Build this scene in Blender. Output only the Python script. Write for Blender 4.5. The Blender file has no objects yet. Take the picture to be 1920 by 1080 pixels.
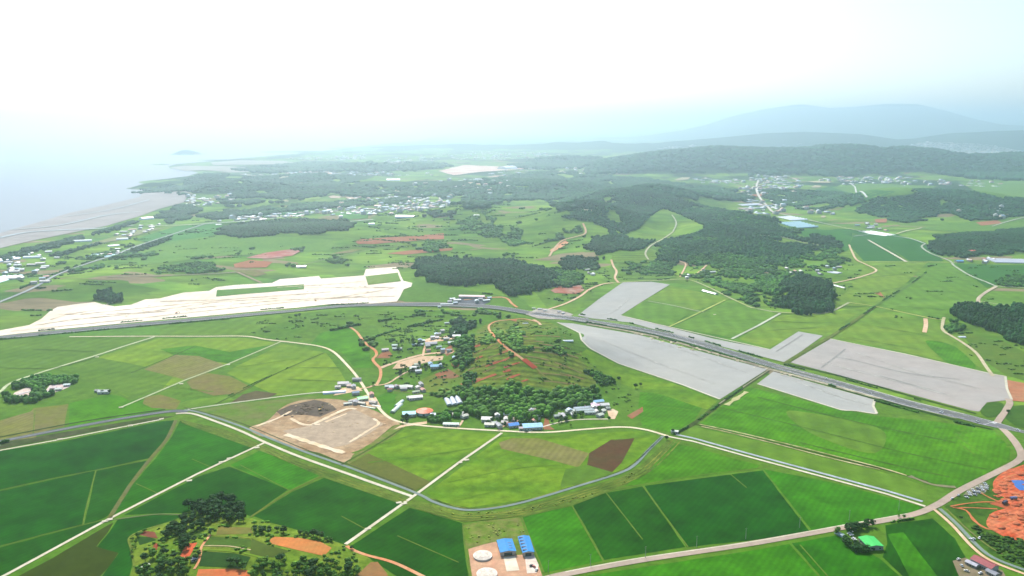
import bpy, bmesh, math, random
import numpy as np
from mathutils import Vector, Matrix
from mathutils.geometry import delaunay_2d_cdt

# ------------------------------------------------------------------ camera
SC = bpy.context.scene
COL = SC.collection
W0, H0 = 1920, 1080
FPX = 1507.0
HORIZON = 235.0
PITCH = math.atan((540 - HORIZON) / FPX)
CAMH = 400.0
cam_d = bpy.data.cameras.new('camera')
cam_d.sensor_width = 36.0
cam_d.lens = 36.0 * FPX / W0
cam_d.clip_start = 1.0
cam_d.clip_end = 250000.0
cam = bpy.data.objects.new('camera', cam_d)
COL.objects.link(cam)
cam.location = (0, 0, CAMH)
cam.rotation_euler = (math.pi / 2 - PITCH, 0, 0)
SC.camera = cam

# ------------------------------------------------------------------ light
SUN_EL, SUN_AZ = 42.0, -14.0          # azimuth measured from +Y (view direction), positive = to the right
sd = bpy.data.lights.new('sun', 'SUN')
sd.energy = 5.0
sd.angle = math.radians(0.6)
sd.color = (1.0, 0.97, 0.91)
sun = bpy.data.objects.new('sun', sd)
COL.objects.link(sun)
el, az = math.radians(SUN_EL), math.radians(SUN_AZ)
sdir = Vector((math.cos(el) * math.sin(az), math.cos(el) * math.cos(az), math.sin(el)))
sun.rotation_euler = sdir.to_track_quat('Z', 'Y').to_euler()
sun.location = (0, 0, 3000)

world = bpy.data.worlds.new('World')
SC.world = world
world.use_nodes = True
nt = world.node_tree
for n in list(nt.nodes): nt.nodes.remove(n)
wo = nt.nodes.new('ShaderNodeOutputWorld')
bg = nt.nodes.new('ShaderNodeBackground')
sky = nt.nodes.new('ShaderNodeTexSky')
sky.sky_type = 'NISHITA'
sky.sun_disc = False
sky.sun_elevation = el
sky.sun_rotation = az
sky.altitude = 300
sky.air_density = 1.0
sky.dust_density = 2.0
sky.ozone_density = 2.5
bg.inputs['Strength'].default_value = 0.14
nt.links.new(sky.outputs[0], bg.inputs['Color'])
nt.links.new(bg.outputs[0], wo.inputs['Surface'])

SC.view_settings.view_transform = 'Standard'
SC.view_settings.look = 'None'
SC.view_settings.gamma = 1
SC.view_settings.exposure = 0.46
SC.render.engine = 'CYCLES'
cy = SC.cycles
cy.use_denoising = True
cy.max_bounces = 5
cy.diffuse_bounces = 2
cy.glossy_bounces = 2
cy.transmission_bounces = 2
cy.volume_bounces = 1
cy.caustics_reflective = False
cy.caustics_refractive = False
cy.sample_clamp_indirect = 5

# ------------------------------------------------------------------ terrain
def fwd(px, D):
    """world x for a picture column at horizontal distance D"""
    return (px - 960) / FPX * (D * math.cos(PITCH) + CAMH * math.sin(PITCH))
def top_z(D, ytop):
    return CAMH - D * math.tan(PITCH + math.atan((ytop - 540) / FPX))
BUMPS = []   # cx, cy, h, rx, ry, rot
def bump(px, D, h, rx, ry, rot=0.0):
    BUMPS.append((fwd(px, D), D, h, rx, ry, math.radians(rot)))
def bump_top(px, D, ytop, rx, ry, rot=0.0):
    bump(px, D, max(5.0, top_z(D, ytop)), rx, ry, rot)
RIDGES = []
def ridge(pts, D, ry, seed, rough=0.08):
    xs = np.array([fwd(p[0], D) for p in pts]); hs = np.array([max(0, top_z(D, p[1])) for p in pts])
    RIDGES.append((xs, hs, D, ry, seed, rough))

# small near hills
bump(450, 700, 9, 150, 110)
bump(560, 650, 6, 120, 90)
bump(985, 1330, 40, 210, 240)
bump(1075, 1420, 12, 190, 190)
bump(780, 1420, 12, 200, 200)
bump(600, 1640, 10, 260, 200)
bump(900, 1130, 7, 160, 90)
bump(1925, 950, 14, 75, 90)
# rolling green hills in the middle distance
bump(880, 2050, 22, 420, 320)
bump(250, 2050, 20, 420, 300)
bump(120, 1950, 12, 300, 250)
bump(560, 2900, 28, 600, 500)
bump(760, 2900, 22, 500, 450)
bump(420, 2300, 18, 500, 300)
bump(1000, 3350, 70, 620, 620)
bump(800, 3500, 30, 600, 500)
bump(1180, 2500, 20, 300, 300)
bump(1110, 2950, 40, 330, 420)
# wooded hills
bump_top(1190, 4000, 360, 480, 720)
bump(1130, 3250, 34, 230, 330)
bump(1250, 3300, 30, 220, 300)
bump(1380, 3350, 34, 260, 360)
bump(1330, 2950, 22, 180, 240)
bump(1290, 4300, 40, 420, 500)
bump_top(1330, 3700, 398, 480, 800, 12)
bump(1440, 3050, 30, 420, 500)
bump(1350, 2700, 26, 330, 400)
bump(1790, 3950, 78, 620, 700)
bump(1640, 4000, 40, 380, 480)
bump(1480, 4700, 36, 500, 500)
bump(1850, 2750, 26, 430, 330)
bump(1870, 1680, 14, 260, 170)
bump(1515, 1880, 10, 140, 130)
bump(545, 3350, 20, 560, 220)
bump_top(390, 5900, 329, 520, 420)
bump_top(290, 5250, 343, 190, 150)
bump_top(330, 5500, 338, 260, 200)
bump(430, 5000, 34, 500, 500)
bump_top(590, 6100, 326, 700, 700)
bump(520, 4900, 30, 700, 500)
bump(740, 5400, 30, 700, 600)
bump_top(720, 7600, 306, 900, 600)
bump_top(900, 7000, 322, 900, 800)
bump_top(1060, 6600, 326, 700, 800)
bump_top(1190, 6300, 338, 500, 700)
bump(960, 5200, 46, 900, 700)
bump_top(1010, 9000, 298, 1200, 500)
bump_top(1110, 8700, 300, 800, 500)
bump_top(560, 8600, 306, 900, 600)
bump_top(352, 11300, 281, 260, 180)
bump(300, 8400, 12, 120, 60)
bump_top(520, 9500, 298, 1100, 250)
bump_top(600, 12500, 285, 1300, 450)
bump_top(800, 14500, 273, 1900, 700)
bump_top(980, 14500, 273, 2300, 1200)
bump_top(1150, 14000, 268, 2300, 1200)
ridge([(1010, 345), (1090, 318), (1120, 306), (1160, 298), (1200, 292), (1250, 286), (1340, 278), (1400, 280), (1450, 281), (1500, 281), (1540, 276), (1600, 275),
       (1650, 280), (1700, 279), (1750, 283), (1800, 290), (1860, 292), (1920, 290), (2050, 292), (2300, 300)], 7500, 900, 3, .05)
ridge([(1120, 300), (1180, 275), (1250, 266), (1350, 258), (1430, 250), (1500, 247), (1600, 251), (1680, 262), (1730, 259), (1780, 250), (1850, 246), (1920, 244), (2050, 243), (2400, 250)], 14000, 1500, 5, .08)
ridge([(760, 290), (950, 262), (1200, 258), (1290, 244), (1340, 232), (1385, 216), (1440, 203), (1490, 196), (1540, 203), (1600, 200), (1650, 195), (1710, 195),
       (1760, 206), (1800, 219), (1850, 232), (1920, 236), (2050, 232), (2300, 240)], 25000, 3600, 9, .16)

def vnoise(x, y, seed):
    xi = np.floor(x).astype(np.int64); yi = np.floor(y).astype(np.int64)
    fx = x - xi; fy = y - yi
    fx = fx * fx * (3 - 2 * fx); fy = fy * fy * (3 - 2 * fy)
    def hsh(a, b):
        n = (a * 374761393 + b * 668265263 + seed * 974634777) & 0x7fffffff
        n = ((n ^ (n >> 13)) * 1274126177) & 0x7fffffff
        return ((n ^ (n >> 16)) & 0xffff) / 65535.0
    return (hsh(xi, yi) * (1 - fx) + hsh(xi + 1, yi) * fx) * (1 - fy) + (hsh(xi, yi + 1) * (1 - fx) + hsh(xi + 1, yi + 1) * fx) * fy

def hgt(x, y):
    x = np.asarray(x, dtype=np.float64); y = np.asarray(y, dtype=np.float64)
    z = np.zeros(np.broadcast(x, y).shape)
    for cx, cyy, h, rx, ry, rot in BUMPS:
        dx = x - cx; dy = y - cyy
        if rot:
            c, s = math.cos(rot), math.sin(rot)
            dx, dy = dx * c + dy * s, -dx * s + dy * c
        q = 1 - (dx / rx) ** 2 - (dy / ry) ** 2
        z = z + h * np.where(q > 0, q, 0) ** 2
    rough = 0.75 + 0.5 * vnoise(x / 260.0, y / 260.0, 1)
    z = z * rough
    for xs, hs, D, ry, seed, rg in RIDGES:
        crest = np.interp(x, xs, hs, left=hs[0], right=hs[-1])
        wob = (vnoise(x / (ry * .9), x * 0, seed) - .5) * ry * .5
        q = 1 - ((y - D - wob * .5) / (ry * (0.8 + .4 * vnoise(x / (ry * .45), y * 0 + 3, seed + 1)))) ** 2
        r = np.where(q > 0, q, 0) ** 1.5
        spur = 1 - rg * 2.2 * (1 - q) * vnoise(x / (ry * .28), y / (ry * .8), seed + 2)
        z = np.maximum(z, crest * r * spur)
    return z

CP, SP = math.cos(PITCH), math.sin(PITCH)
TS = np.concatenate([np.geomspace(500, 90000, 900)])
def world_pts(pts, zoff=0.0):
    """rays of the photo's columns/rows met with the terrain: gives the real ground positions"""
    out = np.zeros((len(pts), 2))
    for a in range(0, len(pts), 400):
        P = np.array(pts[a:a + 400], dtype=np.float64)
        u = (P[:, 0] - 960) / FPX; v = (540 - P[:, 1]) / FPX
        dx = u; dy = CP + v * SP; dz = -SP + v * CP
        dz = np.minimum(dz, -0.0055)
        L = np.sqrt(dx * dx + dy * dy)
        T = TS[None, :] / L[:, None]
        X = dx[:, None] * T; Y = dy[:, None] * T; Z = CAMH + dz[:, None] * T
        under = Z < hgt(X, Y) + zoff
        i = np.where(under.any(1), under.argmax(1), T.shape[1] - 1)
        i = np.maximum(i, 1)
        k = np.arange(len(P))
        lo = T[k, i - 1]; hi = T[k, i]
        for _ in range(18):
            m = (lo + hi) / 2
            b = CAMH + dz * m < hgt(dx * m, dy * m) + zoff
            hi = np.where(b, m, hi); lo = np.where(b, lo, m)
        out[a:a + 400, 0] = dx * hi; out[a:a + 400, 1] = dy * hi
    return out
def wp(px, py):
    p = world_pts([(px, py)])[0]
    return float(p[0]), float(p[1]), float(hgt(p[0], p[1]))

# ------------------------------------------------------------------ materials
K = 0.46
def lin(hexs, k=K):
    hexs = hexs.lstrip('#')
    o = []
    for i in (0, 2, 4):
        c = int(hexs[i:i + 2], 16) / 255.0
        c = c / 12.92 if c <= 0.04045 else ((c + 0.055) / 1.055) ** 2.4
        o.append(c * k)
    if o[1] > o[0] * 1.12 and o[1] > o[2] * 1.3:
        o[2] *= .5
        o[1] *= 1.14
        if o[1] > .14 * k: o[0] *= 1.22          # crops and grass reflect very little blue
    return tuple(o) + (1.0,)
MATS = {}
def new_mat(name):
    m = bpy.data.materials.new(name); m.use_nodes = True
    b = m.node_tree.nodes['Principled BSDF']
    b.inputs['Specular IOR Level'].default_value = 0.15
    b.inputs['Roughness'].default_value = 0.9
    return m, m.node_tree, b
def land(hex1, hex2=None, s=0.012, contrast=0.35, fine=0.12, fs=0.09, rows=0.0, rot=0.0, rw=9.0, k=K, stretch=(1, 1)):
    """soil / crop / grass: two tones broken up by noise, faint rows"""
    key = ('land', hex1, hex2, s, contrast, fine, fs, rows, round(rot, 1), rw, k, stretch)
    if key in MATS: return MATS[key]
    m, t, b = new_mat('land_' + hex1)
    N = t.nodes; L = t.links
    tc = N.new('ShaderNodeTexCoord')
    mp = N.new('ShaderNodeMapping'); mp.inputs['Rotation'].default_value = (0, 0, math.radians(rot)); mp.inputs['Scale'].default_value = (stretch[0], stretch[1], 1)
    L.new(tc.outputs['Object'], mp.inputs[0])
    n1 = N.new('ShaderNodeTexNoise'); n1.inputs['Scale'].default_value = s; n1.inputs['Detail'].default_value = 6; n1.inputs['Roughness'].default_value = .6
    L.new(mp.outputs[0], n1.inputs['Vector'])
    r1 = N.new('ShaderNodeMapRange'); r1.inputs['From Min'].default_value = .5 - contrast / 2; r1.inputs['From Max'].default_value = .5 + contrast / 2
    L.new(n1.outputs['Fac'], r1.inputs['Value'])
    mx = N.new('ShaderNodeMix'); mx.data_type = 'RGBA'
    c1 = lin(hex1, k); c2 = lin(hex2, k) if hex2 else tuple(v * .72 for v in c1[:3]) + (1,)
    mx.inputs['A'].default_value = c1; mx.inputs['B'].default_value = c2
    L.new(r1.outputs[0], mx.inputs['Factor'])
    n2 = N.new('ShaderNodeTexNoise'); n2.inputs['Scale'].default_value = fs; n2.inputs['Detail'].default_value = 5; n2.inputs['Roughness'].default_value = .7
    L.new(tc.outputs['Object'], n2.inputs['Vector'])
    r2 = N.new('ShaderNodeMapRange'); r2.inputs['From Min'].default_value = .3; r2.inputs['From Max'].default_value = .7
    r2.inputs['To Min'].default_value = 1 - fine * 1.6; r2.inputs['To Max'].default_value = 1 + fine * 1.6
    L.new(n2.outputs['Fac'], r2.inputs['Value'])
    val = r2.outputs[0]
    if rows:
        wv = N.new('ShaderNodeTexWave'); wv.wave_type = 'BANDS'; wv.inputs['Scale'].default_value = 0.31 / rw; wv.inputs['Distortion'].default_value = 2.5
        wv.inputs['Detail'].default_value = 3; wv.inputs['Detail Scale'].default_value = .6
        L.new(mp.outputs[0], wv.inputs['Vector'])
        r3 = N.new('ShaderNodeMapRange'); r3.inputs['To Min'].default_value = 1 - rows; r3.inputs['To Max'].default_value = 1 + rows
        L.new(wv.outputs['Fac'], r3.inputs['Value'])
        mu = N.new('ShaderNodeMath'); mu.operation = 'MULTIPLY'
        L.new(r3.outputs[0], mu.inputs[0]); L.new(val, mu.inputs[1]); val = mu.outputs[0]
    hv = N.new('ShaderNodeHueSaturation')
    L.new(mx.outputs['Result'], hv.inputs['Color']); L.new(val, hv.inputs['Value'])
    L.new(hv.outputs[0], b.inputs['Base Color'])
    b.inputs['Roughness'].default_value = 1.0
    b.inputs['Specular IOR Level'].default_value = 0.05
    MATS[key] = m
    return m
def paint(hexs, rough=.55, spec=.3, noise=.12, ns=.6, k=K, metal=0.0):
    key = ('paint', hexs, rough, noise, ns, k)
    if key in MATS: return MATS[key]
    m, t, b = new_mat('surface_' + hexs)
    N = t.nodes; L = t.links
    tc = N.new('ShaderNodeTexCoord'); n = N.new('ShaderNodeTexNoise'); n.inputs['Scale'].default_value = ns; n.inputs['Detail'].default_value = 5
    L.new(tc.outputs['Object'], n.inputs['Vector'])
    r = N.new('ShaderNodeMapRange'); r.inputs['From Min'].default_value = .3; r.inputs['From Max'].default_value = .7; r.inputs['To Min'].default_value = 1 - noise; r.inputs['To Max'].default_value = 1 + noise
    L.new(n.outputs['Fac'], r.inputs['Value'])
    hv = N.new('ShaderNodeHueSaturation'); hv.inputs['Color'].default_value = lin(hexs, k)
    L.new(r.outputs[0], hv.inputs['Value']); L.new(hv.outputs[0], b.inputs['Base Color'])
    b.inputs['Roughness'].default_value = rough; b.inputs['Specular IOR Level'].default_value = spec
    MATS[key] = m
    return m
def foliage(hex1, hex2, k=K * 1.25):
    key = ('fol', hex1, hex2, k)
    if key in MATS: return MATS[key]
    m, t, b = new_mat('foliage_' + hex1)
    N = t.nodes; L = t.links
    ge = N.new('ShaderNodeNewGeometry'); oi = N.new('ShaderNodeObjectInfo')
    ad = N.new('ShaderNodeMath'); ad.operation = 'ADD'; L.new(ge.outputs['Random Per Island'], ad.inputs[0]); L.new(oi.outputs['Random'], ad.inputs[1])
    fr = N.new('ShaderNodeMath'); fr.operation = 'FRACT'; L.new(ad.outputs[0], fr.inputs[0])
    mx = N.new('ShaderNodeMix'); mx.data_type = 'RGBA'; mx.inputs['A'].default_value = lin(hex1, k); mx.inputs['B'].default_value = lin(hex2, k)
    L.new(fr.outputs[0], mx.inputs['Factor'])
    tc = N.new('ShaderNodeTexCoord'); n = N.new('ShaderNodeTexNoise'); n.inputs['Scale'].default_value = .009; n.inputs['Detail'].default_value = 6
    L.new(tc.outputs['Object'], n.inputs['Vector'])
    r = N.new('ShaderNodeMapRange'); r.inputs['From Min'].default_value = .3; r.inputs['From Max'].default_value = .7; r.inputs['To Min'].default_value = .6; r.inputs['To Max'].default_value = 1.5
    L.new(n.outputs['Fac'], r.inputs['Value'])
    wn = N.new('ShaderNodeTexWhiteNoise'); wn.noise_dimensions = '1D'; L.new(fr.outputs[0], wn.inputs['W'])
    r5 = N.new('ShaderNodeMapRange'); r5.inputs['To Min'].default_value = .68; r5.inputs['To Max'].default_value = 1.38; L.new(wn.outputs['Value'], r5.inputs['Value'])
    m5 = N.new('ShaderNodeMath'); m5.operation = 'MULTIPLY'; L.new(r.outputs[0], m5.inputs[0]); L.new(r5.outputs[0], m5.inputs[1])
    hv = N.new('ShaderNodeHueSaturation'); L.new(mx.outputs['Result'], hv.inputs['Color']); L.new(m5.outputs[0], hv.inputs['Value'])
    L.new(hv.outputs[0], b.inputs['Base Color'])
    b.inputs['Roughness'].default_value = .8; b.inputs['Specular IOR Level'].default_value = .1
    MATS[key] = m
    return m

# ------------------------------------------------------------------ object helpers
def tag(o, label=None, cat=None, group=None, kind=None):
    if label: o['label'] = label
    if cat: o['category'] = cat
    if group: o['group'] = group
    if kind: o['kind'] = kind
    return o
def link(name, me, parent=None, mats=()):
    o = bpy.data.objects.new(name, me); COL.objects.link(o)
    for m in mats: me.materials.append(m)
    if parent: o.parent = parent
    return o
def empty(name, loc, rz=0.0):
    o = bpy.data.objects.new(name, None); COL.objects.link(o); o.location = loc; o.rotation_euler = (0, 0, rz); o.empty_display_size = 2
    return o
def np_mesh(name, verts, tris, mids=None, smooth=False):
    me = bpy.data.meshes.new(name)
    nv, nf = len(verts), len(tris)
    me.vertices.add(nv); me.vertices.foreach_set('co', np.ascontiguousarray(verts, dtype=np.float32).ravel())
    k = tris.shape[1]
    me.loops.add(nf * k); me.loops.foreach_set('vertex_index', np.ascontiguousarray(tris, dtype=np.int32).ravel())
    me.polygons.add(nf)
    me.polygons.foreach_set('loop_start', np.arange(0, nf * k, k, dtype=np.int32))
    try: me.polygons.foreach_set('loop_total', np.full(nf, k, dtype=np.int32))
    except Exception: pass
    if mids is not None: me.polygons.foreach_set('material_index', np.asarray(mids, dtype=np.int32))
    me.update(calc_edges=True)
    if smooth: me.polygons.foreach_set('use_smooth', np.ones(nf, dtype=bool))
    return me
def inside(P, X, Y):
    P = np.asarray(P); r = np.zeros(X.shape, dtype=bool)
    n = len(P); j = n - 1
    for i in range(n):
        xi, yi = P[i]; xj, yj = P[j]
        c = ((yi > Y) != (yj > Y)) & (X < (xj - xi) * (Y - yi) / ((yj - yi) if yj != yi else 1e-9) + xi)
        r ^= c; j = i
    return r
def smooth_line(pts, per=6, closed=False):
    out = []
    n = len(pts)
    rng = range(n if closed else n - 1)
    g = (lambda i: pts[i % n]) if closed else (lambda i: pts[min(max(i, 0), n - 1)])
    for i in rng:
        p0, p1, p2, p3 = g(i - 1), g(i), g(i + 1), g(i + 2)
        for s in range(per):
            t = s / per
            out.append(tuple(.5 * ((2 * p1[a]) + (-p0[a] + p2[a]) * t + (2 * p0[a] - 5 * p1[a] + 4 * p2[a] - p3[a]) * t * t + (-p0[a] + 3 * p1[a] - 3 * p2[a] + p3[a]) * t ** 3) for a in (0, 1)))
    if not closed: out.append(tuple(pts[-1]))
    return out
def dense(pts, step=14):
    out = []
    n = len(pts)
    for i in range(n):
        a, b = pts[i], pts[(i + 1) % n]
        k = max(1, int(math.hypot(b[0] - a[0], b[1] - a[1]) / step))
        for s in range(k): out.append((a[0] + (b[0] - a[0]) * s / k, a[1] + (b[1] - a[1]) * s / k))
    return out
def lift_at(x, y, lift):
    d = np.hypot(x, y)
    return lift * np.maximum(1.0, (d / 1100.0) ** 1.5)
STRUCTS = []; PLOTS = []; FARP = []
def sheet(name, label, px, mat, lift=.12, cat='field', smooth=False, jag=0.0, kind='structure', seed=1):
    """a patch of ground lying on the terrain; outline given by where the photo's rays meet the land"""
    STRUCTS.append(1); lift = lift + (len(STRUCTS) % 11) * .005
    if smooth: px = smooth_line(px, 5, True)
    px = dense(px, 12)
    if jag:
        rr = random.Random(seed + int(px[0][0] * 7 + px[0][1]))
        px = [(a + rr.uniform(-jag, jag), b + rr.uniform(-jag, jag) * .45) for a, b in px]
    P = world_pts(px)
    keep = [0]
    for i in range(1, len(P)):
        if np.hypot(*(P[i] - P[keep[-1]])) > .5: keep.append(i)
    if np.hypot(*(P[keep[-1]] - P[0])) < .5: keep.pop()
    P = P[keep]
    if name == 'crop_plot': PLOTS.append(P)
    if cat == 'clearing': FARP.append(P)
    c = P.mean(0)
    dist = np.hypot(*c)
    zz = hgt(P[:, 0], P[:, 1])
    ext = P.max(0) - P.min(0)
    gx, gy = np.meshgrid(np.linspace(P[:, 0].min(), P[:, 0].max(), 9), np.linspace(P[:, 1].min(), P[:, 1].max(), 9))
    hilly = max(zz.max(), hgt(gx, gy).max()) > .3
    inner = np.zeros((0, 2))
    if hilly:
        step = max(9.0, dist / 130.0)
        while ext[0] * ext[1] / step ** 2 > 26000: step *= 1.15
        ax = np.arange(P[:, 0].min() + step / 2, P[:, 0].max(), step); ay = np.arange(P[:, 1].min() + step / 2, P[:, 1].max(), step)
        if len(ax) and len(ay):
            X, Y = np.meshgrid(ax, ay); X = X.ravel(); Y = Y.ravel(); m = inside(P, X, Y)
            inner = np.stack([X[m], Y[m]], 1)
    V = np.concatenate([P, inner]) - c
    n = len(P)
    vs, es, fs, *_ = delaunay_2d_cdt([Vector((float(a), float(b))) for a, b in V], [], [list(range(n))], 1, 0.01)
    if not fs: return None
    VV = np.array([(v[0], v[1]) for v in vs]) + c
    z = hgt(VV[:, 0], VV[:, 1]) + lift_at(VV[:, 0], VV[:, 1], lift)
    F = []
    for f in fs:
        f = list(f)
        if len(f) != 3: continue
        a, b_, c_ = VV[f[0]], VV[f[1]], VV[f[2]]
        if (b_[0] - a[0]) * (c_[1] - a[1]) - (b_[1] - a[1]) * (c_[0] - a[0]) < 0: f.reverse()
        F.append(f)
    me = np_mesh(name, np.column_stack([VV, z]), np.array(F), smooth=True)
    o = link(name, me, None, [mat])
    return tag(o, label, cat, None, kind)
def strip_world(name, label, P, width, mat, lift, cat='road', parent=None, kind='structure', offset=0.0):
    P = np.asarray(P, dtype=np.float64)
    d = np.gradient(P, axis=0); L = np.hypot(d[:, 0], d[:, 1]); L[L == 0] = 1
    nrm = np.column_stack([-d[:, 1] / L, d[:, 0] / L])
    w = np.asarray(width, dtype=np.float64)
    if w.ndim == 0: w = np.full(len(P), float(w))
    A = P + nrm * (offset + w / 2)[:, None]; B = P + nrm * (offset - w / 2)[:, None]
    V = np.empty((len(P) * 2, 3))
    V[0::2, :2] = A; V[1::2, :2] = B
    V[:, 2] = hgt(V[:, 0], V[:, 1]) + lift_at(V[:, 0], V[:, 1], lift)
    i = np.arange(len(P) - 1) * 2
    F = np.column_stack([i, i + 1, i + 3, i + 2])
    me = np_mesh(name, V, F)
    o = link(name, me, parent, [mat])
    if parent is None: tag(o, label, cat, None, kind)
    return o
def resample(P, step):
    P = np.asarray(P); seg = np.hypot(*(P[1:] - P[:-1]).T); s = np.concatenate([[0], np.cumsum(seg)])
    n = max(2, int(s[-1] / step) + 1); t = np.linspace(0, s[-1], n)
    return np.column_stack([np.interp(t, s, P[:, 0]), np.interp(t, s, P[:, 1])])
def line_world(px, smooth=True, step=None):
    if smooth and len(px) > 2: px = smooth_line(px, 8)
    else: px = dense(px, 10)[:-max(1, int(math.hypot(px[-1][0] - px[0][0], px[-1][1] - px[0][1]) / 10))] + [px[-1]]
    P = world_pts(px)
    dist = np.hypot(*P.mean(0))
    return resample(P, step or max(5, dist / 160))
ROADP = []
from mathutils.kdtree import KDTree
KDT = [None, 0]
def clear_of_roads(X, Y, R):
    if KDT[1] != len(ROADP):
        k = KDTree(len(ROADP))
        for i, p in enumerate(ROADP): k.insert((p[0], p[1], 0), i)
        k.balance(); KDT[0] = k; KDT[1] = len(ROADP)
    out = np.ones(len(X), bool)
    for i in range(len(X)):
        co, j, d = KDT[0].find((float(X[i]), float(Y[i]), 0))
        if d is not None and d < ROADP[j][2] / 2 + float(R[i]) + (ROADP[j][1] > 2200) * 7: out[i] = False
    return out
def road(name, label, px, width, mat, lift=.3, cat='road', smooth=True, offset=0.0, wob=0.0, kind='structure'):
    lift = lift + .12
    P = line_world(px, smooth)
    if cat not in ('terrace', 'creek', 'bund'):
        if 1500 < np.hypot(*P.mean(0)) and width < 9 and name == 'road': width = width * 1.35
        ROADP.extend((float(a), float(b), float(width)) for a, b in resample(P, 9))
    w = width
    if wob:
        w = width * (1 + wob * (np.array([random.random() for _ in range(len(P))]) - .5) * 2)
    return strip_world(name, label, P, w, mat, lift, cat, kind=kind, offset=offset)

# blobs used for canopies
def ico(sub, seed, rough):
    bm = bmesh.new(); bmesh.ops.create_icosphere(bm, subdivisions=sub, radius=1)
    r = random.Random(seed)
    for v in bm.verts: v.co *= 1 + r.uniform(-rough, rough)
    V = np.array([v.co[:] for v in bm.verts]); F = np.array([[v.index for v in f.verts] for f in bm.faces]); bm.free()
    return V, F
BL1 = [ico(2, s, .2) for s in range(5)]
BL0 = [ico(1, s, .22) for s in range(5)]
def mass_geo(X, Y, Z, R, Hh, lo=False, seed=0):
    rs = np.random.RandomState(seed)
    base = BL0 if lo else BL1
    which = rs.randint(0, len(base), len(X)); ang = rs.uniform(0, 6.283, len(X))
    VV = []; FF = []; off = 0
    for b in range(len(base)):
        m = which == b; n = int(m.sum())
        if not n: continue
        V, F = base[b]
        c, s = np.cos(ang[m]), np.sin(ang[m])
        x = V[None, :, 0] * R[m][:, None]; y = V[None, :, 1] * R[m][:, None]
        vx = x * c[:, None] - y * s[:, None] + X[m][:, None]
        vy = x * s[:, None] + y * c[:, None] + Y[m][:, None]
        vz = V[None, :, 2] * (Hh[m] * .5)[:, None] + (Z[m] + Hh[m] * .48)[:, None]
        VV.append(np.stack([vx, vy, vz], -1).reshape(-1, 3))
        FF.append((F[None] + (np.arange(n) * len(V))[:, None, None]).reshape(-1, 3) + off)
        off += n * len(V)
    return np.concatenate(VV), np.concatenate(FF)
def mass(name, label, X, Y, R, Hh, mat, cat, lo=False, seed=0, kind='stuff', group=None):
    if len(X) == 0: return None
    V, F = mass_geo(X, Y, hgt(X, Y), R, Hh, lo, seed)
    me = np_mesh(name, V, F, smooth=bool(lo and np.hypot(X.mean(), Y.mean()) > 2600))
    o = link(name, me, None, [mat])
    return tag(o, label, cat, group, kind)
def scatter_poly(P, step, rs, jit=.45, keep=1.0):
    ax = np.arange(P[:, 0].min(), P[:, 0].max(), step); ay = np.arange(P[:, 1].min(), P[:, 1].max(), step)
    X, Y = np.meshgrid(ax, ay); X = X.ravel() + rs.uniform(-jit, jit, X.size) * step; Y = Y.ravel() + rs.uniform(-jit, jit, Y.size) * step
    m = inside(P, X, Y) & (rs.rand(X.size) < keep)
    return X[m], Y[m]
PINE = ('0f4228', '255c38'); MIXED = ('2e6428', '549038'); 
def wood(label, px, th=9.0, step=None, cols=PINE, cat='wood', keep=1.0, holes=(), seed=0, smooth=True, name='woodland', gaps=0.0):
    if smooth: px = smooth_line(px, 4, True)
    P = world_pts(px, zoff=th * .35)
    dist = np.hypot(*P.mean(0))
    if step is None: step = max(5.5, dist / 330.0)
    area = (P[:, 0].max() - P[:, 0].min()) * (P[:, 1].max() - P[:, 1].min())
    while area / step ** 2 > 42000: step *= 1.1
    rs = np.random.RandomState(seed + int(px[0][0]) * 3 + int(px[0][1]))
    A = min(dist * .014, .3 * float(min(P[:, 0].max() - P[:, 0].min(), P[:, 1].max() - P[:, 1].min())))
    E = 1.0 + A * 2 / max(60.0, float(min(P[:, 0].max() - P[:, 0].min(), P[:, 1].max() - P[:, 1].min())))
    c = P.mean(0); big = (P - c) * E + c
    X, Y = scatter_poly(big, step, rs, keep=keep)
    qx = X + (vnoise(X / (A * 1.3), Y / (A * 1.3), 31) - .5) * A * 1.7 + (vnoise(X / (A * .35), Y / (A * .35), 33) - .5) * A * .8
    qy = Y + (vnoise(X / (A * 1.3), Y / (A * 1.3), 57) - .5) * A * 2.6 + (vnoise(X / (A * .35), Y / (A * .35), 58) - .5) * A * 1.0
    m = inside(P, qx, qy)
    if gaps: m &= (vnoise(X / (A * 2.2), Y / (A * 3.2), 91) * .65 + vnoise(X / (A * .6), Y / (A * .8), 92) * .35) < (1 - gaps)
    X, Y = X[m], Y[m]
    for q in FARP:
        m = ~inside(q, X, Y); X, Y = X[m], Y[m]
    for h in holes:
        Hp = world_pts(smooth_line(h, 4, True)); m = ~inside(Hp, X, Y); X, Y = X[m], Y[m]
    lo = dist > 2300
    r = (rs.uniform(.8, 1.05, len(X)) if dist > 3000 else rs.uniform(.6, .98, len(X))) * step * .84
    if len(X):
        ok = clear_of_roads(X, Y, r * .6); X, Y, r = X[ok], Y[ok], r[ok]
    r = r * (1 + .35 * (vnoise(X / 35, Y / 35, 8) - .5)); hh = (rs.uniform(.88, 1.12, len(X)) if dist > 3000 else rs.uniform(.7, 1.3, len(X))) * max(th, step * .8)
    return mass(name, label, X, Y, r, hh, foliage(*cols), cat, lo, seed)
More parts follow.
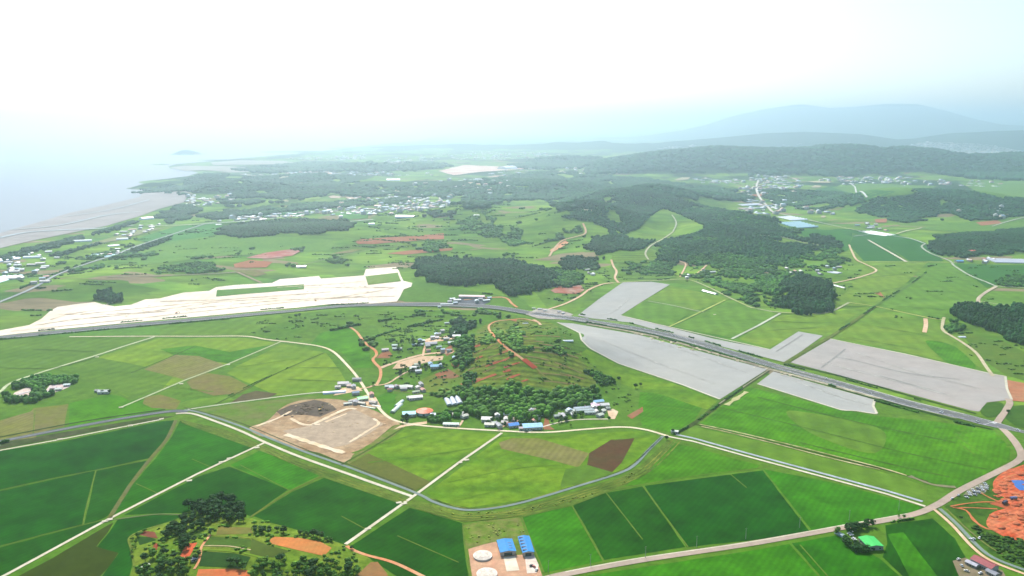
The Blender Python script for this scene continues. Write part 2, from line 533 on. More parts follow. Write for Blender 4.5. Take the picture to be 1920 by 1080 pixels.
def shrubs(label, px, n, rng=(1.5, 4), cols=MIXED, streak=0, seed=0, cat='bushes', keep_flat=.7, name='shrubbery', size_by_d=True):
    """uncountable scrub: clumps and hedge-like streaks scattered over a patch"""
    P = world_pts(dense(px, 30)); rs = np.random.RandomState(seed + int(px[0][0]) + int(px[0][1] * 3))
    X = []; Y = []
    a0 = P.min(0); a1 = P.max(0)
    while len(X) < n:
        x, y = rs.uniform(a0[0], a1[0]), rs.uniform(a0[1], a1[1])
        if not inside(P, np.array([x]), np.array([y]))[0]: continue
        if streak and rs.rand() < .7:
            L = rs.uniform(.3, 1) * streak; an = rs.normal(0.08, .22); k = int(L / (rng[1] * 1.1)) + 1
            for s in range(k):
                if rs.rand() < .15: continue
                X.append(x + L * s / k * math.cos(an) + rs.normal(0, 1)); Y.append(y + L * s / k * math.sin(an) + rs.normal(0, 1))
        else:
            k = rs.randint(1, 6)
            for s in range(k): X.append(x + rs.normal(0, rng[1] * 1.2)); Y.append(y + rs.normal(0, rng[1] * 1.2))
    X = np.array(X); Y = np.array(Y); m = inside(P, X, Y); X, Y = X[m], Y[m]
    R = rs.uniform(rng[0], rng[1], len(X)) * 1.0
    ok = clear_of_roads(X, Y, R * .7)
    for q in PLOTS: ok &= ~inside(q, X, Y)
    X, Y, R = X[ok], Y[ok], R[ok]
    return mass(name, label, X, Y, R, R * rs.uniform(.7, 1.3, len(X)), foliage(*cols, k=K * 1.3), cat, True, seed)
def hedge(label, px, w=2.5, h=2.5, step=2.2, cols=MIXED, keep=.8, seed=0, offset=0.0, name='hedge', cat='hedge', smooth=True, kind=None):
    P = line_world(px, smooth, step)
    rs = np.random.RandomState(seed + int(px[0][0]))
    d = np.gradient(P, axis=0); L = np.hypot(d[:, 0], d[:, 1]); nr = np.column_stack([-d[:, 1] / L, d[:, 0] / L])
    # clumped gaps
    g = vnoise(np.arange(len(P)) * step / 25.0, np.zeros(len(P)) + seed, 77)
    m = (g < keep) 
    Q = P + nr * (offset + rs.normal(0, w * .25, len(P)))[:, None]
    Q = Q[m]
    if not len(Q): return None
    R = rs.uniform(.5, 1, len(Q)) * w
    return mass(name, label, Q[:, 0], Q[:, 1], R, R * 0 + h * rs.uniform(.6, 1.3, len(Q)), foliage(*cols), cat, True, seed, kind=kind or 'stuff')
# ------------------------------------------------------------------ ground, sea, haze
def build_ground():
    na = 520
    ang = np.concatenate([np.radians(np.linspace(-42, 42, na)), np.radians(np.linspace(46, 314, 60))])
    rad = np.concatenate([[5.0, 120, 250, 350], np.geomspace(430, 16000, 640), np.geomspace(16300, 95000, 110)])
    A, R = np.meshgrid(ang, rad)
    X = R * np.sin(A); Y = R * np.cos(A)
    Z = hgt(X, Y)
    nr, nn = A.shape
    V = np.column_stack([X.ravel(), Y.ravel(), Z.ravel()])
    i = np.arange(nr - 1)[:, None] * nn; j = np.arange(nn)[None, :]; j2 = (j + 1) % nn
    F = np.stack([i + j, i + nn + j, i + nn + j2, i + j2], -1).reshape(-1, 4)
    me = np_mesh('ground', V, F[:, ::-1], smooth=True)
    m, t, b = new_mat('ground_patchwork'); N = t.nodes; L = t.links
    tc = N.new('ShaderNodeTexCoord')
    mp = N.new('ShaderNodeMapping'); mp.inputs['Rotation'].default_value = (0, 0, .5); mp.inputs['Scale'].default_value = (1, 1.9, 1); L.new(tc.outputs['Object'], mp.inputs[0])
    vo = N.new('ShaderNodeTexVoronoi'); vo.inputs['Scale'].default_value = .0065; vo.distance = 'CHEBYCHEV'; L.new(mp.outputs[0], vo.inputs['Vector'])
    sep = N.new('ShaderNodeSeparateColor'); L.new(vo.outputs['Color'], sep.inputs[0])
    n1 = N.new('ShaderNodeTexNoise'); n1.inputs['Scale'].default_value = .004; n1.inputs['Detail'].default_value = 8; n1.inputs['Roughness'].default_value = .62; L.new(tc.outputs['Object'], n1.inputs['Vector'])
    mx = N.new('ShaderNodeMix'); mx.data_type = 'RGBA'; mx.inputs['A'].default_value = lin('548e3c'); mx.inputs['B'].default_value = lin('90b856')
    r1 = N.new('ShaderNodeMapRange'); r1.inputs['From Min'].default_value = .35; r1.inputs['From Max'].default_value = .65; L.new(n1.outputs['Fac'], r1.inputs['Value'])
    L.new(r1.outputs[0], mx.inputs['Factor'])
    # cells
    r2 = N.new('ShaderNodeMapRange'); r2.inputs['To Min'].default_value = .78; r2.inputs['To Max'].default_value = 1.2; L.new(sep.outputs[0], r2.inputs['Value'])
    hv = N.new('ShaderNodeHueSaturation'); L.new(mx.outputs['Result'], hv.inputs['Color']); L.new(r2.outputs[0], hv.inputs['Value'])
    # a few bare cells
    cr = N.new('ShaderNodeMath'); cr.operation = 'GREATER_THAN'; cr.inputs[1].default_value = .93; L.new(sep.outputs[1], cr.inputs[0])
    m2 = N.new('ShaderNodeMix'); m2.data_type = 'RGBA'; L.new(cr.outputs[0], m2.inputs['Factor']); L.new(hv.outputs[0], m2.inputs['A']); m2.inputs['B'].default_value = lin('b3a078')
    # far woods where the land is higher
    gm = N.new('ShaderNodeSeparateXYZ'); L.new(tc.outputs['Object'], gm.inputs[0])
    zr = N.new('ShaderNodeMapRange'); zr.inputs['From Min'].default_value = 12; zr.inputs['From Max'].default_value = 45; L.new(gm.outputs['Z'], zr.inputs['Value'])
    n3 = N.new('ShaderNodeTexNoise'); n3.inputs['Scale'].default_value = .0018; n3.inputs['Detail'].default_value = 7; n3.inputs['Roughness'].default_value = .6
    mp3 = N.new('ShaderNodeMapping'); mp3.inputs['Scale'].default_value = (1, .55, 1); L.new(tc.outputs['Object'], mp3.inputs[0]); L.new(mp3.outputs[0], n3.inputs['Vector'])
    ad = N.new('ShaderNodeMath'); ad.operation = 'MULTIPLY_ADD'; ad.inputs[1].default_value = .45; L.new(zr.outputs[0], ad.inputs[0]); L.new(n3.outputs['Fac'], ad.inputs[2])
    fr = N.new('ShaderNodeMapRange'); fr.inputs['From Min'].default_value = .51; fr.inputs['From Max'].default_value = .55; L.new(ad.outputs[0], fr.inputs['Value'])
    yr = N.new('ShaderNodeMapRange'); yr.inputs['From Min'].default_value = 3600; yr.inputs['From Max'].default_value = 4600; L.new(gm.outputs['Y'], yr.inputs['Value'])
    mu = N.new('ShaderNodeMath'); mu.operation = 'MULTIPLY'; L.new(fr.outputs[0], mu.inputs[0]); L.new(yr.outputs[0], mu.inputs[1])
    m3 = N.new('ShaderNodeMix'); m3.data_type = 'RGBA'; L.new(mu.outputs[0], m3.inputs['Factor']); L.new(m2.outputs['Result'], m3.inputs['A']); m3.inputs['B'].default_value = lin('2e5436')
    n4 = N.new('ShaderNodeTexNoise'); n4.inputs['Scale'].default_value = .024; n4.inputs['Detail'].default_value = 6; n4.inputs['Roughness'].default_value = .75; 
    mp4 = N.new('ShaderNodeMapping'); mp4.inputs['Scale'].default_value = (.28, 1, 1); L.new(tc.outputs['Object'], mp4.inputs[0]); L.new(mp4.outputs[0], n4.inputs['Vector'])
    r4 = N.new('ShaderNodeMapRange'); r4.inputs['From Min'].default_value = .3; r4.inputs['From Max'].default_value = .7; r4.inputs['To Min'].default_value = .62; r4.inputs['To Max'].default_value = 1.42; L.new(n4.outputs['Fac'], r4.inputs['Value'])
    h4 = N.new('ShaderNodeHueSaturation'); L.new(m3.outputs['Result'], h4.inputs['Color']); L.new(r4.outputs[0], h4.inputs['Value'])
    L.new(h4.outputs[0], b.inputs['Base Color']); b.inputs['Roughness'].default_value = 1; b.inputs['Specular IOR Level'].default_value = .05
    o = link('ground', me, None, [m]); tag(o, 'green patchwork farmland and hills stretching to the hazy horizon', 'ground', None, 'structure')
build_ground()

def build_haze():
    bm = bmesh.new(); bmesh.ops.create_cube(bm, size=1)
    for v in bm.verts:
        v.co.x *= 110000; v.co.y = (v.co.y + .5) * 108000 - 4000; v.co.z = -1.5 if v.co.z < 0 else 920.0
    me = bpy.data.meshes.new('haze'); bm.to_mesh(me); bm.free()
    m = bpy.data.materials.new('haze_air'); m.use_nodes = True; t = m.node_tree
    for n in list(t.nodes): t.nodes.remove(n)
    out = t.nodes.new('ShaderNodeOutputMaterial'); v = t.nodes.new('ShaderNodeVolumePrincipled')
    v.inputs['Color'].default_value = (.715, .90, 1.0, 1); v.inputs['Density'].default_value = HAZE
    v.inputs['Anisotropy'].default_value = HAZE_G
    t.links.new(v.outputs[0], out.inputs['Volume'])
    o = link('haze', me, None, [m]); tag(o, 'pale blue summer haze lying over the whole landscape', 'haze', None, 'stuff')
HAZE, HAZE_G = 0.000100, 0.82
build_haze()

def water_mat(hexs, rough=.25, k=K):
    m, t, b = new_mat('water_' + hexs); N = t.nodes; L = t.links
    b.inputs['Base Color'].default_value = lin(hexs, k); b.inputs['Roughness'].default_value = rough; b.inputs['Specular IOR Level'].default_value = .12
    tc = N.new('ShaderNodeTexCoord'); n = N.new('ShaderNodeTexNoise'); n.inputs['Scale'].default_value = .02; n.inputs['Detail'].default_value = 6
    bp = N.new('ShaderNodeBump'); bp.inputs['Strength'].default_value = .12; bp.inputs['Distance'].default_value = 2
    L.new(tc.outputs['Object'], n.inputs['Vector']); L.new(n.outputs['Fac'], bp.inputs['Height']); L.new(bp.outputs[0], b.inputs['Normal'])
    return m
def flat_poly(name, label, P, z, mat, cat):
    c = P.mean(0)
    vs, es, fs, *_ = delaunay_2d_cdt([Vector((float(a), float(b))) for a, b in P - c], [], [list(range(len(P)))], 1, .01)
    V = np.array([(v[0] + c[0], v[1] + c[1], z) for v in vs]); F = []
    for f in fs:
        f = list(f); a, b_, c_ = V[f[0]], V[f[1]], V[f[2]]
        if (b_[0] - a[0]) * (c_[1] - a[1]) - (b_[1] - a[1]) * (c_[0] - a[0]) < 0: f.reverse()
        F.append(f)
    o = link(name, np_mesh(name, V, np.array(F)), None, [mat]); return tag(o, label, cat, None, 'structure')
def flat_pts(px):
    P = np.array(px, dtype=float); u = (P[:, 0] - 960) / FPX; v = (540 - P[:, 1]) / FPX
    dy = CP + v * SP; dz = -SP + v * CP; t = CAMH / -dz
    return np.column_stack([u * t, dy * t])
coast = [(-500, 520), (0, 438), (40, 426), (85, 414), (130, 400), (200, 385), (262, 370), (270, 358), (268, 352), (280, 347), (300, 344), (340, 334), (372, 324), (352, 319), (318, 316), (316, 312), (330, 308), (420, 300), (500, 293), (580, 286), (640, 280), (668, 276), (720, 270), (790, 264)]
sea = flat_pts(coast)
far = [(-60000, 9000), (-60000, 88000), (-9000, 88000), (-4500, 30000)]
P = np.concatenate([sea, [(x, y) for x, y in [(-2600, 26000), (-4000, 60000), (-4000, 90000), (-62000, 90000), (-62000, 2200)]]])
flat_poly('sea', 'pale hazy sea beyond the mudflats', P, 1.2, water_mat('c4c8d0', .8), 'sea')
mud = [(-520, 548), (-200, 492), (0, 466), (60, 452), (120, 440), (200, 424), (262, 406), (300, 392), (345, 380), (352, 368), (330, 360), (268, 362), (262, 370), (200, 385), (130, 400), (85, 414), (40, 426), (0, 438), (-500, 520)]
sheet('mudflat', 'grey pink tidal mudflat between the sea and the coast', mud, land('e4d6ce', 'ccc0ba', s=.0022, contrast=.3, stretch=(.35, 1.6), rot=-32, fine=.08, fs=.02), lift=.3, cat='mudflat')
for q, w in (([(0, 447), (60, 436), (180, 430), (250, 424)], 20), ([(20, 432), (110, 424), (200, 405), (262, 398)], 14), ([(120, 408), (210, 394), (280, 376)], 10)):
    road('mudflat_creek', 'thin pale water channel crossing the mudflat', q, w, water_mat('c9ccc8', .3), lift=.5, cat='creek')
sheet('beach', 'pale sand beach along the far bay', [(318, 316), (345, 312), (420, 313), (470, 316), (480, 323), (440, 325), (380, 320), (350, 322)], land('e8dcc8', 'c9bba2', s=.004), lift=.35, cat='beach')
sheet('beach', 'long thin sand bar on the far shore', [(395, 306), (450, 302), (530, 303), (560, 308), (480, 310), (400, 311)], land('e8dcc8', 'c9bba2', s=.004), lift=.35, cat='beach')
road('path', 'pale shore track at the foot of the wooded headland', [(275, 363), (310, 362), (345, 361), (362, 366)], 12, land('d8ccb8'), cat='path')

# ------------------------------------------------------------------ farmland sheets
DK = land('226c1c', '1a5814', s=.009, contrast=.35, fine=.24, fs=.035, rows=.08, rot=35, rw=6)
DK2 = land('286c16', '1c5610', s=.009, contrast=.35, fine=.24, fs=.035, rows=.08, rot=35, rw=6)
DK3 = land('358414', '266a14', s=.006, contrast=.35, fine=.24, fs=.035, rows=.08, rot=35, rw=6)
BR = land('48981a', '38841a', s=.007, contrast=.35, fine=.24, fs=.035, rows=.08, rot=35, rw=6)
BR2 = land('5ea41c', '4a8c1a', s=.007, contrast=.35, fine=.24, fs=.035, rows=.08, rot=35, rw=6)
YG = land('86b03c', '62962e', s=.014, contrast=.3, fine=.2, fs=.06, rows=.06, rot=15, rw=11, stretch=(.5, 1.4))
YG2 = land('98bc48', '709c42', s=.010, contrast=.4, fine=.14, fs=.05, rows=.06, rot=5, rw=12, stretch=(.5, 1.4))
MG = land('76a04c', '5a883c', s=.008, contrast=.5, fine=.14, fs=.05, rows=.08, rot=10, rw=12, stretch=(.5, 1.4))
MG2 = land('80ac4e', '5c8c40', s=.008, contrast=.5, fine=.14, fs=.04, rows=.08, rot=4, rw=15, stretch=(.5, 1.4))
OLV = land('6c8a44', '8a9a5a', s=.02, contrast=.4, fine=.2, fs=.12)
TAN = land('a89a66', '8a9456', s=.012, contrast=.4, fine=.15, fs=.06, rows=.08, rot=20, rw=8)
BRN = land('6b5a34', '7a7040', s=.015, contrast=.4, fine=.16, fs=.06)
OBR = land('4f5a2c', '47521f', s=.01, contrast=.5, fine=.12, fs=.06)
RED = land('d4663c', 'b9743c', s=.03, contrast=.4, fine=.16, fs=.12)
REDB = land('e0563a', 'e88a5c', s=.03, contrast=.35, fine=.2, fs=.14)
SOIL = land('c29a78', 'a99a78', s=.02, contrast=.4, fine=.2, fs=.1)
GREY = land('c3bfb4', 'b9b8b2', s=.006, contrast=.4, fine=.05, fs=.03, k=.66)
GRYP = land('c4b8ae', 'b8b2aa', s=.005, contrast=.35, fine=.06, fs=.03, k=.66)
SAND = land('fff0dc', 'ecd6b8', s=.006, contrast=.5, fine=.08, fs=.03, k=.82, rows=.03, rw=18, rot=-4)
CONC = land('f0e6cc', 'dccfb0', s=.03, contrast=.4, fine=.1, fs=.2, k=.7)
DIRTR = land('f0d2b0', 'e0b088', s=.02, contrast=.4, fine=.1, fs=.1, k=.75)
REDR = land('e89060', 'e8bc90', s=.02, contrast=.3, fine=.12, fs=.1, k=.68)
PINKR = land('d2b8a4', 'bcaa98', s=.03, contrast=.4, fine=.08, fs=.1, k=.65)
TRACK = land('8c9a62', '9c9468', s=.03, contrast=.4, fine=.2, fs=.15)
ASPH = land('8f9096', '7f828a', s=.01, contrast=.4, fine=.06, fs=.08)
ASPH2 = land('a2a0a0', '8d8d92', s=.01, contrast=.4, fine=.06, fs=.08)
CANAL = land('98a49c', '84948c', s=.02, contrast=.4, fine=.06, fs=.1, k=.66)
WHITE = paint('ffffff', .6, .2, .05, .5, .85)
DARKG = land('35572f', '45683a', s=.03, contrast=.4, fine=.25, fs=.12)

# valley floor under everything in front of the highway
sheet('meadow', 'green valley floor between the fields on the near side of the highway', [(-60, 640), (250, 615), (620, 582), (900, 582), (1010, 596), (1190, 625), (1440, 700), (1700, 765), (1870, 806), (1990, 840), (1990, 1120), (-60, 1120)],
      land('5d9238', '6f9a48', s=.012, contrast=.35, fine=.2, fs=.07), lift=.05, cat='meadow')
def F(px, m, lab, lift=.14, **k):
    k.setdefault('jag', .55)
    return sheet('rice_field', lab, px, m, lift=lift, cat='field', **k)
# --- bottom left paddies
F([(-40, 852), (110, 829), (240, 803), (302, 790), (328, 788), (318, 818), (285, 858), (180, 881), (110, 894), (-40, 927)], DK, 'dark green paddy below the canal road with its upper edge along a white lane')
F([(-40, 930), (110, 897), (178, 883), (155, 985), (100, 997), (-40, 1034)], DK, 'dark paddy at the photo edge between two thin green field lines')
F([(181, 883), (283, 862), (250, 902), (205, 966), (190, 974), (158, 984)], DK2, 'green paddy left of the brown footpath')
F([(-40, 1038), (100, 1000), (190, 977), (202, 975), (100, 1028), (-40, 1104)], DK2, 'thin dark paddy wedge above the white lane')
F([(338, 788), (490, 838), (470, 844), (370, 886), (212, 966), (252, 905), (290, 862), (322, 820)], DK3, 'bright green paddy between the brown footpath and the white lane')
F([(232, 966), (300, 930), (372, 894), (430, 875), (540, 918), (470, 968), (400, 940), (345, 962), (290, 963)], DK2, 'dark green paddy below the white lane by the wooded knoll')
F([(432, 872), (497, 840), (603, 890), (540, 920)], BR, 'bright green paddy parcel beside the canal bank')
F([(612, 894), (742, 938), (762, 942), (648, 1022), (600, 1005), (520, 985), (476, 968), (545, 924)], DK2, 'dark green paddy between the narrow track and the white farm lane')
F([(768, 952), (870, 982), (868, 1010), (882, 1110), (790, 1110), (700, 1052), (655, 1026)], DK2, 'dark green paddy between the white farm lane and the two blue roofed sheds')
F([(220, 975), (290, 966), (345, 967), (300, 985), (262, 998), (245, 1008), (250, 1050), (235, 1110), (170, 1110), (222, 1038), (182, 1026), (205, 998)], DK, 'dark paddy beside the hill farm')
F([(-20, 1108), (100, 1046), (205, 983), (213, 980), (203, 998), (180, 1025), (222, 1037), (205, 1062), (160, 1110)], OBR, 'dull olive brown field below the white lane')
# --- bottom middle / right
F([(980, 970), (1072, 949), (1130, 1052), (1020, 1074)], BR, 'bright green paddy right of the blue roofed sheds')
F([(1075, 948), (1135, 925), (1205, 912), (1285, 1026), (1133, 1050)], DK2, 'dark paddy with a straight left edge along the field line')
F([(1208, 911), (1430, 882), (1520, 1000), (1400, 1014), (1288, 1026)], DK, 'largest dark green paddy above the wide farm road')
F([(1432, 880), (1560, 905), (1735, 952), (1705, 966), (1525, 998)], BR, 'bright paddy below the white canal lane by the road junction')
F([(1172, 912), (1205, 885), (1255, 828), (1340, 850), (1425, 873), (1418, 879)], BR2, 'bright green wedge paddy between canal and thin field line')
F([(1040, 1110), (1100, 1080), (1400, 1034), (1480, 1020), (1560, 1110)], BR, 'bright green paddy below the wide farm road')
F([(1485, 1019), (1566, 1004), (1650, 1048), (1720, 1110), (1564, 1110)], DK3, 'green paddy left of the green roofed house')
F([(1660, 985), (1748, 972), (1790, 1010), (1850, 1110), (1725, 1110), (1655, 1045), (1664, 1020)], DK2, 'dark paddy between the green roofed house and the curving lane')
F([(1664, 1002), (1694, 998), (1780, 1110), (1720, 1110)], BR, 'narrow bright strip within the dark paddy', lift=.2)
# right bright meadow
F([(1310, 797), (1350, 765), (1405, 726), (1520, 755), (1640, 780), (1750, 790), (1865, 808), (1895, 842), (1893, 862), (1800, 918), (1740, 905), (1650, 878), (1460, 832)], BR2, 'large bright green field below the grey ground beside the highway', smooth=False)
F([(1480, 770), (1600, 790), (1660, 812), (1640, 850), (1560, 830), (1500, 800)], MG2, 'duller green patch within the bright field', lift=.22, smooth=True)
F([(1262, 814), (1300, 800), (1460, 836), (1650, 884), (1738, 912), (1738, 940), (1560, 893), (1400, 850)], MG2, 'long green strip between the white canal lane and the twin earth tracks')
F([(1200, 735), (1330, 745), (1300, 790), (1260, 812), (1205, 800), (1196, 770)], BR2, 'bright green field below the grey ground near the village')
F([(1100, 655), (1160, 685), (1280, 725), (1345, 752), (1325, 768), (1240, 740), (1190, 730), (1120, 700), (1080, 670)], YG, 'green strip along the curved edge of the grey ground')
# centre fields
F([(648, 872), (760, 805), (850, 806), (935, 815), (775, 920)], YG, 'yellow green field between canal road and village lane')
F([(652, 872), (690, 850), (730, 868), (810, 905), (775, 922)], land('6e7c48', '84883f', s=.02), 'dull brownish lower half of the yellow green field', lift=.2)
F([(800, 925), (940, 820), (1120, 812), (1200, 808), (1240, 820), (1190, 872), (1080, 912), (1000, 935), (880, 952), (830, 943)], YG, 'yellow green field enclosed by the canal bend')
F([(935, 830), (960, 822), (1010, 822), (1105, 850), (1085, 877), (1030, 862), (940, 842)], TAN, 'tan stubble patch inside the canal bend', lift=.22)
F([(1105, 850), (1145, 825), (1190, 822), (1165, 868), (1145, 888), (1100, 876)], land('7a4f38', '6c5a34', s=.03), 'dark reddish brown patch inside the canal bend', lift=.22)
F([(1060, 880), (1100, 872), (1150, 886), (1100, 905), (1050, 915)], MG, 'duller triangle of grass by the canal bend', lift=.22)
# canal verge
sheet('verge', 'rough grass verge running along the canal', [(335, 786), (420, 805), (500, 838), (560, 862), (650, 894), (780, 938), (880, 962), (940, 958), (1000, 944), (1080, 920), (1160, 896), (1200, 874), (1255, 822), (1262, 830), (1215, 885), (1170, 910), (1075, 945), (980, 968), (870, 980), (760, 948), (610, 897), (500, 850), (345, 795)], land('7d9a55', '5d8040', s=.03, contrast=.3, fine=.25, fs=.12, stretch=(.3, 1)), lift=.24, cat='verge')
sheet('verge', 'grassy strip between the grey canal road and the white lane', [(-40, 838), (110, 812), (290, 782), (330, 780), (300, 787), (240, 797), (110, 822), (-40, 850)], land('6b6a4a', '4f6238', s=.05, fine=.25, stretch=(.3, 1)), lift=.2, cat='verge')
# --- left middle fields
F([(-40, 640), (60, 632), (250, 632), (284, 634), (180, 668), (30, 714), (-40, 760)], MG, 'olive green field above the diagonal farm lane at the photo edge')
F([(296, 635), (460, 634), (518, 643), (430, 682), (350, 712), (245, 752), (130, 700), (185, 670)], YG2, 'light green field between the two diagonal farm lanes')
F([(180, 670), (235, 680), (330, 700), (300, 735), (245, 752), (130, 700)], MG, 'duller green parcel beside the first diagonal farm lane', lift=.2)
F([(300, 655), (365, 648), (430, 660), (520, 645), (430, 682), (330, 668)], BR2, 'brighter green strip above the tan fields', lift=.2)
F([(270, 693), (330, 666), (372, 668), (420, 684), (362, 713), (345, 712)], TAN, 'tan square field left of the second farm lane', lift=.26)
F([(350, 716), (390, 700), (430, 706), (472, 726), (450, 738), (400, 742), (360, 730)], land('a08c5c', '8a9456', s=.02), 'tan brown square field right of the second farm lane', lift=.26)
F([(272, 745), (300, 740), (340, 752), (330, 768), (285, 765), (268, 757)], land('a08c5c', '8a9456', s=.02), 'small tan patch by the end of the farm lane', lift=.26)
F([(438, 690), (530, 645), (612, 662), (640, 700), (655, 728), (600, 735), (520, 742), (480, 725), (425, 700)], YG2, 'fresh green field beneath the curved village lane')
F([(432, 756), (455, 740), (480, 733), (520, 738), (500, 748)], land('6f6046', '80744c', s=.03), 'dark brown parcel by the straight lane', lift=.26)
F([(350, 766), (440, 750), (420, 742), (350, 752), (300, 770)], MG2, 'green parcel above the straight lane', lift=.2)
F([(-40, 800), (58, 772), (62, 768), (68, 820), (-40, 836)], TAN, 'tan field at the photo edge above the canal road', lift=.22)
F([(62, 766), (128, 758), (120, 800), (66, 814)], land('9c9060', '87944e', s=.02), 'second tan field above the canal road', lift=.24)
F([(130, 756), (205, 740), (240, 745), (350, 765), (290, 772), (130, 800)], BR2, 'bright green field above the canal road')
F([(-40, 760), (20, 765), (140, 740), (205, 735), (180, 700), (90, 700), (-10, 735)], MG2, 'green field around the tree ringed clearing')
F([(365, 770), (450, 756), (600, 742), (560, 760), (480, 800), (450, 800), (400, 785)], land('6a9a3c', '97985a', s=.02, contrast=.3), 'grass below the straight lane beside the earthworks')
F([(300, 612), (430, 600), (520, 590), (545, 600), (480, 620), (460, 628), (300, 628)], MG2, 'green strip just below the highway at the left')
F([(-40, 632), (120, 624), (300, 612), (300, 628), (120, 632)], land('6fa850', '5c9040', s=.02), 'thin light strip below the highway', lift=.2)
F([(580, 648), (600, 625), (655, 610), (690, 650), (700, 690), (665, 690), (640, 660)], BR2, 'fresh green field above the curved village lane')
F([(690, 755), (725, 735), (745, 740), (735, 780), (720, 770)], BR2, 'green triangle between the lanes by the greenhouses')
F([(850, 640), (860, 600), (700, 600), (720, 640), (790, 640)], MG2, 'grassy slope above the upper hamlet', lift=.1)
F([(820, 700), (860, 690), (900, 720), (860, 738), (790, 735), (780, 715)], land('6f9a4c', '879458', s=.02), 'rough grass between the hamlets', lift=.16)
F([(1045, 615), (1085, 632), (1100, 655), (1075, 668), (1010, 650), (1000, 625)], land('6fa04c', '5c8a3c', s=.02, rows=.12, rw=12, rot=80), 'terraced green slope beside the grey ground', lift=.16)
# --- grey ground
sheet('bare_ground', 'smooth pale grey levelled ground with a curved edge below the highway', [(1045, 605), (1075, 607), (1200, 629), (1438, 693), (1350, 749), (1280, 722), (1160, 682), (1105, 653), (1090, 638), (1082, 622)], GREY, lift=.3, cat='levelled ground')
sheet('bare_ground', 'smaller pale grey levelled ground below the highway with a notched end', [(1450, 697), (1540, 722), (1640, 750), (1637, 762), (1645, 777), (1600, 770), (1580, 770), (1500, 745), (1420, 720)], GREY, lift=.3, cat='levelled ground')
sheet('bare_ground', 'pale grey levelled strip rising away from the highway with a squared arm', [(1083, 592), (1122, 562), (1168, 530), (1222, 529), (1256, 534), (1210, 562), (1163, 592), (1230, 608), (1340, 636), (1443, 656), (1497, 622), (1543, 630), (1473, 680), (1300, 637), (1180, 605), (1110, 597)], GREY, lift=.3, cat='levelled ground')
sheet('bare_ground', 'large pinkish grey levelled ground above the highway at the right', [(1482, 680), (1557, 636), (1700, 665), (1883, 706), (1895, 750), (1850, 755), (1836, 772), (1820, 770), (1700, 738), (1560, 700)], GRYP, lift=.3, cat='levelled ground')
for q in ([(1565, 670), (1600, 676), (1700, 700), (1800, 712)], [(1540, 690), (1585, 655)], [(1455, 660), (1505, 628)], [(1650, 705), (1780, 742)]):
    road('path', 'faint pale vehicle line across the grey ground', q, 3, land('d6d2c8'), lift=.42, cat='track')
for q in ([(1045, 605), (1082, 622), (1090, 638), (1105, 653), (1160, 682), (1280, 722), (1350, 749)], [(1420, 720), (1500, 745), (1580, 770), (1600, 770), (1645, 777), (1637, 762), (1640, 750)], [(1885, 706), (1888, 730), (1897, 750)], [(1556, 636), (1700, 665), (1860, 702), (1885, 706)], [(1163, 592), (1230, 608), (1443, 656)]):
    road('path', 'thin cream kerb track along the edge of the grey ground', q, 3.5, land('e8e0c4', k=.75), lift=.4, cat='track', smooth=False)
# right of highway upper side fields
R1 = land('7cac54', '649844', s=.008, contrast=.4, fine=.14, fs=.04, rows=.07, rot=2, rw=14, stretch=(.45, 1.5))
R2m = land('92b454', '6c9c48', s=.008, contrast=.4, fine=.14, fs=.04, rows=.07, rot=2, rw=14, stretch=(.45, 1.5))
DGF = land('3c8448', '34783e', s=.008, contrast=.5, fine=.08, fs=.03)
F([(1168, 592), (1210, 565), (1300, 583), (1255, 612)], R1, 'green field beside the arm of grey ground', lift=.16)
F([(1210, 562), (1256, 536), (1370, 560), (1305, 582)], R2m, 'upper green field beside the grey ground', lift=.16)
F([(1262, 612), (1375, 562), (1460, 590), (1375, 634)], R1, 'broad green field above the grey strip', lift=.16)
F([(1385, 636), (1465, 592), (1560, 585), (1630, 575), (1545, 628), (1498, 620), (1443, 653)], R2m, 'light green field inside the corner of the grey ground', lift=.16)
F([(1570, 632), (1640, 582), (1735, 600), (1780, 605), (1850, 690), (1840, 695), (1700, 662)], R2m, 'wide green field above the pinkish grey ground', lift=.16)
F([(1735, 640), (1790, 650), (1830, 690), (1780, 682)], BR2, 'bright green patch by the curving lane', lift=.24, smooth=True)
F([(1590, 545), (1620, 500), (1680, 492), (1740, 492), (1700, 530), (1640, 575), (1560, 572)], R2m, 'yellowish green field left of the dark stream', lift=.16)
F([(1650, 572), (1745, 500), (1800, 498), (1850, 545), (1835, 590), (1770, 598), (1735, 596)], R1, 'green field right of the dark stream', lift=.16)
F([(1600, 440), (1640, 444), (1700, 490), (1620, 490), (1592, 460)], DGF, 'dark green paddy left of the straight white lane', lift=.16)
F([(1560, 430), (1600, 430), (1680, 440), (1735, 455), (1760, 480), (1770, 490), (1706, 490), (1640, 446)], DGF, 'dark green paddy right of the straight white lane', lift=.16)
F([(1480, 430), (1600, 432), (1590, 470), (1560, 478), (1530, 455)], land('4c9450', '3f8446', s=.01), 'green paddy below the row of greenhouses', lift=.16)
F([(1790, 495), (1930, 498), (1930, 530), (1880, 530), (1850, 540)], land('4a8c4c', '3c7c40', s=.01), 'dark green field by the right edge', lift=.16)
F([(1845, 545), (1940, 548), (1940, 600), (1840, 575)], R1, 'field right of the dirt road bend', lift=.16)
F([(1128, 528), (1150, 490), (1240, 488), (1270, 520), (1180, 530)], land('7ca652', '6b9a48', s=.008, rows=.16, rw=22, rot=-88), 'light green terraced paddies in the valley mouth', lift=.16)
F([(1150, 470), (1190, 455), (1230, 470), (1245, 488), (1145, 490)], land('85aa55', '6b9a48', s=.008, rows=.16, rw=26, rot=-88), 'narrow light terraces under the wooded hill', lift=.3)
F([(1000, 545), (1130, 532), (1080, 585), (1035, 588)], MG2, 'grass field beside the lane above the highway', lift=.16)
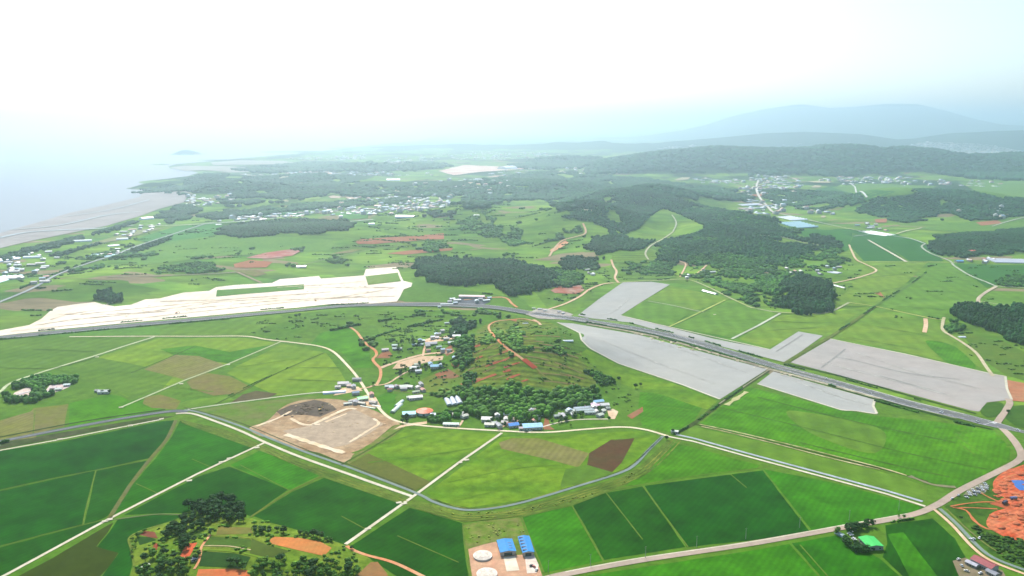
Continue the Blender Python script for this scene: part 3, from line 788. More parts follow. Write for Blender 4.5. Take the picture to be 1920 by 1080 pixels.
F([(770, 520), (880, 545), (980, 560), (1000, 582), (900, 568), (760, 566), (745, 560), (775, 530)], land('72a250', '5f9246', s=.01), 'light grass between the pine grove and the highway', lift=.12)
# far right valley
F([(1760, 690), (1790, 640), (1800, 660), (1850, 700)], R1, 'grass beside the curving lane', lift=.2)
F([(1800, 625), (1880, 640), (1940, 670), (1940, 720), (1888, 704), (1850, 680)], land('5f8c44', '73904c', s=.02), 'rough grass right of the curving lane', lift=.16)
for q, mm, lab in (([(1420, 380), (1560, 350), (1680, 360), (1640, 376), (1560, 372)], DGF, 'green valley field in front of the long ridge'), ([(1560, 352), (1620, 345), (1760, 350), (1700, 366), (1620, 372)], R1, 'light green valley field by the ridge village'), ([(1800, 345), (1940, 338), (1940, 372), (1860, 374)], R1, 'green field at the foot of the ridge by the right edge'),
                  ([(1720, 430), (1800, 418), (1940, 405), (1940, 430), (1800, 436)], R1, 'green field between two wooded hills'), ([(1080, 300), (1160, 292), (1230, 290), (1160, 302)], land('a8cf78'), 'far pale green field before the ridge'), ([(690, 340), (800, 336), (760, 342)], land('9cc878'), 'far light green field among the woods'),
                  ([(440, 400), (520, 392), (600, 398), (580, 404), (480, 408)], DGF, 'field before the dark wood belt'), ([(250, 450), (330, 425), (420, 418), (410, 440), (300, 460)], land('4f9a56', '5aa05c'), 'fresh green fields on the coastal plain'),
                  ([(200, 470), (420, 440), (620, 450), (640, 470), (420, 480), (260, 498)], land('7fae5c', '6aa058', s=.006), 'light green slope in the middle distance'), ([(620, 400), (700, 395), (690, 410), (640, 412)], land('6cb070'), 'small green field before the far village')):
    F(q, mm, lab, lift=.3)
# --- sandy site
sheet('sand_ground', 'huge bright sandy building site beside the highway', [(-40, 634), (0, 620), (55, 610), (78, 598), (95, 583), (108, 576), (150, 570), (178, 567), (192, 571), (215, 575), (245, 572), (272, 562), (300, 560), (320, 555), (345, 549), (392, 546), (405, 539), (440, 535), (510, 531), (525, 524), (598, 518), (602, 523), (682, 517), (686, 505), (742, 501), (748, 508), (756, 527), (773, 531), (771, 538), (757, 543), (750, 557), (744, 566), (690, 570), (615, 571), (560, 577), (430, 589), (250, 605), (120, 617), (0, 630)], SAND, lift=.3, cat='sand')
sheet('meadow', 'long green strip left inside the sandy site', [(407, 545), (470, 541), (570, 534), (570, 543), (460, 552), (405, 557)], land('63a058', '74a060', s=.02), lift=.55, cat='grass strip')
sheet('meadow', 'short green parcel inside the sandy site', [(685, 519), (746, 512), (752, 528), (690, 535)], land('7aa860', '8fa870', s=.02), lift=.55, cat='grass strip')
for q in ([(20, 622), (180, 606), (420, 580), (600, 562), (740, 556)], [(150, 590), (300, 575), (480, 558), (620, 548)], [(520, 540), (640, 532), (680, 528)]):
    road('path', 'faint brown wheel ruts across the sandy site', q, 4, land('dcc09c', 'f0dcc0', s=.02, k=.75), lift=.5, cat='track', wob=.5)
# --- red soil
RS = land('e08a68', 'd08e64', s=.012, contrast=.4, fine=.1, fs=.05)
RS2 = land('d86e64', 'ecb4a4', s=.02, contrast=.2, fine=.15, fs=.06)
for q, mm, lab in (([(462, 484), (500, 474), (540, 469), (566, 470), (548, 480), (500, 486)], RS2, 'pinkish red soil patch with white flecks'), ([(438, 496), (470, 488), (512, 492), (500, 502), (440, 503)], RS, 'orange soil patch on the hillside'),
                  ([(440, 508), (480, 506), (500, 514), (478, 520)], land('a88a68', '8c9a68', s=.02), 'brownish patch beside the dirt track'), ([(664, 452), (690, 448), (780, 443), (832, 438), (833, 449), (790, 451), (700, 458), (672, 458)], RS, 'long orange soil strip across the hill'),
                  ([(725, 476), (770, 470), (850, 466), (846, 470), (760, 478)], RS, 'thin orange soil strip below the long one'), ([(615, 478), (660, 468), (680, 468), (660, 474)], land('b89a70', '8ea064'), 'faint tan soil strip'),
                  ([(1032, 545), (1050, 536), (1090, 535), (1096, 545), (1080, 552), (1040, 550)], land('ecc0a8', 'd8755c', s=.03, contrast=.2), 'pale red and sandy cleared plot by the lane'), ([(1030, 470), (1060, 452), (1066, 456), (1036, 474)], REDR, 'small red soil cut'),
                  ([(1885, 712), (1935, 722), (1935, 755), (1898, 752)], land('e08a60', 'e8a880', s=.03), 'orange soil field at the right edge by the grey ground'), ([(955, 600), (970, 598), (968, 604)], RS, 'small soil patch'),
                  ([(1640, 550), (1650, 548), (1660, 560)], RS, 'small bare patch'), ([(160, 460), (260, 432), (310, 428), (220, 452)], land('bcb494', '9cae84'), 'pale strips of farmland on the coastal plain'),
                  ([(822, 322), (870, 311), (940, 314), (985, 318), (900, 324), (850, 330)], land('ecd8c0', 'e0b0a0', s=.006, contrast=.2, k=.8), 'pale quarry like clearing on the far hill'), ([(1128, 316), (1138, 308), (1152, 316), (1158, 322), (1140, 320)], land('ffe8d8', k=.85), 'white scar on the far saddle'),
                  ([(1410, 366), (1450, 362), (1450, 368), (1412, 370)], RS, 'orange plot in the valley village'), ([(1640, 412), (1664, 411), (1662, 418), (1642, 418)], RS, 'orange plot behind the greenhouses'), ([(1830, 418), (1870, 414), (1880, 420), (1840, 424)], RS, 'orange plot by the right hand hill'),
                  ([(515, 355), (600, 358), (585, 362)], land('c8b4a4'), 'bare strip in the far woods')):
    sheet('bare_soil', lab, q, mm, lift=.4, cat='bare soil', jag=.6)
# orange mounds at right edge
bigred = land('dc5a34', 'e48a60', s=.05, contrast=.3, fine=.25, fs=.15, rows=.12, rw=5, rot=60, k=.62)
sheet('bare_soil', 'vivid orange earthwork with a blue tarpaulin by the right edge', [(1862, 905), (1880, 886), (1900, 878), (1960, 868), (1960, 950), (1900, 950), (1885, 935), (1868, 925)], bigred, lift=.3, cat='earthwork', smooth=True)
sheet('bare_soil', 'vivid orange lower earthwork by the right edge', [(1850, 985), (1856, 966), (1880, 955), (1960, 940), (1960, 1015), (1900, 1012), (1870, 1000)], bigred, lift=.32, cat='earthwork', smooth=True)
sheet('bare_soil', 'orange connecting ground between the two earthworks', [(1855, 945), (1890, 932), (1950, 935), (1950, 965), (1900, 958)], REDB, lift=.28, cat='earthwork')
sheet('undergrowth_ground', 'dark green rough ground around the orange earthworks', [(1770, 950), (1800, 930), (1860, 895), (1905, 872), (1990, 862), (1990, 1110), (1930, 1080), (1870, 1048), (1830, 1015), (1800, 975)], land('3f6e30', '5b8440', s=.03, fine=.25, fs=.12), lift=.16, cat='rough ground')
sheet('tarpaulin', 'bright blue tarpaulin spread on the orange earthwork', [(1896, 901), (1925, 901), (1935, 920), (1912, 920), (1904, 914)], paint('3a86e8', .4, .4, .1, .3), lift=.5, cat='tarpaulin', kind='structure')
# --- earthworks in the centre
sheet('bare_soil', 'sandy brown earthworks between canal road and village', [(468, 802), (500, 790), (528, 765), (560, 752), (610, 748), (650, 752), (690, 765), (748, 793), (735, 800), (700, 828), (665, 850), (648, 868), (600, 850), (560, 842), (515, 825), (480, 815)], land('b08c68', 'ccae88', s=.03, contrast=.3, fine=.22, fs=.1, k=.66), lift=.28, cat='earthwork', smooth=True)
sheet('bare_ground', 'flat grey levelled middle of the earthworks', [(530, 808), (585, 798), (600, 790), (665, 768), (700, 785), (720, 795), (690, 815), (650, 835), (620, 840), (560, 825)], land('bca68c', 'ccb498', s=.02, contrast=.3, fine=.15, k=.66), lift=.36, cat='earthwork')
sheet('bare_soil', 'dark grey brown spoil on the earthworks', [(518, 772), (545, 760), (590, 750), (618, 756), (632, 768), (600, 782), (570, 778), (528, 780)], land('7c6c60', '8c7a68', s=.04, fine=.2), lift=.4, cat='spoil')
for q, w in (([(585, 797), (600, 790), (648, 768), (668, 768)], 6), ([(545, 785), (570, 797), (600, 796)], 5), ([(535, 815), (560, 823), (600, 836), (645, 850)], 8), ([(655, 830), (690, 808), (710, 795), (700, 785)], 4), ([(480, 800), (520, 785), (545, 772)], 5), ([(610, 792), (650, 776)], 4)):
    road('path', 'cream dirt berm across the earthworks', q, w, land('f6e2c4', 'ecccA0', s=.05, k=.75), lift=.5, cat='berm', wob=.3)
sheet('bare_soil', 'rough sandy ground with grass tufts at the edge of the earthworks', [(640, 862), (700, 828), (745, 795), (760, 800), (735, 820), (690, 848), (655, 870)], land('a8a060', '6c9a3c', s=.06, contrast=.2), lift=.3, cat='rough ground')
# farm pad with the tanks
sheet('rough_ground', 'weedy ground around the blue roofed sheds', [(868, 985), (900, 978), (975, 970), (985, 1000), (1016, 1075), (1030, 1110), (885, 1110), (870, 1020)], land('6f9a38', 'a0a058', s=.08, contrast=.25, fine=.2), lift=.2, cat='rough ground')
sheet('bare_soil', 'orange pink dirt yard around the two round tanks', [(878, 1030), (905, 1022), (930, 1016), (945, 1042), (990, 1040), (1006, 1050), (1016, 1078), (1020, 1110), (890, 1110), (882, 1060)], land('d8a080', 'dcb08c', s=.08, fine=.15, k=.68), lift=.3, cat='yard')
sheet('concrete_yard', 'cream concrete yard below the first blue roofed shed', [(944, 1046), (966, 1043), (974, 1070), (950, 1072)], land('f2e6cc', 'e0d0b4', s=.1, k=.78), lift=.42, cat='yard')
sheet('concrete_yard', 'cream concrete yard below the second blue roofed shed', [(984, 1044), (1002, 1042), (1010, 1060), (1006, 1075), (988, 1076)], land('f2e0cc', 'e0c8b4', s=.1, k=.78), lift=.42, cat='yard')
# village yards
for q, lab in (([(738, 806), (752, 797), (800, 790), (800, 795), (760, 800)], 'cream yard below the round orange roof'), ([(735, 692), (745, 680), (790, 668), (832, 668), (830, 675), (800, 680), (760, 690)], 'sandy track yard in the upper hamlet'), ([(790, 640), (810, 632), (855, 628), (860, 636), (830, 640), (800, 642)], 'sandy clearing beside the upper hamlet'),
               ([(1138, 770), (1150, 767), (1160, 772), (1152, 786), (1143, 785)], 'sandy yard at the end of the row of houses'), ([(625, 742), (640, 728), (672, 725), (680, 733), (650, 738)], 'dusty yard at the lane crossing'), ([(690, 740), (705, 745), (715, 765), (690, 762), (655, 750)], 'junk strewn yard behind the small green roof')):
    sheet('bare_soil', lab, q, land('f0d8b4', 'e4b890', s=.05, contrast=.3, k=.7), lift=.34, cat='yard', jag=.8)
for q, lab in (([(828, 658), (850, 645), (852, 660), (838, 668)], 'red soil plot in the upper hamlet'), ([(705, 672), (725, 652), (735, 665), (730, 672)], 'reddish plot beside the orange dirt road'), ([(815, 702), (840, 692), (862, 706), (850, 710), (822, 710)], 'dark red triangular plot'), ([(845, 682), (866, 678), (872, 684), (852, 690)], 'small red soil plot'),
               ([(1018, 800), (1022, 784), (1028, 785), (1032, 800), (1040, 806), (1020, 806)], 'orange soil bank by the village lane'), ([(1175, 780), (1205, 763), (1206, 772), (1185, 786)], 'brown plot at the foot of the slope'), ([(862, 720), (900, 708), (902, 712), (868, 724)], 'red terrace cut')):
    sheet('bare_soil', lab, q, land('cc7850', 'bc9470', s=.06), lift=.34, cat='bare soil')
# terraces on the village hill
rt = random.Random(5)
hillm = land('5e8c3c', '8a9850', s=.03, contrast=.4, fine=.28, fs=.1, rows=.26, rw=14, rot=100)
sheet('meadow', 'green hill with many terrace lines above the village', [(880, 640), (920, 605), (1000, 600), (1045, 612), (1080, 650), (1120, 690), (1100, 735), (1000, 725), (900, 730), (870, 700)], hillm, lift=.12, cat='hillside', smooth=True)
for a, b, red in (((875, 682), (905, 668), 1), ((880, 668), (925, 650), 0), ((900, 660), (940, 640), 0), ((890, 648), (915, 640), 0), ((915, 672), (950, 660), 0), ((945, 676), (968, 666), 1), ((950, 712), (975, 702), 1), ((943, 698), (957, 694), 1), ((890, 718), (930, 702), 1),
                  ((905, 700), (930, 688), 0), ((880, 630), (910, 622), 0), ((985, 668), (1030, 676), 0), ((990, 680), (1050, 690), 0), ((1000, 660), (1060, 668), 0), ((1010, 645), (1070, 655), 0), ((1010, 700), (1070, 706), 0), ((978, 716), (990, 712), 1), ((1000, 630), (1050, 632), 0), ((970, 650), (1010, 652), 0), ((960, 630), (990, 632), 0), ((1020, 715), (1080, 722), 0), ((870, 700), (890, 690), 0),
                  ((893, 690), (935, 676), 0), ((925, 655), (950, 646), 0), ((1040, 680), (1090, 700), 0), ((878, 655), (900, 648), 1), ((910, 688), (945, 676), 1), ((935, 665), (962, 655), 1), ((900, 636), (925, 628), 0), ((985, 640), (1020, 642), 0), ((945, 690), (975, 680), 1), ((925, 712), (960, 700), 0), ((1000, 652), (1040, 655), 0), ((1050, 700), (1095, 712), 0), ((1030, 655), (1085, 672), 0)):
    road('terrace_cut', 'narrow bare terrace line on the village hill' if not red else 'orange red terrace cut on the village hill', [a, ((a[0] + b[0]) / 2, (a[1] + b[1]) / 2 - .8), b], 5.5 if red else 2.8, land('dc6444' if red else 'c09868', 'e09068' if red else 'a8a060', s=.1), lift=.4, cat='terrace', wob=.4)

# foreground hill farm plots
sheet('meadow', 'light green grass of the foreground hill farm', [(240, 1010), (262, 998), (300, 984), (350, 967), (470, 972), (525, 985), (600, 1006), (645, 1022), (690, 1045), (770, 1110), (230, 1110), (252, 1060)], land('6c9a3a', '8aa050', s=.03, contrast=.35, fine=.25, fs=.12), lift=.2, cat='grass')
CR1 = land('4c7440', '5a7c44', s=.03, fine=.15, rows=.12, rw=3, rot=80); CR2 = land('2f5634', '3c6438', s=.03, fine=.12, rows=.12, rw=3, rot=80)
for q, m_, lab in (([(262, 1003), (272, 996), (290, 998), (296, 1010), (280, 1008)], land('b8644c', 'a05c48'), 'brick red soil plot at the left tip of the hill farm'), ([(256, 1006), (282, 1008), (294, 1013), (262, 1023)], CR2, 'dark crop plot at the left tip of the hill farm'),
                   ([(285, 1031), (290, 1019), (298, 1020), (294, 1031)], land('d46848'), 'tiny red plot below the dark crop'), ([(336, 1046), (350, 1020), (370, 1018), (353, 1048)], land('ec6440', 'e87850', k=.68), 'long tilted bright red plot'),
                   ([(340, 1010), (362, 991), (382, 1002), (352, 1018)], CR1, 'grey green crop plot above the tilted red plot'), ([(405, 1003), (410, 988), (470, 990), (474, 1001)], land('a89048', '8c9048', s=.05), 'ochre plot right below the wooded knoll'),
                   ([(394, 1006), (470, 1012), (475, 1027), (382, 1022)], CR1, 'grey green crop plot beside the narrow farm path'), ([(380, 1034), (440, 1038), (470, 1045), (460, 1066), (373, 1062)], CR2, 'dark green crop plot above the bottom orange plot'),
                   ([(372, 1068), (440, 1067), (468, 1071), (472, 1110), (360, 1110)], land('e87448', 'dc8850', s=.04, k=.68), 'orange soil plot cut by the bottom edge'), ([(505, 1013), (515, 1007), (560, 1009), (600, 1016), (622, 1028), (608, 1043), (580, 1037), (550, 1030), (508, 1020)], land('e88848', 'c88c50', s=.03, contrast=.3, rows=.03, rw=4, k=.64), 'long curved orange field on the foreground hill'),
                   ([(472, 1010), (500, 1022), (545, 1034), (512, 1046), (468, 1040)], land('566c3c', '607848', s=.03), 'dull green crop plot left of the long orange field'), ([(655, 1110), (668, 1080), (695, 1055), (708, 1054), (725, 1075), (740, 1110)], land('cc8c58', 'b0905c', s=.04), 'tan orange plot at the bottom edge beside the dirt track')):
    sheet('crop_plot', lab, q, m_, lift=.36, cat='plot')

for q in ([(60, 612), (140, 600), (300, 585), (500, 566), (680, 556)], [(110, 590), (250, 588), (400, 568), (520, 560)], [(560, 540), (650, 540), (740, 540)], [(300, 566), (420, 562), (600, 550)], [(95, 600), (130, 590), (200, 580)], [(620, 560), (700, 548), (760, 536)]):
    road('path', 'brownish rut line on the bright sandy site', q, 3, land('c8a884', 'f0dcc0', s=.03, contrast=.15, k=.7), lift=.52, cat='track', wob=.8)
for q, w in (([(1200, 634), (1300, 664), (1400, 700)], 2), ([(1130, 640), (1230, 680), (1340, 720)], 2), ([(1180, 560), (1150, 585), (1120, 592)], 2), ([(1600, 660), (1720, 700), (1840, 730)], 2), ([(1540, 680), (1640, 705), (1780, 742)], 2.5), ([(1490, 715), (1560, 740), (1630, 760)], 2)):
    road('path', 'faint worn track over the levelled grey ground', q, w, land('d8d4c8', 'b4aea4', s=.05, contrast=.2, k=.66), lift=.44, cat='track', wob=.7)

rf_ = random.Random(21)
FC = [('field', land('a8cc7c', '88b468', s=.006), 'pale green field patch opened in the far woods'), ('field', land('7cb060', '90bc70', s=.006), 'green field patch opened in the far woods'), ('field', land('e0d0a8', 'c4b890', s=.006, k=.65), 'cream farmland patch opened in the far woods'), ('bare_soil', land('dcb498', 'e0c8b0', s=.006, k=.65), 'pinkish bare patch opened in the far woods')]
for i in range(64):
    if i < 40: x, y = rf_.uniform(560, 1160), rf_.uniform(318, 396)
    elif i < 52: x, y = rf_.uniform(1240, 1720), rf_.uniform(335, 410)
    else: x, y = rf_.uniform(400, 600), rf_.uniform(330, 400)
    w = rf_.uniform(8, 34) * (1.0 + (y < 345) * .4); h = rf_.uniform(1.0, 2.8); sk = rf_.uniform(-2, 2)
    nm, mt, lb = FC[rf_.choice((0, 0, 1, 1, 1, 2, 3))]
    sheet(nm, lb, [(x - w / 2, y + sk), (x - w * .1, y - h), (x + w / 2, y - sk - h * .4), (x + w * .35, y + h - sk), (x - w * .3, y + h)], mt, lift=.5, cat='clearing', jag=.4)
# ------------------------------------------------------------------ roads
def R(lab, px, w, m, **k): return road(k.pop('name', 'road'), lab, px, w, m, **k)
HW = [(-60, 639), (0, 634), (120, 622), (250, 610), (430, 594), (560, 582), (650, 574), (750, 571.5), (850, 572), (930, 577), (1000, 588), (1100, 600)]
HW2 = [(1000, 588), (1100, 602), (1220, 622), (1330, 650), (1450, 686), (1570, 719), (1700, 756), (1800, 780), (1860, 796), (1990, 828)]
R('grey highway crossing the plain below the sandy site', HW, 26, ASPH2, lift=.36)
R('dark grass shoulder along the near side of the highway', HW, 7, DARKG, lift=.3, offset=-17, name='verge', cat='verge')
R('dual carriageway highway between the grey levelled grounds', HW2, 25, ASPH2, lift=.38)
R('service strip of bare earth along the near side of the highway', [(1100, 608), (1220, 630), (1340, 663), (1450, 694), (1570, 726), (1650, 748)], 9, land('b8ac8c', 'e0d4ac', s=.04, contrast=.2, fine=.3, fs=.1), lift=.46, offset=0, name='path', cat='strip')
R('grassy bank along the near side of the highway', [(1075, 602), (1220, 627), (1340, 659), (1450, 691), (1640, 748), (1860, 806)], 6, DARKG, lift=.44, name='verge', cat='verge')
R('grassy bank along the far side of the highway', [(1470, 681), (1600, 712), (1700, 741), (1830, 776)], 4, DARKG, lift=.44, name='verge', cat='verge')
def offs(px, w, m, lift, off, lab='painted highway line', seg=None):
    P = line_world(px, True, 8)
    if not seg: return strip_world('road_marking', lab, P, w, m, lift, 'road marking', offset=off)
    V = []; Fq = []
    d = np.gradient(P, axis=0); L = np.hypot(d[:, 0], d[:, 1]); n = np.column_stack([-d[:, 1] / L, d[:, 0] / L])
    Q = P + n * off
    for i in range(0, len(P) - 1, 2):
        a, b = Q[i], Q[i + 1]; k = len(V)
        for p, s in ((a, 1), (a, -1), (b, -1), (b, 1)):
            q = p + n[i] * s * w / 2; V.append((q[0], q[1], float(hgt(q[0], q[1])) + float(lift_at(q[0], q[1], lift))))
        Fq.append((k, k + 1, k + 2, k + 3))
    o = link('road_marking', np_mesh('road_marking', np.array(V), np.array(Fq)), None, [m]); return tag(o, lab, 'road marking', None, 'structure')
for off in (-11.5, 11.5):
    offs(HW2, .5, WHITE, .64, off, 'solid white edge line of the dual carriageway'); offs(HW, .5, WHITE, .64, off, 'solid white edge line of the highway by the sandy site')
for off in (-6.5, 6.5):
    offs(HW2, .35, WHITE, .64, off, 'broken white lane line of the dual carriageway', seg=1)
offs(HW2, 1.6, land('6f8a58', '9c9c8c'), .62, 0, 'green central strip of the dual carriageway'); offs(HW, .8, land('c8bc7c'), .62, 0, 'yellowish centre line of the highway by the sandy site')
# crossing at the right
P = line_world([(1846, 792), (1872, 799)], False, 1.2)
for i in range(3): pass
c0 = world_pts([(1858, 795.5)])[0]; a1 = world_pts([(1820, 786)])[0]; a2 = world_pts([(1900, 806)])[0]
dirh = (a2 - a1) / np.hypot(*(a2 - a1)); nrmh = np.array([-dirh[1], dirh[0]])
V = []; Fq = []
for i in range(12):
    o_ = c0 + nrmh * (-11 + i * 2)
    for s, t in ((-3, -.5), (3, -.5), (3, .5), (-3, .5)):
        q = o_ + dirh * s + nrmh * t; V.append((q[0], q[1], .85))
    Fq.append(tuple(range(i * 4, i * 4 + 4)))
o = link('road_marking', np_mesh('road_marking', np.array(V), np.array(Fq)), None, [WHITE]); tag(o, 'white zebra crossing stripes at the highway junction', 'zebra crossing', None, 'structure')
R('grey side road joining the highway at the zebra crossing', [(1868, 795), (1882, 775), (1893, 758), (1890, 748)], 9, PINKR, lift=.42)
sheet('verge', 'green traffic island beside the highway junction', [(1838, 772), (1850, 758), (1872, 755), (1882, 762), (1870, 780), (1850, 782)], land('3f7034', '547f40', s=.05), lift=.5, cat='verge', smooth=True)
sheet('verge', 'dark grass corner at the highway junction by the right edge', [(1885, 785), (1898, 762), (1940, 758), (1940, 805), (1905, 800)], land('3f7034', '547f40', s=.05), lift=.34, cat='verge')
R('wide farm road curving from the bottom edge to the highway junction', [(1000, 1092), (1060, 1077), (1200, 1051), (1400, 1021), (1560, 993), (1700, 968), (1755, 948), (1800, 920), (1870, 885), (1908, 865), (1915, 852), (1905, 832), (1888, 812), (1874, 800)], 8.5, PINKR, lift=.34)
R('cream edge of the wide farm road', [(1060, 1073), (1200, 1047), (1400, 1018), (1560, 989), (1700, 964)], 1.4, CONC, lift=.4, name='path', cat='kerb')
R('lane curving down to the bottom right corner', [(1752, 956), (1785, 985), (1825, 1028), (1860, 1053), (1930, 1080), (1990, 1100)], 3.6, DIRTR, lift=.36)
R('grey concrete ditch beside the curving lane', [(1762, 954), (1795, 984), (1835, 1026), (1868, 1049), (1935, 1074)], 4.2, CANAL, lift=.34, name='canal', cat='ditch')
R('outer verge track beside the curving lane', [(1775, 955), (1805, 985), (1850, 1022), (1880, 1040)], 1.6, TRACK, lift=.36, name='path', cat='track')
# canal road left + canal
R('grey asphalt canal road at the left', [(-60, 838), (0, 828), (130, 803), (230, 785), (320, 771.5), (350, 773)], 10, ASPH, lift=.32)
R('pale central line of the canal road', [(-60, 838), (0, 828), (130, 803), (230, 785), (320, 771.5)], .9, land('d0ccc4', k=.7), lift=.4, name='road_marking', cat='road marking')
R('dark bank beside the canal road', [(-60, 829), (0, 820), (130, 795), (230, 779), (310, 768)], 4, land('3f5a3a', '4a5a44'), lift=.3, name='verge', cat='verge')
R('white concrete lane along the canal', [(330, 776), (360, 776), (400, 789), (450, 808), (500, 831), (560, 856), (650, 888), (700, 906), (775, 932)], 4.5, CONC, lift=.36)
R('grey canal running beside the white lane', [(345, 769), (375, 774), (450, 799), (510, 824), (570, 847), (660, 879), (778, 924), (812, 941), (850, 953), (885, 957), (940, 951), (1000, 937), (1080, 913), (1160, 888), (1190, 872), (1215, 845), (1243, 818)], 4.2, CANAL, lift=.34, name='canal', cat='canal')
R('second thin channel beside the canal', [(345, 764), (450, 793), (570, 842), (660, 874), (775, 918)], 1.6, land('5f6f60'), lift=.32, name='canal', cat='ditch')
for off in (-9, -14, -19, 7):
    R('faint track line in the canal verge', [(800, 940), (850, 955), (885, 960), (940, 955), (1000, 941), (1080, 917), (1160, 892), (1200, 870), (1250, 822)], 1.5, land('9ca868', '4f6a38', s=.03, contrast=.2), lift=.34, offset=off, name='path', cat='track', wob=.6)
for off in (-8, -13):
    R('faint track line in the bank below the white lane', [(345, 785), (450, 812), (560, 860), (650, 892), (775, 936)], 1.3, land('9ca868', '4f6a38', s=.03, contrast=.2), lift=.34, offset=off, name='path', cat='track', wob=.6)
R('white lane from the village bridge to the wide farm road', [(1248, 818), (1300, 828), (1400, 856), (1560, 899), (1660, 926), (1735, 950)], 4.0, CONC, lift=.36, smooth=False)
R('pale concrete canal beside the white lane', [(1262, 814), (1300, 822), (1400, 850), (1560, 893), (1660, 920), (1730, 941)], 4.4, land('c8ccd0', 'b4bcc4', k=.66), lift=.34, name='canal', cat='canal', smooth=False)
# lanes
R('white farm lane along the top of the dark paddies', [(-40, 853), (0, 845), (110, 825), (240, 799), (302, 787)], 3.4, CONC, smooth=False)
R('white farm lane crossing the dark paddies to the bottom edge', [(-60, 1112), (10, 1079), (205, 973), (370, 889), (499, 829)], 3.8, CONC, smooth=False)
R('white farm lane from the canal crossing down to the hill farm', [(648, 1021), (775, 931), (860, 868), (941, 812)], 3.8, CONC, smooth=False)
R('orange dirt track leaving the bottom edge', [(650, 1024), (665, 1033), (690, 1042), (740, 1056), (800, 1085)], 4.2, REDR)
R('brown footpath curving between the dark paddies', [(205, 972), (228, 935), (250, 902), (285, 857), (312, 825), (330, 788)], 5, land('8a8a5c', '7c8450', s=.05), name='path', cat='path')
R('thin dirt path to the wooded knoll', [(210, 975), (250, 970), (290, 965), (330, 965), (350, 968)], 1.6, land('98a070'), name='path', cat='path')
R('narrow track rising to the canal bank', [(470, 970), (540, 924), (608, 892)], 2.6, land('7c8c50', '6b8440'), name='path', cat='path')
for q, lab in (([(-40, 928), (110, 895), (180, 882), (284, 860)], 'thin field line across the dark paddies'), ([(180, 883), (170, 920), (160, 960), (155, 986)], 'short upright field line between paddies'), ([(-40, 1036), (100, 998), (190, 976)], 'lower thin field line across the dark paddies'), ([(255, 907), (295, 925)], 'short field bund by the footpath'), ([(360, 861), (395, 876)], 'short field bund by the white lane'),
               ([(450, 872), (545, 921)], 'field bund edging the bright parcel'), ([(640, 968), (690, 995)], 'faint bund in the dark paddy'), ([(745, 1005), (860, 1055)], 'faint bund right of the farm lane'), ([(1072, 948), (1132, 1054)], 'bund between bright and dark paddies'), ([(1137, 925), (1205, 1012)], 'faint bund in the dark paddy by the road'),
               ([(980, 969), (1072, 947), (1135, 924), (1170, 915), (1300, 893), (1425, 878), (1440, 872)], 'pale field line below the canal'), ([(1370, 890), (1400, 915)], 'faint short bund'), ([(1205, 912), (1290, 1026)], 'bund across the large paddy'), ([(66, 768), (62, 815)], 'bund between the tan fields'), ([(978, 970), (1020, 1074)], 'field line beside the blue roofed sheds'),
               ([(1500, 1022), (1560, 1090)], 'bund below the wide farm road'), ([(868, 982), (870, 1010), (884, 1090)], 'field line left of the round tanks')):
    R(lab, q, 1.3, land('7f9c5c', '6b8c48', s=.05), lift=.26, name='path', cat='bund')
R('farm lane from the left edge up to the village lane', [(-30, 752), (0, 735), (18, 720), (60, 704), (180, 667), (235, 649), (290, 632)], 4, land('d8dcb4', 'c4cc9c', s=.05, k=.7))
R('second diagonal farm lane', [(225, 765), (350, 712), (430, 682), (527, 641)], 4, land('c8d0a8', 'b8c08c', s=.05, k=.7), smooth=False)
R('long village lane curving from the fields through the village to the canal bridge', [(130, 632), (255, 631), (380, 631), (460, 631), (500, 637), (560, 644), (600, 650), (625, 660), (650, 684), (672, 710), (690, 738), (708, 762), (725, 780), (745, 790), (780, 797), (850, 803), (940, 808), (1020, 811), (1100, 805), (1165, 801), (1210, 806), (1252, 818)], 4.6, land('f4e6c4', 'ecd8b0', s=.03, k=.74))
R('pale straight lane to the white shed', [(352, 768), (450, 754), (560, 740), (625, 734)], 4, land('d4d4b4', 'c8ccac', k=.7))
R('lane from the white shed to the crossing', [(640, 735), (665, 730), (690, 727), (705, 721)], 4, DIRTR)
R('lane running east from the crossing', [(695, 724), (725, 720), (745, 708), (765, 697), (790, 692)], 3.6, DIRTR)
R('orange dirt road climbing past the upper hamlet', [(652, 611), (668, 622), (678, 635), (690, 648), (703, 657), (706, 666), (699, 674), (704, 682), (713, 692), (713, 708), (706, 722)], 5, REDR)
R('sandy branch up to the hamlet', [(714, 690), (730, 684), (760, 674), (800, 664), (850, 661)], 7, DIRTR, wob=.3)
R('short sandy spur in the upper hamlet', [(793, 668), (797, 650), (805, 640)], 4, DIRTR)
R('orange track over the village hill', [(1012, 606), (985, 599), (960, 600), (932, 603), (918, 610), (918, 620), (932, 636), (950, 653), (972, 668), (990, 682), (1005, 690)], 4.5, REDR, lift=.5)
R('red upper end of the hill track', [(982, 674), (992, 682), (1004, 691)], 9, land('d85c40', 'e08060'), lift=.58, name='path', cat='path')
R('short loop below the highway junction', [(1000, 600), (1008, 604), (1014, 610)], 4, DIRTR, lift=.5)
R('fading grassy end of the hill track', [(1005, 690), (1020, 705), (1036, 714)], 3, land('b0a868', '98a458'), lift=.5, name='path', cat='path')
R('village lane past the row of houses', [(985, 811), (1020, 800), (1050, 792), (1085, 787), (1140, 786)], 3, CONC)
R('short drive to a farmhouse', [(858, 803), (864, 795), (868, 788)], 3, DIRTR); R('drive between the houses', [(935, 808), (940, 801), (952, 797)], 3, DIRTR)
R('pale footpath behind the houses', [(735, 732), (770, 737), (800, 742)], 2.4, TRACK, name='path', cat='path')
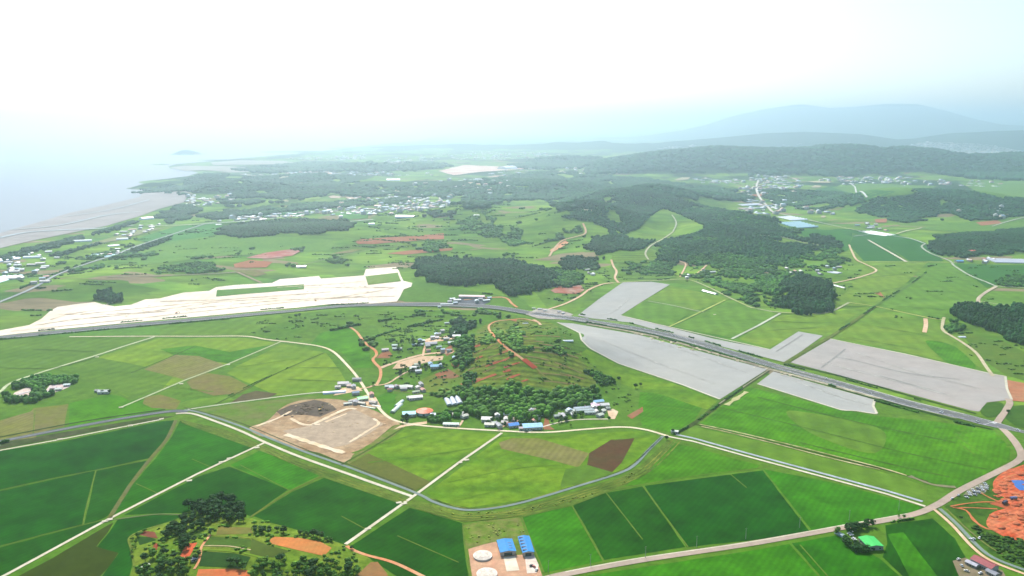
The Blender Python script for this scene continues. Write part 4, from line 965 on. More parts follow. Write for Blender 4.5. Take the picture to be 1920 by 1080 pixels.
R('twin earth track, upper line', [(1312, 796), (1370, 808), (1460, 829), (1560, 854), (1650, 877), (1700, 892)], 2.4, land('e4d4a4', 'a89c6c', s=.06, contrast=.2, k=.7), lift=.36, name='path', cat='track', wob=.4)
R('twin earth track, lower line', [(1315, 800), (1370, 812), (1460, 834), (1560, 860), (1650, 881)], 2.4, land('e4d4a4', 'a89c6c', s=.06, contrast=.2, k=.7), lift=.36, name='path', cat='track', wob=.4)
R('dark ditch between the twin earth tracks', [(1300, 795), (1460, 832), (1650, 879), (1740, 903)], 2.4, land('5c6a3c', '4c6034'), lift=.34, name='canal', cat='ditch')
R('bare end of the twin tracks', [(1705, 893), (1745, 908), (1770, 912), (1792, 914)], 6, land('b4a884', 'a0a078'), lift=.36, name='path', cat='track', wob=.5)
R('pale sandy heap strip at the grey ground corner', [(1362, 760), (1380, 748), (1400, 735)], 7, land('dcd0a0', 'b8b878', k=.7), lift=.36, name='path', cat='track', wob=.5)
R('dark ditch from the highway to the canal bridge', [(1440, 696), (1400, 722), (1350, 757), (1300, 795), (1262, 815)], 7, land('5c6c4c', '4a5f3c', s=.06), lift=.34, name='canal', cat='ditch')
R('ditch line inside the grey grounds', [(1445, 692), (1395, 725), (1345, 760)], 2, land('d0c8a4'), lift=.42, name='path', cat='track')
R('green ditch between the grey grounds above the highway', [(1470, 683), (1515, 655), (1560, 630), (1605, 600), (1640, 575)], 8, land('64803c', '80905c', s=.05, contrast=.3), lift=.42, name='canal', cat='ditch')
R('dark stream winding up the valley', [(1560, 630), (1605, 600), (1640, 575), (1665, 560), (1690, 545), (1715, 528), (1735, 512)], 6, land('608a4c', '6f9a58', s=.04), lift=.3, name='stream', cat='stream')
R('dark ditch across the left fields', [(405, 758), (450, 735), (520, 700), (560, 682), (608, 662)], 3, land('4a6a34', '5c7c40'), lift=.34, name='canal', cat='ditch')
R('dark ditch left of the tan field', [(245, 700), (300, 678), (365, 650)], 2.6, land('4a6a34', '5c7c40'), lift=.34, name='canal', cat='ditch')
R('ditch beside the earthworks', [(640, 872), (700, 838), (755, 803)], 3, land('4a6a34', '5c7c40'), lift=.34, name='canal', cat='ditch')
R('dark line in the sandy site', [(428, 590), (430, 589)], 2, ASPH, lift=.3) if False else None
# right side lanes
R('white farm lane above the grey strip', [(1372, 636), (1420, 612), (1463, 588)], 4, land('d8dcc0', k=.72), lift=.4, smooth=False)
R('thin lane across the green fields', [(1215, 565), (1260, 573), (1305, 583), (1320, 586)], 3, land('c8d0a8', k=.7), lift=.36)
R('lane between the two green fields above the grey strip', [(1255, 613), (1300, 592), (1360, 563)], 3.5, land('b8c49c', '7c9464', k=.8), lift=.36)
R('lane around the foot of the round grove', [(1400, 575), (1450, 585), (1500, 588), (1550, 587), (1592, 568)], 4, land('b8b89c', '9caa80', k=.8), lift=.4)
R('lane across the valley fields', [(1592, 568), (1640, 575), (1700, 588), (1760, 600), (1772, 598)], 4, land('a8b48c', '8ca070', k=.8), lift=.4)
R('brown dirt track by the stream field', [(1735, 598), (1736, 610), (1733, 624)], 6, DIRTR, lift=.4)
R('lane curving to the pinkish grey ground', [(1770, 596), (1767, 610), (1770, 622), (1800, 640), (1830, 662), (1850, 690), (1862, 706)], 4.5, land('e0cca8', 'c8bc98', k=.7), lift=.4)
R('orange lane zigzag in the upper fields', [(1592, 460), (1598, 474), (1606, 488), (1622, 496), (1643, 508), (1620, 518), (1590, 526), (1560, 532)], 4.5, land('ecd4ac', 'dcb890', k=.72), lift=.4)
R('straight white lane through the dark green paddies', [(1628, 451), (1700, 492)], 6, CONC, lift=.4, smooth=False)
R('lane along the top of the dark paddies', [(1600, 444), (1640, 441), (1700, 447), (1735, 458)], 4, land('c8d4c0', k=.7), lift=.4)
R('winding lane beside the right hand hill', [(1735, 458), (1728, 464), (1745, 476), (1780, 490), (1790, 500), (1820, 518), (1850, 530), (1868, 538)], 4.5, land('c8ccb4', 'b4bca0', k=.7), lift=.4)
R('straight lane across the dark paddies to the blue roof', [(1620, 492), (1700, 492), (1790, 493)], 3.6, land('b8c8a8', k=.8), lift=.4)
R('dirt road by the right hand junction', [(1868, 538), (1850, 548), (1835, 560), (1835, 572)], 6, land('dcc8ac', k=.7), lift=.42)
R('thin lane to the right edge', [(1838, 566), (1880, 572), (1960, 580)], 3.5, land('dcd8b8', k=.7), lift=.42)
R('thin lane to the right edge above', [(1868, 537), (1910, 540), (1960, 542)], 3, land('c8d0b0', k=.7), lift=.42)
R('cream lane rising from the highway junction', [(1030, 580), (1060, 570), (1088, 556), (1104, 544), (1128, 534), (1150, 531)], 4.6, DIRTR, lift=.42)
R('curved lane on to the valley houses', [(1150, 531), (1200, 528), (1250, 526), (1290, 525), (1330, 540), (1370, 560), (1410, 578)], 3.6, land('c8c4a4', '9cac80', k=.8), lift=.42)
R('winding track up the terraced valley', [(1160, 531), (1153, 522), (1156, 510), (1150, 500), (1146, 488)], 4.5, DIRTR, lift=.5)
R('winding track under the wooded hill', [(1216, 488), (1210, 476), (1220, 462), (1245, 448), (1262, 436)], 4, land('e0dcb4', k=.7), lift=.6)
R('pale track over the wooded hill', [(1262, 436), (1268, 420), (1260, 405)], 3.5, land('dcdcc0', k=.7), lift=.8)
R('red and cream track on the central hill', [(1030, 482), (1040, 466), (1055, 452), (1080, 445), (1098, 438), (1093, 420)], 5, land('e0a88c', 'e0c8a0', s=.006, k=.7), lift=.6)
R('lane at the valley houses', [(1275, 520), (1283, 505), (1285, 495), (1270, 490)], 3.5, DIRTR, lift=.5); R('lane to the upper valley houses', [(1300, 518), (1312, 510), (1325, 498)], 3.5, DIRTR, lift=.5)
R('orange lane beside the highway yards', [(870, 563), (930, 558), (950, 560), (960, 570), (970, 577)], 4.5, REDR, lift=.42)
R('long coastal road running to the far villages', [(-40, 582), (0, 567), (60, 542), (110, 515), (180, 490), (215, 480), (250, 465), (310, 445), (350, 432), (385, 421), (400, 419)], 7, land('b4b8b4', 'a8a8a8', k=.8), lift=.5)
R('dirt track across the left hillside', [(200, 520), (300, 518), (400, 514), (445, 511)], 5, land('c8bc98', 'a8ac88'), lift=.5); R('track down to the sandy site', [(445, 511), (465, 520), (490, 531)], 6, land('dcc49c'), lift=.5)
R('pale farm road by the far wood belt', [(275, 424), (330, 424), (400, 420), (470, 415), (540, 408), (600, 400), (680, 396)], 9, land('dcdcd0', 'c8ccc0', k=.75), lift=.6)
R('short white lane beside the wood belt', [(650, 417), (700, 413)], 8, land('f0f0e4', k=.8), lift=.6)
R('main road through the valley town', [(1422, 340), (1418, 355), (1424, 372), (1438, 388), (1450, 400), (1470, 404)], 12, land('e8e0d0', k=.78), lift=.7)
R('white valley road along the greenhouses', [(1470, 404), (1520, 415), (1580, 428), (1640, 440)], 8, land('d8d4c4', k=.72), lift=.6)
R('white road to the long ridge', [(1594, 346), (1612, 361), (1625, 372)], 9, land('e8e8dc', k=.78), lift=.7, smooth=False)
R('thin track on the wooded rise', [(1425, 443), (1460, 445), (1500, 455), (1540, 462)], 6, land('c8cc9c', 'b8bc90'), lift=.8)
R('lane at the right hand hill foot', [(1680, 440), (1700, 434), (1722, 430), (1728, 428)], 5, land('e0d4b8', k=.7), lift=.5)
R('lane over the right field', [(1860, 426), (1885, 418), (1925, 408), (1960, 402)], 5, land('d0d4bc', k=.7), lift=.5)
R('thin pale track on the hillside near the sandy site', [(560, 500), (620, 485), (700, 468), (780, 458)], 4, land('b0b888'), lift=.5, name='path', cat='path')
# small concrete culverts beside the farm lanes
for i, (x, y) in enumerate(((245, 799), (112, 824), (303, 786), (876 / 3.6 + 1, 798), (415, 867), (430, 860), (355, 902), (482, 840), (205, 975), (197, 978), (690, 992), (748, 943), (758, 945), (862, 868), (875, 863), (182, 670), (340, 720), (428, 684), (227, 764), (1340, 590))):
    x0, y0, z0 = wp(x, y)
    bm = bmesh.new(); bmesh.ops.create_cube(bm, size=1); 
    for v in bm.verts: v.co.x *= 6; v.co.y *= 4; v.co.z = (v.co.z + .5) * .7
    bmesh.ops.bevel(bm, geom=bm.edges, offset=.15, segments=1, affect='EDGES')
    me = bpy.data.meshes.new('culvert'); bm.to_mesh(me); bm.free(); o = link('culvert', me, None, [CONC]); o.location = (x0, y0, z0 + .1); o.rotation_euler.z = .4
    tag(o, 'small pale concrete culvert slab beside a farm lane', 'culvert', 'concrete culverts along the farm lanes')

R('narrow orange farm path through the hill plots', [(395, 1003), (388, 1012), (378, 1026), (376, 1040), (372, 1055), (364, 1068)], 2.4, REDR, lift=.5, name='path', cat='path')
R('cream bund between the crop plots', [(380, 1024), (430, 1025), (470, 1032)], 1.8, land('d8bc94', '9c9c64', s=.1, k=.7), lift=.5, name='path', cat='bund')
R('light green bund above the dark crop', [(378, 1032), (430, 1034), (475, 1042), (505, 1052)], 2.2, land('8cb84c', '7ca04c'), lift=.5, name='path', cat='bund')
R('pale bund at the top of the crop plots', [(396, 1004), (430, 1006), (470, 1010)], 1.6, land('a8b870'), lift=.5, name='path', cat='bund')
R('pale outline path at the left tip of the hill farm', [(300, 985), (262, 997), (242, 1010), (246, 1030), (252, 1062)], 2.2, land('94a468', '7c9450'), lift=.44, name='path', cat='path')

# field boundaries in the valleys
LB = land('d4d8b4', 'a8b888', s=.05, contrast=.2, k=.7); DB = land('4a7038', '5f8a48', s=.05)
for q in ([(1560, 530), (1640, 520), (1720, 512)], [(1600, 556), (1690, 540)], [(1700, 545), (1780, 548), (1850, 560)], [(1740, 520), (1840, 530)], [(1680, 575), (1760, 580), (1830, 590)], [(1400, 600), (1500, 605), (1560, 606)], [(1640, 612), (1740, 630)], [(1600, 635), (1720, 655)], [(1280, 600), (1330, 580)], [(1440, 620), (1530, 615)],
          [(0, 690), (100, 690), (190, 668)], [(60, 655), (180, 660)], [(300, 660), (430, 668)], [(560, 690), (640, 690)], [(540, 712), (650, 716)], [(600, 600), (700, 596)], [(1330, 760), (1500, 800), (1700, 850), (1850, 880)], [(1420, 745), (1600, 790), (1790, 830)], [(1500, 830), (1650, 866), (1780, 895)]):
    R('dark boundary line between valley fields', q, 2.2, DB, lift=.34, name='path', cat='bund', wob=.5)
for q in ([(1165, 508), (1255, 506)], [(1160, 516), (1262, 514)], [(1158, 501), (1250, 499)], [(1160, 494), (1240, 492)], [(1170, 523), (1268, 521)], [(1165, 480), (1235, 482)], [(1175, 470), (1225, 472)], [(1190, 462), (1215, 463)]):
    R('dark terrace edge in the valley mouth', [q[0], ((q[0][0] + q[1][0]) / 2, q[0][1] + .6), q[1]], 5, DB, lift=.4, name='path', cat='terrace')
for q in ([(660, 850), (780, 815), (850, 808)], [(690, 868), (830, 850), (900, 838)], [(840, 905), (960, 880), (1050, 872)], [(850, 940), (1000, 905)], [(280, 720), (400, 735)], [(440, 690), (560, 672)], [(100, 690), (180, 715), (240, 745)], [(1220, 760), (1300, 770)], [(1010, 822), (1100, 812)], [(1150, 825), (1220, 818)]):
    R('faint darker mowing line in a yellow green field', q, 2.4, land('5c8c30', '7aa43c', s=.03), lift=.3, name='path', cat='bund', wob=.6)

for q, w in (([(1782, 950), (1810, 945), (1840, 942), (1866, 942)], 2), ([(1790, 952), (1812, 958), (1826, 976), (1845, 990), (1862, 994)], 2.6), ([(1786, 952), (1830, 953), (1870, 955)], 2), ([(1838, 924), (1856, 934), (1880, 944)], 2.2), ([(1880, 900), (1905, 890), (1940, 892)], 3), ([(1865, 975), (1890, 965), (1940, 985)], 3), ([(1870, 990), (1900, 975), (1940, 970)], 2.5)):
    R('winding orange wheel track around the right hand earthworks', q, w, land('e88c60', 'dc8050', s=.06, k=.6), lift=.4, name='path', cat='track', wob=.4)
for q in ([(1440, 688), (1600, 728), (1700, 756), (1800, 781)], [(1090, 598), (1220, 620), (1330, 648)], [(1470, 700), (1560, 724)]):
    R('pale gravel shoulder of the dual carriageway', q, 1.6, land('dcd4c0', k=.7), lift=.5, name='path', cat='strip', offset=13)
    R('pale gravel shoulder of the dual carriageway', q, 1.6, land('dcd4c0', k=.7), lift=.5, name='path', cat='strip', offset=-13)
# ------------------------------------------------------------------ woods
wood('long dark wood belt on the left plain', [(415, 432), (430, 422), (500, 416), (600, 411), (640, 412), (656, 420), (640, 432), (560, 436), (440, 445), (416, 443)], 10)
wood('dark pine grove above the highway', [(786, 497), (800, 486), (860, 484), (940, 488), (1000, 500), (1038, 512), (1045, 525), (1010, 540), (960, 548), (935, 536), (900, 530), (870, 535), (820, 527), (790, 515)], 11)
wood('lighter wood behind the pine grove', [(1030, 505), (1080, 515), (1098, 530), (1060, 535), (1030, 525)], 8, cols=MIXED)
wood('small wood beside the pine grove', [(1048, 492), (1075, 485), (1110, 485), (1132, 495), (1120, 503), (1060, 503)], 8)
HOLE = [(1170, 442), (1195, 430), (1215, 410), (1240, 393), (1262, 398), (1290, 410), (1320, 425), (1300, 440), (1250, 450), (1200, 452)]
wood('large wooded hill in the middle of the landscape', [(1062, 400), (1085, 380), (1120, 362), (1180, 352), (1230, 355), (1270, 372), (1330, 388), (1400, 400), (1450, 412), (1500, 450), (1510, 470), (1480, 480), (1440, 490), (1380, 478), (1330, 470), (1300, 480), (1250, 490), (1225, 480), (1240, 462), (1200, 465), (1160, 470), (1130, 478), (1105, 465), (1110, 445), (1130, 440), (1130, 420), (1080, 408)], 10, holes=[HOLE], cols=('124c32', '2a6844'), gaps=0.31)
wood('mixed woodland at the foot of the wooded hill', [(1240, 470), (1290, 450), (1340, 445), (1400, 455), (1480, 480), (1500, 500), (1460, 515), (1400, 500), (1340, 500), (1290, 498), (1255, 490)], 8, cols=MIXED, keep=.8, gaps=0.40)
wood('round dark grove beside the valley lane', [(1470, 575), (1468, 545), (1475, 525), (1500, 518), (1530, 522), (1555, 540), (1562, 565), (1550, 582), (1500, 582)], 12)
wood('small dark grove left of the round grove', [(1425, 545), (1430, 528), (1450, 525), (1461, 540), (1450, 552), (1432, 552)], 9, cols=MIXED)
wood('wood on the rise above the round grove', [(1500, 452), (1520, 440), (1560, 442), (1575, 458), (1540, 464), (1510, 462)], 9)
wood('wooded hill at the right by the blue roof', [(1740, 460), (1745, 445), (1790, 437), (1860, 435), (1960, 428), (1960, 475), (1900, 470), (1850, 478), (1790, 480), (1755, 472)], 10)
wood('dark wood by the right edge above the curving lane', [(1775, 590), (1785, 575), (1830, 572), (1880, 575), (1960, 578), (1960, 650), (1900, 640), (1870, 622), (1840, 612), (1800, 600)], 11)
wood('small thicket below the wood at the right edge', [(1775, 618), (1780, 606), (1795, 604), (1803, 614), (1795, 622)], 7, cols=MIXED)
wood('thicket at the right edge', [(1880, 530), (1900, 520), (1960, 522), (1960, 540), (1900, 538)], 8, cols=MIXED)
wood('wooded hill in front of the long ridge', [(1620, 398), (1625, 380), (1660, 366), (1720, 356), (1780, 354), (1830, 362), (1880, 370), (1960, 366), (1960, 400), (1880, 405), (1850, 412), (1790, 408), (1730, 415), (1690, 418), (1660, 408)], 10, cols=('145038', '2c6c4a'), gaps=0.34)
wood('low wooded rise in the valley', [(1430, 366), (1480, 358), (1560, 360), (1620, 370), (1640, 378), (1580, 386), (1520, 392), (1470, 384)], 9, cols=('1c5438', '347048'), gaps=0.34)
wood('wood around the valley farms', [(1300, 395), (1340, 390), (1400, 402), (1440, 415), (1500, 425), (1480, 440), (1420, 430), (1340, 410)], 8, cols=MIXED, gaps=0.34)
wood('long wooded ridge behind the valley', [(1110, 330), (1120, 305), (1160, 297), (1200, 291), (1250, 285), (1340, 277), (1400, 279), (1500, 280), (1540, 275), (1600, 274), (1650, 279), (1700, 278), (1750, 282), (1800, 289), (1860, 291), (1990, 289), (1990, 345), (1900, 338), (1820, 335), (1750, 326), (1680, 322), (1600, 326), (1500, 330), (1420, 326), (1340, 322), (1260, 320), (1180, 322)], 10, cols=('185844', '2e6c52'), step=27, gaps=0.16)
wood('wooded hills in front of the ridge', [(880, 392), (870, 372), (900, 356), (960, 345), (1020, 335), (1080, 328), (1150, 332), (1230, 338), (1300, 350), (1400, 362), (1400, 374), (1320, 372), (1260, 366), (1200, 352), (1130, 360), (1080, 380), (1060, 392), (1030, 380), (990, 374), (950, 380), (920, 390)], 10, cols=('185640', '307052'), step=22, gaps=0.34)
wood('wooded rises beyond the far village', [(620, 360), (680, 350), (760, 346), (850, 350), (900, 340), (1000, 325), (1080, 322), (1000, 345), (900, 362), (820, 372), (740, 366), (660, 372)], 10, cols=('1e5844', '387052'), step=24, keep=.85, gaps=0.34)
wood('wooded headland at the coast', [(268, 360), (270, 348), (285, 345), (310, 349), (345, 340), (380, 326), (405, 324), (425, 330), (500, 336), (440, 346), (400, 350), (370, 362), (320, 361)], 12, cols=('1c5442', '2c644c'), step=16)
wood('broad wooded hill behind the coast', [(400, 355), (440, 340), (520, 330), (600, 326), (640, 334), (660, 346), (630, 362), (560, 372), (520, 380), (440, 386), (420, 380), (420, 366)], 10, cols=('1c5442', '2e6850'), step=20, gaps=0.34)
wood('wood strip by the far farm road', [(390, 410), (400, 400), (440, 395), (470, 398), (440, 408)], 9, step=14)
wood('wood behind the roadside houses', [(440, 404), (480, 392), (560, 384), (640, 378), (760, 372), (740, 384), (640, 388), (560, 394), (500, 402)], 9, step=17, cols=('1e5844', '387052'), gaps=0.34)
wood('wood by the beach village', [(300, 415), (320, 392), (350, 382), (380, 385), (360, 400), (330, 416)], 10, step=14)
wood('coastal shelter belt along the mudflat', [(0, 478), (60, 464), (115, 450), (170, 438), (230, 420), (262, 410), (255, 418), (200, 434), (120, 458), (60, 472), (0, 490)], 10, smooth=False, gaps=0.34)
wood('tree belt beside the coastal road', [(230, 480), (250, 462), (300, 448), (320, 440), (300, 456), (270, 468), (245, 480)], 8)
wood('thin tree belt on the coastal plain', [(100, 478), (140, 466), (190, 455), (180, 460), (130, 474), (105, 484)], 8, smooth=False)
wood('low bushy wood on the left hillside', [(302, 505), (330, 497), (380, 494), (410, 500), (400, 508), (340, 510)], 6, cols=MIXED)
wood('dark thicket above the sandy site', [(185, 562), (185, 545), (200, 540), (220, 545), (228, 560), (210, 568)], 12)
wood('small wood under the wooded hill', [(1105, 472), (1110, 456), (1130, 450), (1160, 462), (1150, 470)], 10)
wood('wood patch by the far village', [(800, 402), (810, 396), (840, 398), (850, 404), (820, 408)], 9, step=13)
wood('far wooded band left of the quarry', [(460, 318), (560, 307), (680, 306), (800, 305), (830, 315), (740, 322), (600, 322), (500, 326)], 10, cols=('1e5844', '387052'), step=34, gaps=0.34)
wood('far wooded band right of the quarry', [(960, 312), (1020, 297), (1100, 296), (1150, 302), (1110, 312), (1040, 318)], 10, cols=('1e5844', '387052'), step=32, gaps=0.34)
wood('valley wood by the town', [(1440, 352), (1475, 345), (1520, 350), (1500, 358), (1450, 360)], 9, step=18, cols=('1e5844', '387052')) if False else None
wood('deciduous wood on the village slope', [(868, 750), (880, 738), (930, 730), (1000, 728), (1060, 732), (1112, 734), (1122, 745), (1110, 758), (1060, 765), (1020, 778), (985, 786), (950, 775), (900, 778), (870, 770)], 9, step=6.5, cols=('3a6c2c', '629a42'), keep=.9)
wood('dark hedge wood behind the farmhouse yards', [(812, 782), (830, 770), (868, 762), (880, 772), (850, 784), (820, 790)], 7, step=5.5, cols=MIXED)
wood('grove beside the upper hamlet', [(850, 672), (856, 640), (872, 632), (890, 640), (892, 670), (880, 690), (862, 690)], 7, step=6.5, cols=MIXED)
wood('thicket above the upper hamlet', [(847, 625), (850, 604), (870, 598), (892, 604), (880, 616), (860, 628)], 9, step=6.5)
wood('bushes on the terraced slope', [(1098, 690), (1106, 688), (1122, 700), (1160, 710), (1155, 718), (1115, 716)], 5, step=5, cols=MIXED)
wood('trees ringing the pale clearing in the left fields', [(5, 752), (18, 728), (50, 712), (90, 704), (130, 706), (142, 714), (128, 722), (110, 736), (90, 748), (60, 752), (30, 754)], 7, step=5.5, cols=MIXED, holes=[[(18, 746), (30, 732), (60, 726), (62, 736), (50, 748)], [(84, 738), (90, 724), (120, 720), (134, 722), (118, 734), (98, 740)]])
# hillside scrub and hedgerow streaks
TEX = [('hedgerows and scrub over the left rolling hills', [(240, 470), (620, 455), (780, 470), (800, 530), (680, 500), (400, 530), (180, 560), (120, 575), (60, 600), (0, 600), (0, 580), (120, 530)], 520, 60, ('527c46', '6c9a58')),
       ('hedgerows over the central green hill', [(620, 460), (680, 415), (850, 410), (940, 385), (1060, 395), (1110, 430), (1110, 480), (1030, 490), (860, 480), (760, 490)], 620, 70, ('527f4a', '6a9c5c')),
       ('scrub below the highway', [(470, 600), (600, 590), (760, 580), (950, 590), (880, 605), (860, 640), (720, 640), (700, 600), (600, 620), (540, 640), (470, 625)], 420, 24, ('4a7438', '6a964c')),
       ('bushes on the village hill', [(880, 640), (920, 605), (1000, 600), (1045, 612), (1080, 650), (1120, 690), (1190, 740), (1180, 780), (1120, 740), (1000, 725), (880, 730)], 520, 12, ('4c7838', '6c944e')),
       ('scrub around the upper hamlet', [(700, 640), (730, 625), (860, 630), (870, 700), (900, 730), (740, 735), (720, 690)], 260, 10, ('365f30', '568044')),
       ('scrub in the valley mouth', [(1010, 530), (1130, 500), (1240, 500), (1380, 500), (1460, 520), (1470, 580), (1400, 575), (1300, 530), (1150, 526), (1040, 580)], 420, 25, ('365f30', '568044')),
       ('hedgerows through the right valley', [(1560, 540), (1660, 490), (1900, 490), (1940, 560), (1800, 640), (1700, 620)], 160, 50, ('4a7a3c', '62904c')),
       ('scattered bushes of the coastal plain', [(0, 500), (120, 470), (400, 400), (420, 440), (200, 500), (0, 570)], 500, 60, ('3a6a40', '5a8850')),
       ('bushes around the right hand earthworks', [(1790, 960), (1850, 1000), (1950, 1020), (1950, 1080), (1880, 1045), (1820, 990)], 420, 0, ('2c5422', '48742f')),
       ('bushes round the valley farms', [(1480, 540), (1500, 480), (1560, 470), (1620, 500), (1600, 540), (1580, 560)], 120, 20, MIXED),
       ('rough hedges right of the curving lane', [(1790, 650), (1890, 630), (1950, 650), (1950, 720), (1880, 700)], 120, 25, ('4a743c', '5f8a48')),
       ('reeds and scrub along the canal verge', [(800, 950), (880, 962), (980, 955), (1100, 925), (1200, 880), (1255, 825), (1262, 830), (1170, 908), (1060, 946), (930, 972), (860, 970)], 110, 8, ('6c8c44', '94a458')),
       ('weeds around the sheds', [(872, 985), (975, 975), (985, 1000), (940, 1012), (880, 1028)], 40, 0, ('84a040', 'a4a85c')),
       ('scrub over the foreground hill farm', [(260, 1000), (350, 968), (500, 975), (620, 1010), (700, 1050), (660, 1100), (250, 1100)], 420, 5, ('41702a', '66963e')),
       ('scrub between far villages', [(640, 410), (900, 380), (960, 380), (900, 410), (700, 425)], 300, 60, ('3c7040', '5a9054'))]
for lab, px, n, st, cc in TEX:
    d = np.hypot(*world_pts(px).mean(0))
    s = max(1.0, d / 1300.0)
    shrubs(lab, px, n, ((.7, 1.4) if 'canal' in lab or 'weeds' in lab else (1.2 * s, 2.4 * s)), cc, st * s ** .5, cat='scrub')
hedge('patchy dark hedge along the near side of the left highway', [(0, 637), (120, 626), (250, 614), (430, 598)], 2.5, 3, keep=.55)
hedge('dark bushes between the sandy site and the highway', [(30, 625), (120, 616), (260, 602), (420, 588), (560, 576), (690, 569)], 2.5, 3, keep=.45, seed=3)
hedge('dark bushes along the far side of the dual carriageway', [(1090, 590), (1200, 610), (1330, 643), (1460, 680)], 2.5, 3, keep=.4, seed=5)
hedge('dark bushes along the near side of the dual carriageway', [(1090, 603), (1200, 625), (1340, 661), (1450, 693), (1570, 727)], 2.5, 3, keep=.5, seed=9)
hedge('bushes between highway and bright field', [(1640, 752), (1750, 782), (1850, 806)], 2.5, 3, keep=.7, seed=11)
hedge('bushes edging the pinkish grey ground', [(1470, 684), (1600, 716), (1720, 750), (1800, 770)], 2, 2.4, keep=.5, seed=12)
hedge('dark bushes lining the valley stream', [(1560, 628), (1605, 600), (1640, 575), (1665, 558), (1690, 543), (1715, 527), (1740, 508)], 3, 3.4, cols=('3f7034', '588a44'), keep=.36, seed=14)
hedge('bushes along the valley lane', [(1640, 573), (1700, 587), (1760, 599)], 3, 4, keep=.45, seed=15)
hedge('bushes along the ditch to the bridge', [(1400, 722), (1350, 757), (1300, 795), (1262, 815)], 2.5, 2.5, keep=.5, seed=16)
hedge('hedge beside the wide farm road', [(1580, 998), (1650, 984), (1740, 968)], 2, 2.2, keep=.4, seed=18)
hedge('dark hedge in the left fields', [(430, 742), (470, 722), (540, 690)], 1.5, 1.6, keep=.5, seed=19)
hedge('hedge line below the highway in the scrub', [(620, 620), (700, 605), (800, 590), (860, 588)], 4, 5, keep=.7, seed=20)
hedge('hedge line above the upper hamlet', [(680, 640), (760, 615), (830, 600)], 3.5, 4, keep=.7, seed=21)
hedge('hedge line under the pine grove', [(860, 545), (930, 552), (985, 545)], 3, 4, keep=.4, seed=22)
hedge('dark roadside bushes by the left edge', [(-20, 836), (0, 832), (14, 829)], 3.5, 4, keep=1, seed=23)
hedge('hedge along the lane of the coastal plain', [(30, 545), (110, 512), (180, 486)], 4, 5, keep=.45, seed=24)

# ------------------------------------------------------------------ individual trees
def tree_variant(seed):
    r = random.Random(seed)
    # crown: a cluster of lumps with loose leaf clumps standing proud, unit: height 1
    VV = []; FF = []; off = 0
    n = r.randint(9, 13)
    for i in range(n):
        a = r.uniform(0, 6.28); rr = (r.random() ** .6) * .27; z = r.uniform(.42, .84)
        rad = r.uniform(.10, .19) * (1.15 - abs(z - .6))
        V, F = BL1[r.randrange(5)] if i % 2 else BL0[r.randrange(5)]
        VV.append(V * [rad, rad, rad * .85] + [math.cos(a) * rr, math.sin(a) * rr, z]); FF.append(F + off); off += len(V)
    for i in range(220):
        a = r.uniform(0, 6.28); ph = math.acos(r.uniform(-.6, 1)); s = r.uniform(.8, 1.18)
        c = np.array([math.sin(ph) * math.cos(a) * .36 * s, math.sin(ph) * math.sin(a) * .36 * s, .62 + math.cos(ph) * .34 * s])
        t = np.array([[r.uniform(-1, 1) for _ in range(3)] for _ in range(3)]) * .045 + c
        VV.append(t); FF.append(np.array([[0, 1, 2]]) + off); off += 3
    crown = np_mesh('crown', np.concatenate(VV), np.concatenate(FF))
    bm = bmesh.new()
    def limb(p, q, r0, r1):
        p = Vector(p); q = Vector(q); d = q - p
        g = bmesh.ops.create_cone(bm, cap_ends=True, segments=6, radius1=r0, radius2=r1, depth=d.length)
        M = Matrix.Translation((p + q) / 2) @ d.to_track_quat('Z', 'Y').to_matrix().to_4x4()
        bmesh.ops.transform(bm, matrix=M, verts=g['verts'])
    limb((0, 0, -.02), (.01, .01, .45), .035, .022)
    for i in range(4):
        a = i * 1.6 + r.uniform(0, .6); limb((0, 0, .3 + i * .04), (math.cos(a) * .2, math.sin(a) * .2, .6 + r.uniform(-.05, .1)), .016, .007)
    tr = bpy.data.meshes.new('trunk'); bm.to_mesh(tr); bm.free()
    return crown, tr
TV = [tree_variant(s) for s in range(5)]
BARK = paint('5c4a3a', .9, .1)
CROWNM = {'dark': foliage('21402a', '325a34'), 'mid': foliage('345f28', '4f7f34'), 'light': foliage('45752c', '6a983f')}
TMESH = {}
def tree(x, y, h, tone, label, group, wid=1.0):
    v = random.randrange(5); key = (v, tone)
    if key not in TMESH:
        c = TV[v][0].copy(); c.materials.clear(); c.materials.append(CROWNM[tone]); t = TV[v][1].copy(); t.materials.clear(); t.materials.append(BARK); TMESH[key] = (c, t)
    c, t = TMESH[key]
    e = empty('tree', (x, y, float(hgt(x, y)) - .1), random.uniform(0, 6.28)); e.scale = (h * wid, h * wid, h)
    tag(e, label, 'tree', group)
    a = bpy.data.objects.new('crown', c); COL.objects.link(a); a.parent = e
    b = bpy.data.objects.new('trunk', t); COL.objects.link(b); b.parent = e
def trees(px, n, h, tone, label, group, wid=1.0, seed=0, mind=4.0):
    P = world_pts(dense(px, 20)); rs = random.Random(seed + n + int(px[0][0])); pts = []
    a0 = P.min(0); a1 = P.max(0); tries = 0
    while len(pts) < n and tries < 6000:
        tries += 1
        x, y = rs.uniform(a0[0], a1[0]), rs.uniform(a0[1], a1[1])
        if not inside(P, np.array([x]), np.array([y]))[0]: continue
        if any((x - a) ** 2 + (y - b) ** 2 < mind ** 2 for a, b in pts): continue
        pts.append((x, y)); tree(x, y, rs.uniform(*h), tone if isinstance(tone, str) else rs.choice(tone), label, group, wid * rs.uniform(.9, 1.2))
random.seed(11)
trees([(350, 960), (355, 950), (380, 945), (420, 942), (455, 950), (462, 975), (455, 985), (420, 982), (380, 968)], 40, (9, 14), 'dark', 'tall dark tree in the wooded knoll behind the foreground farm plots', 'trees of the wooded knoll', 1.0, mind=5)
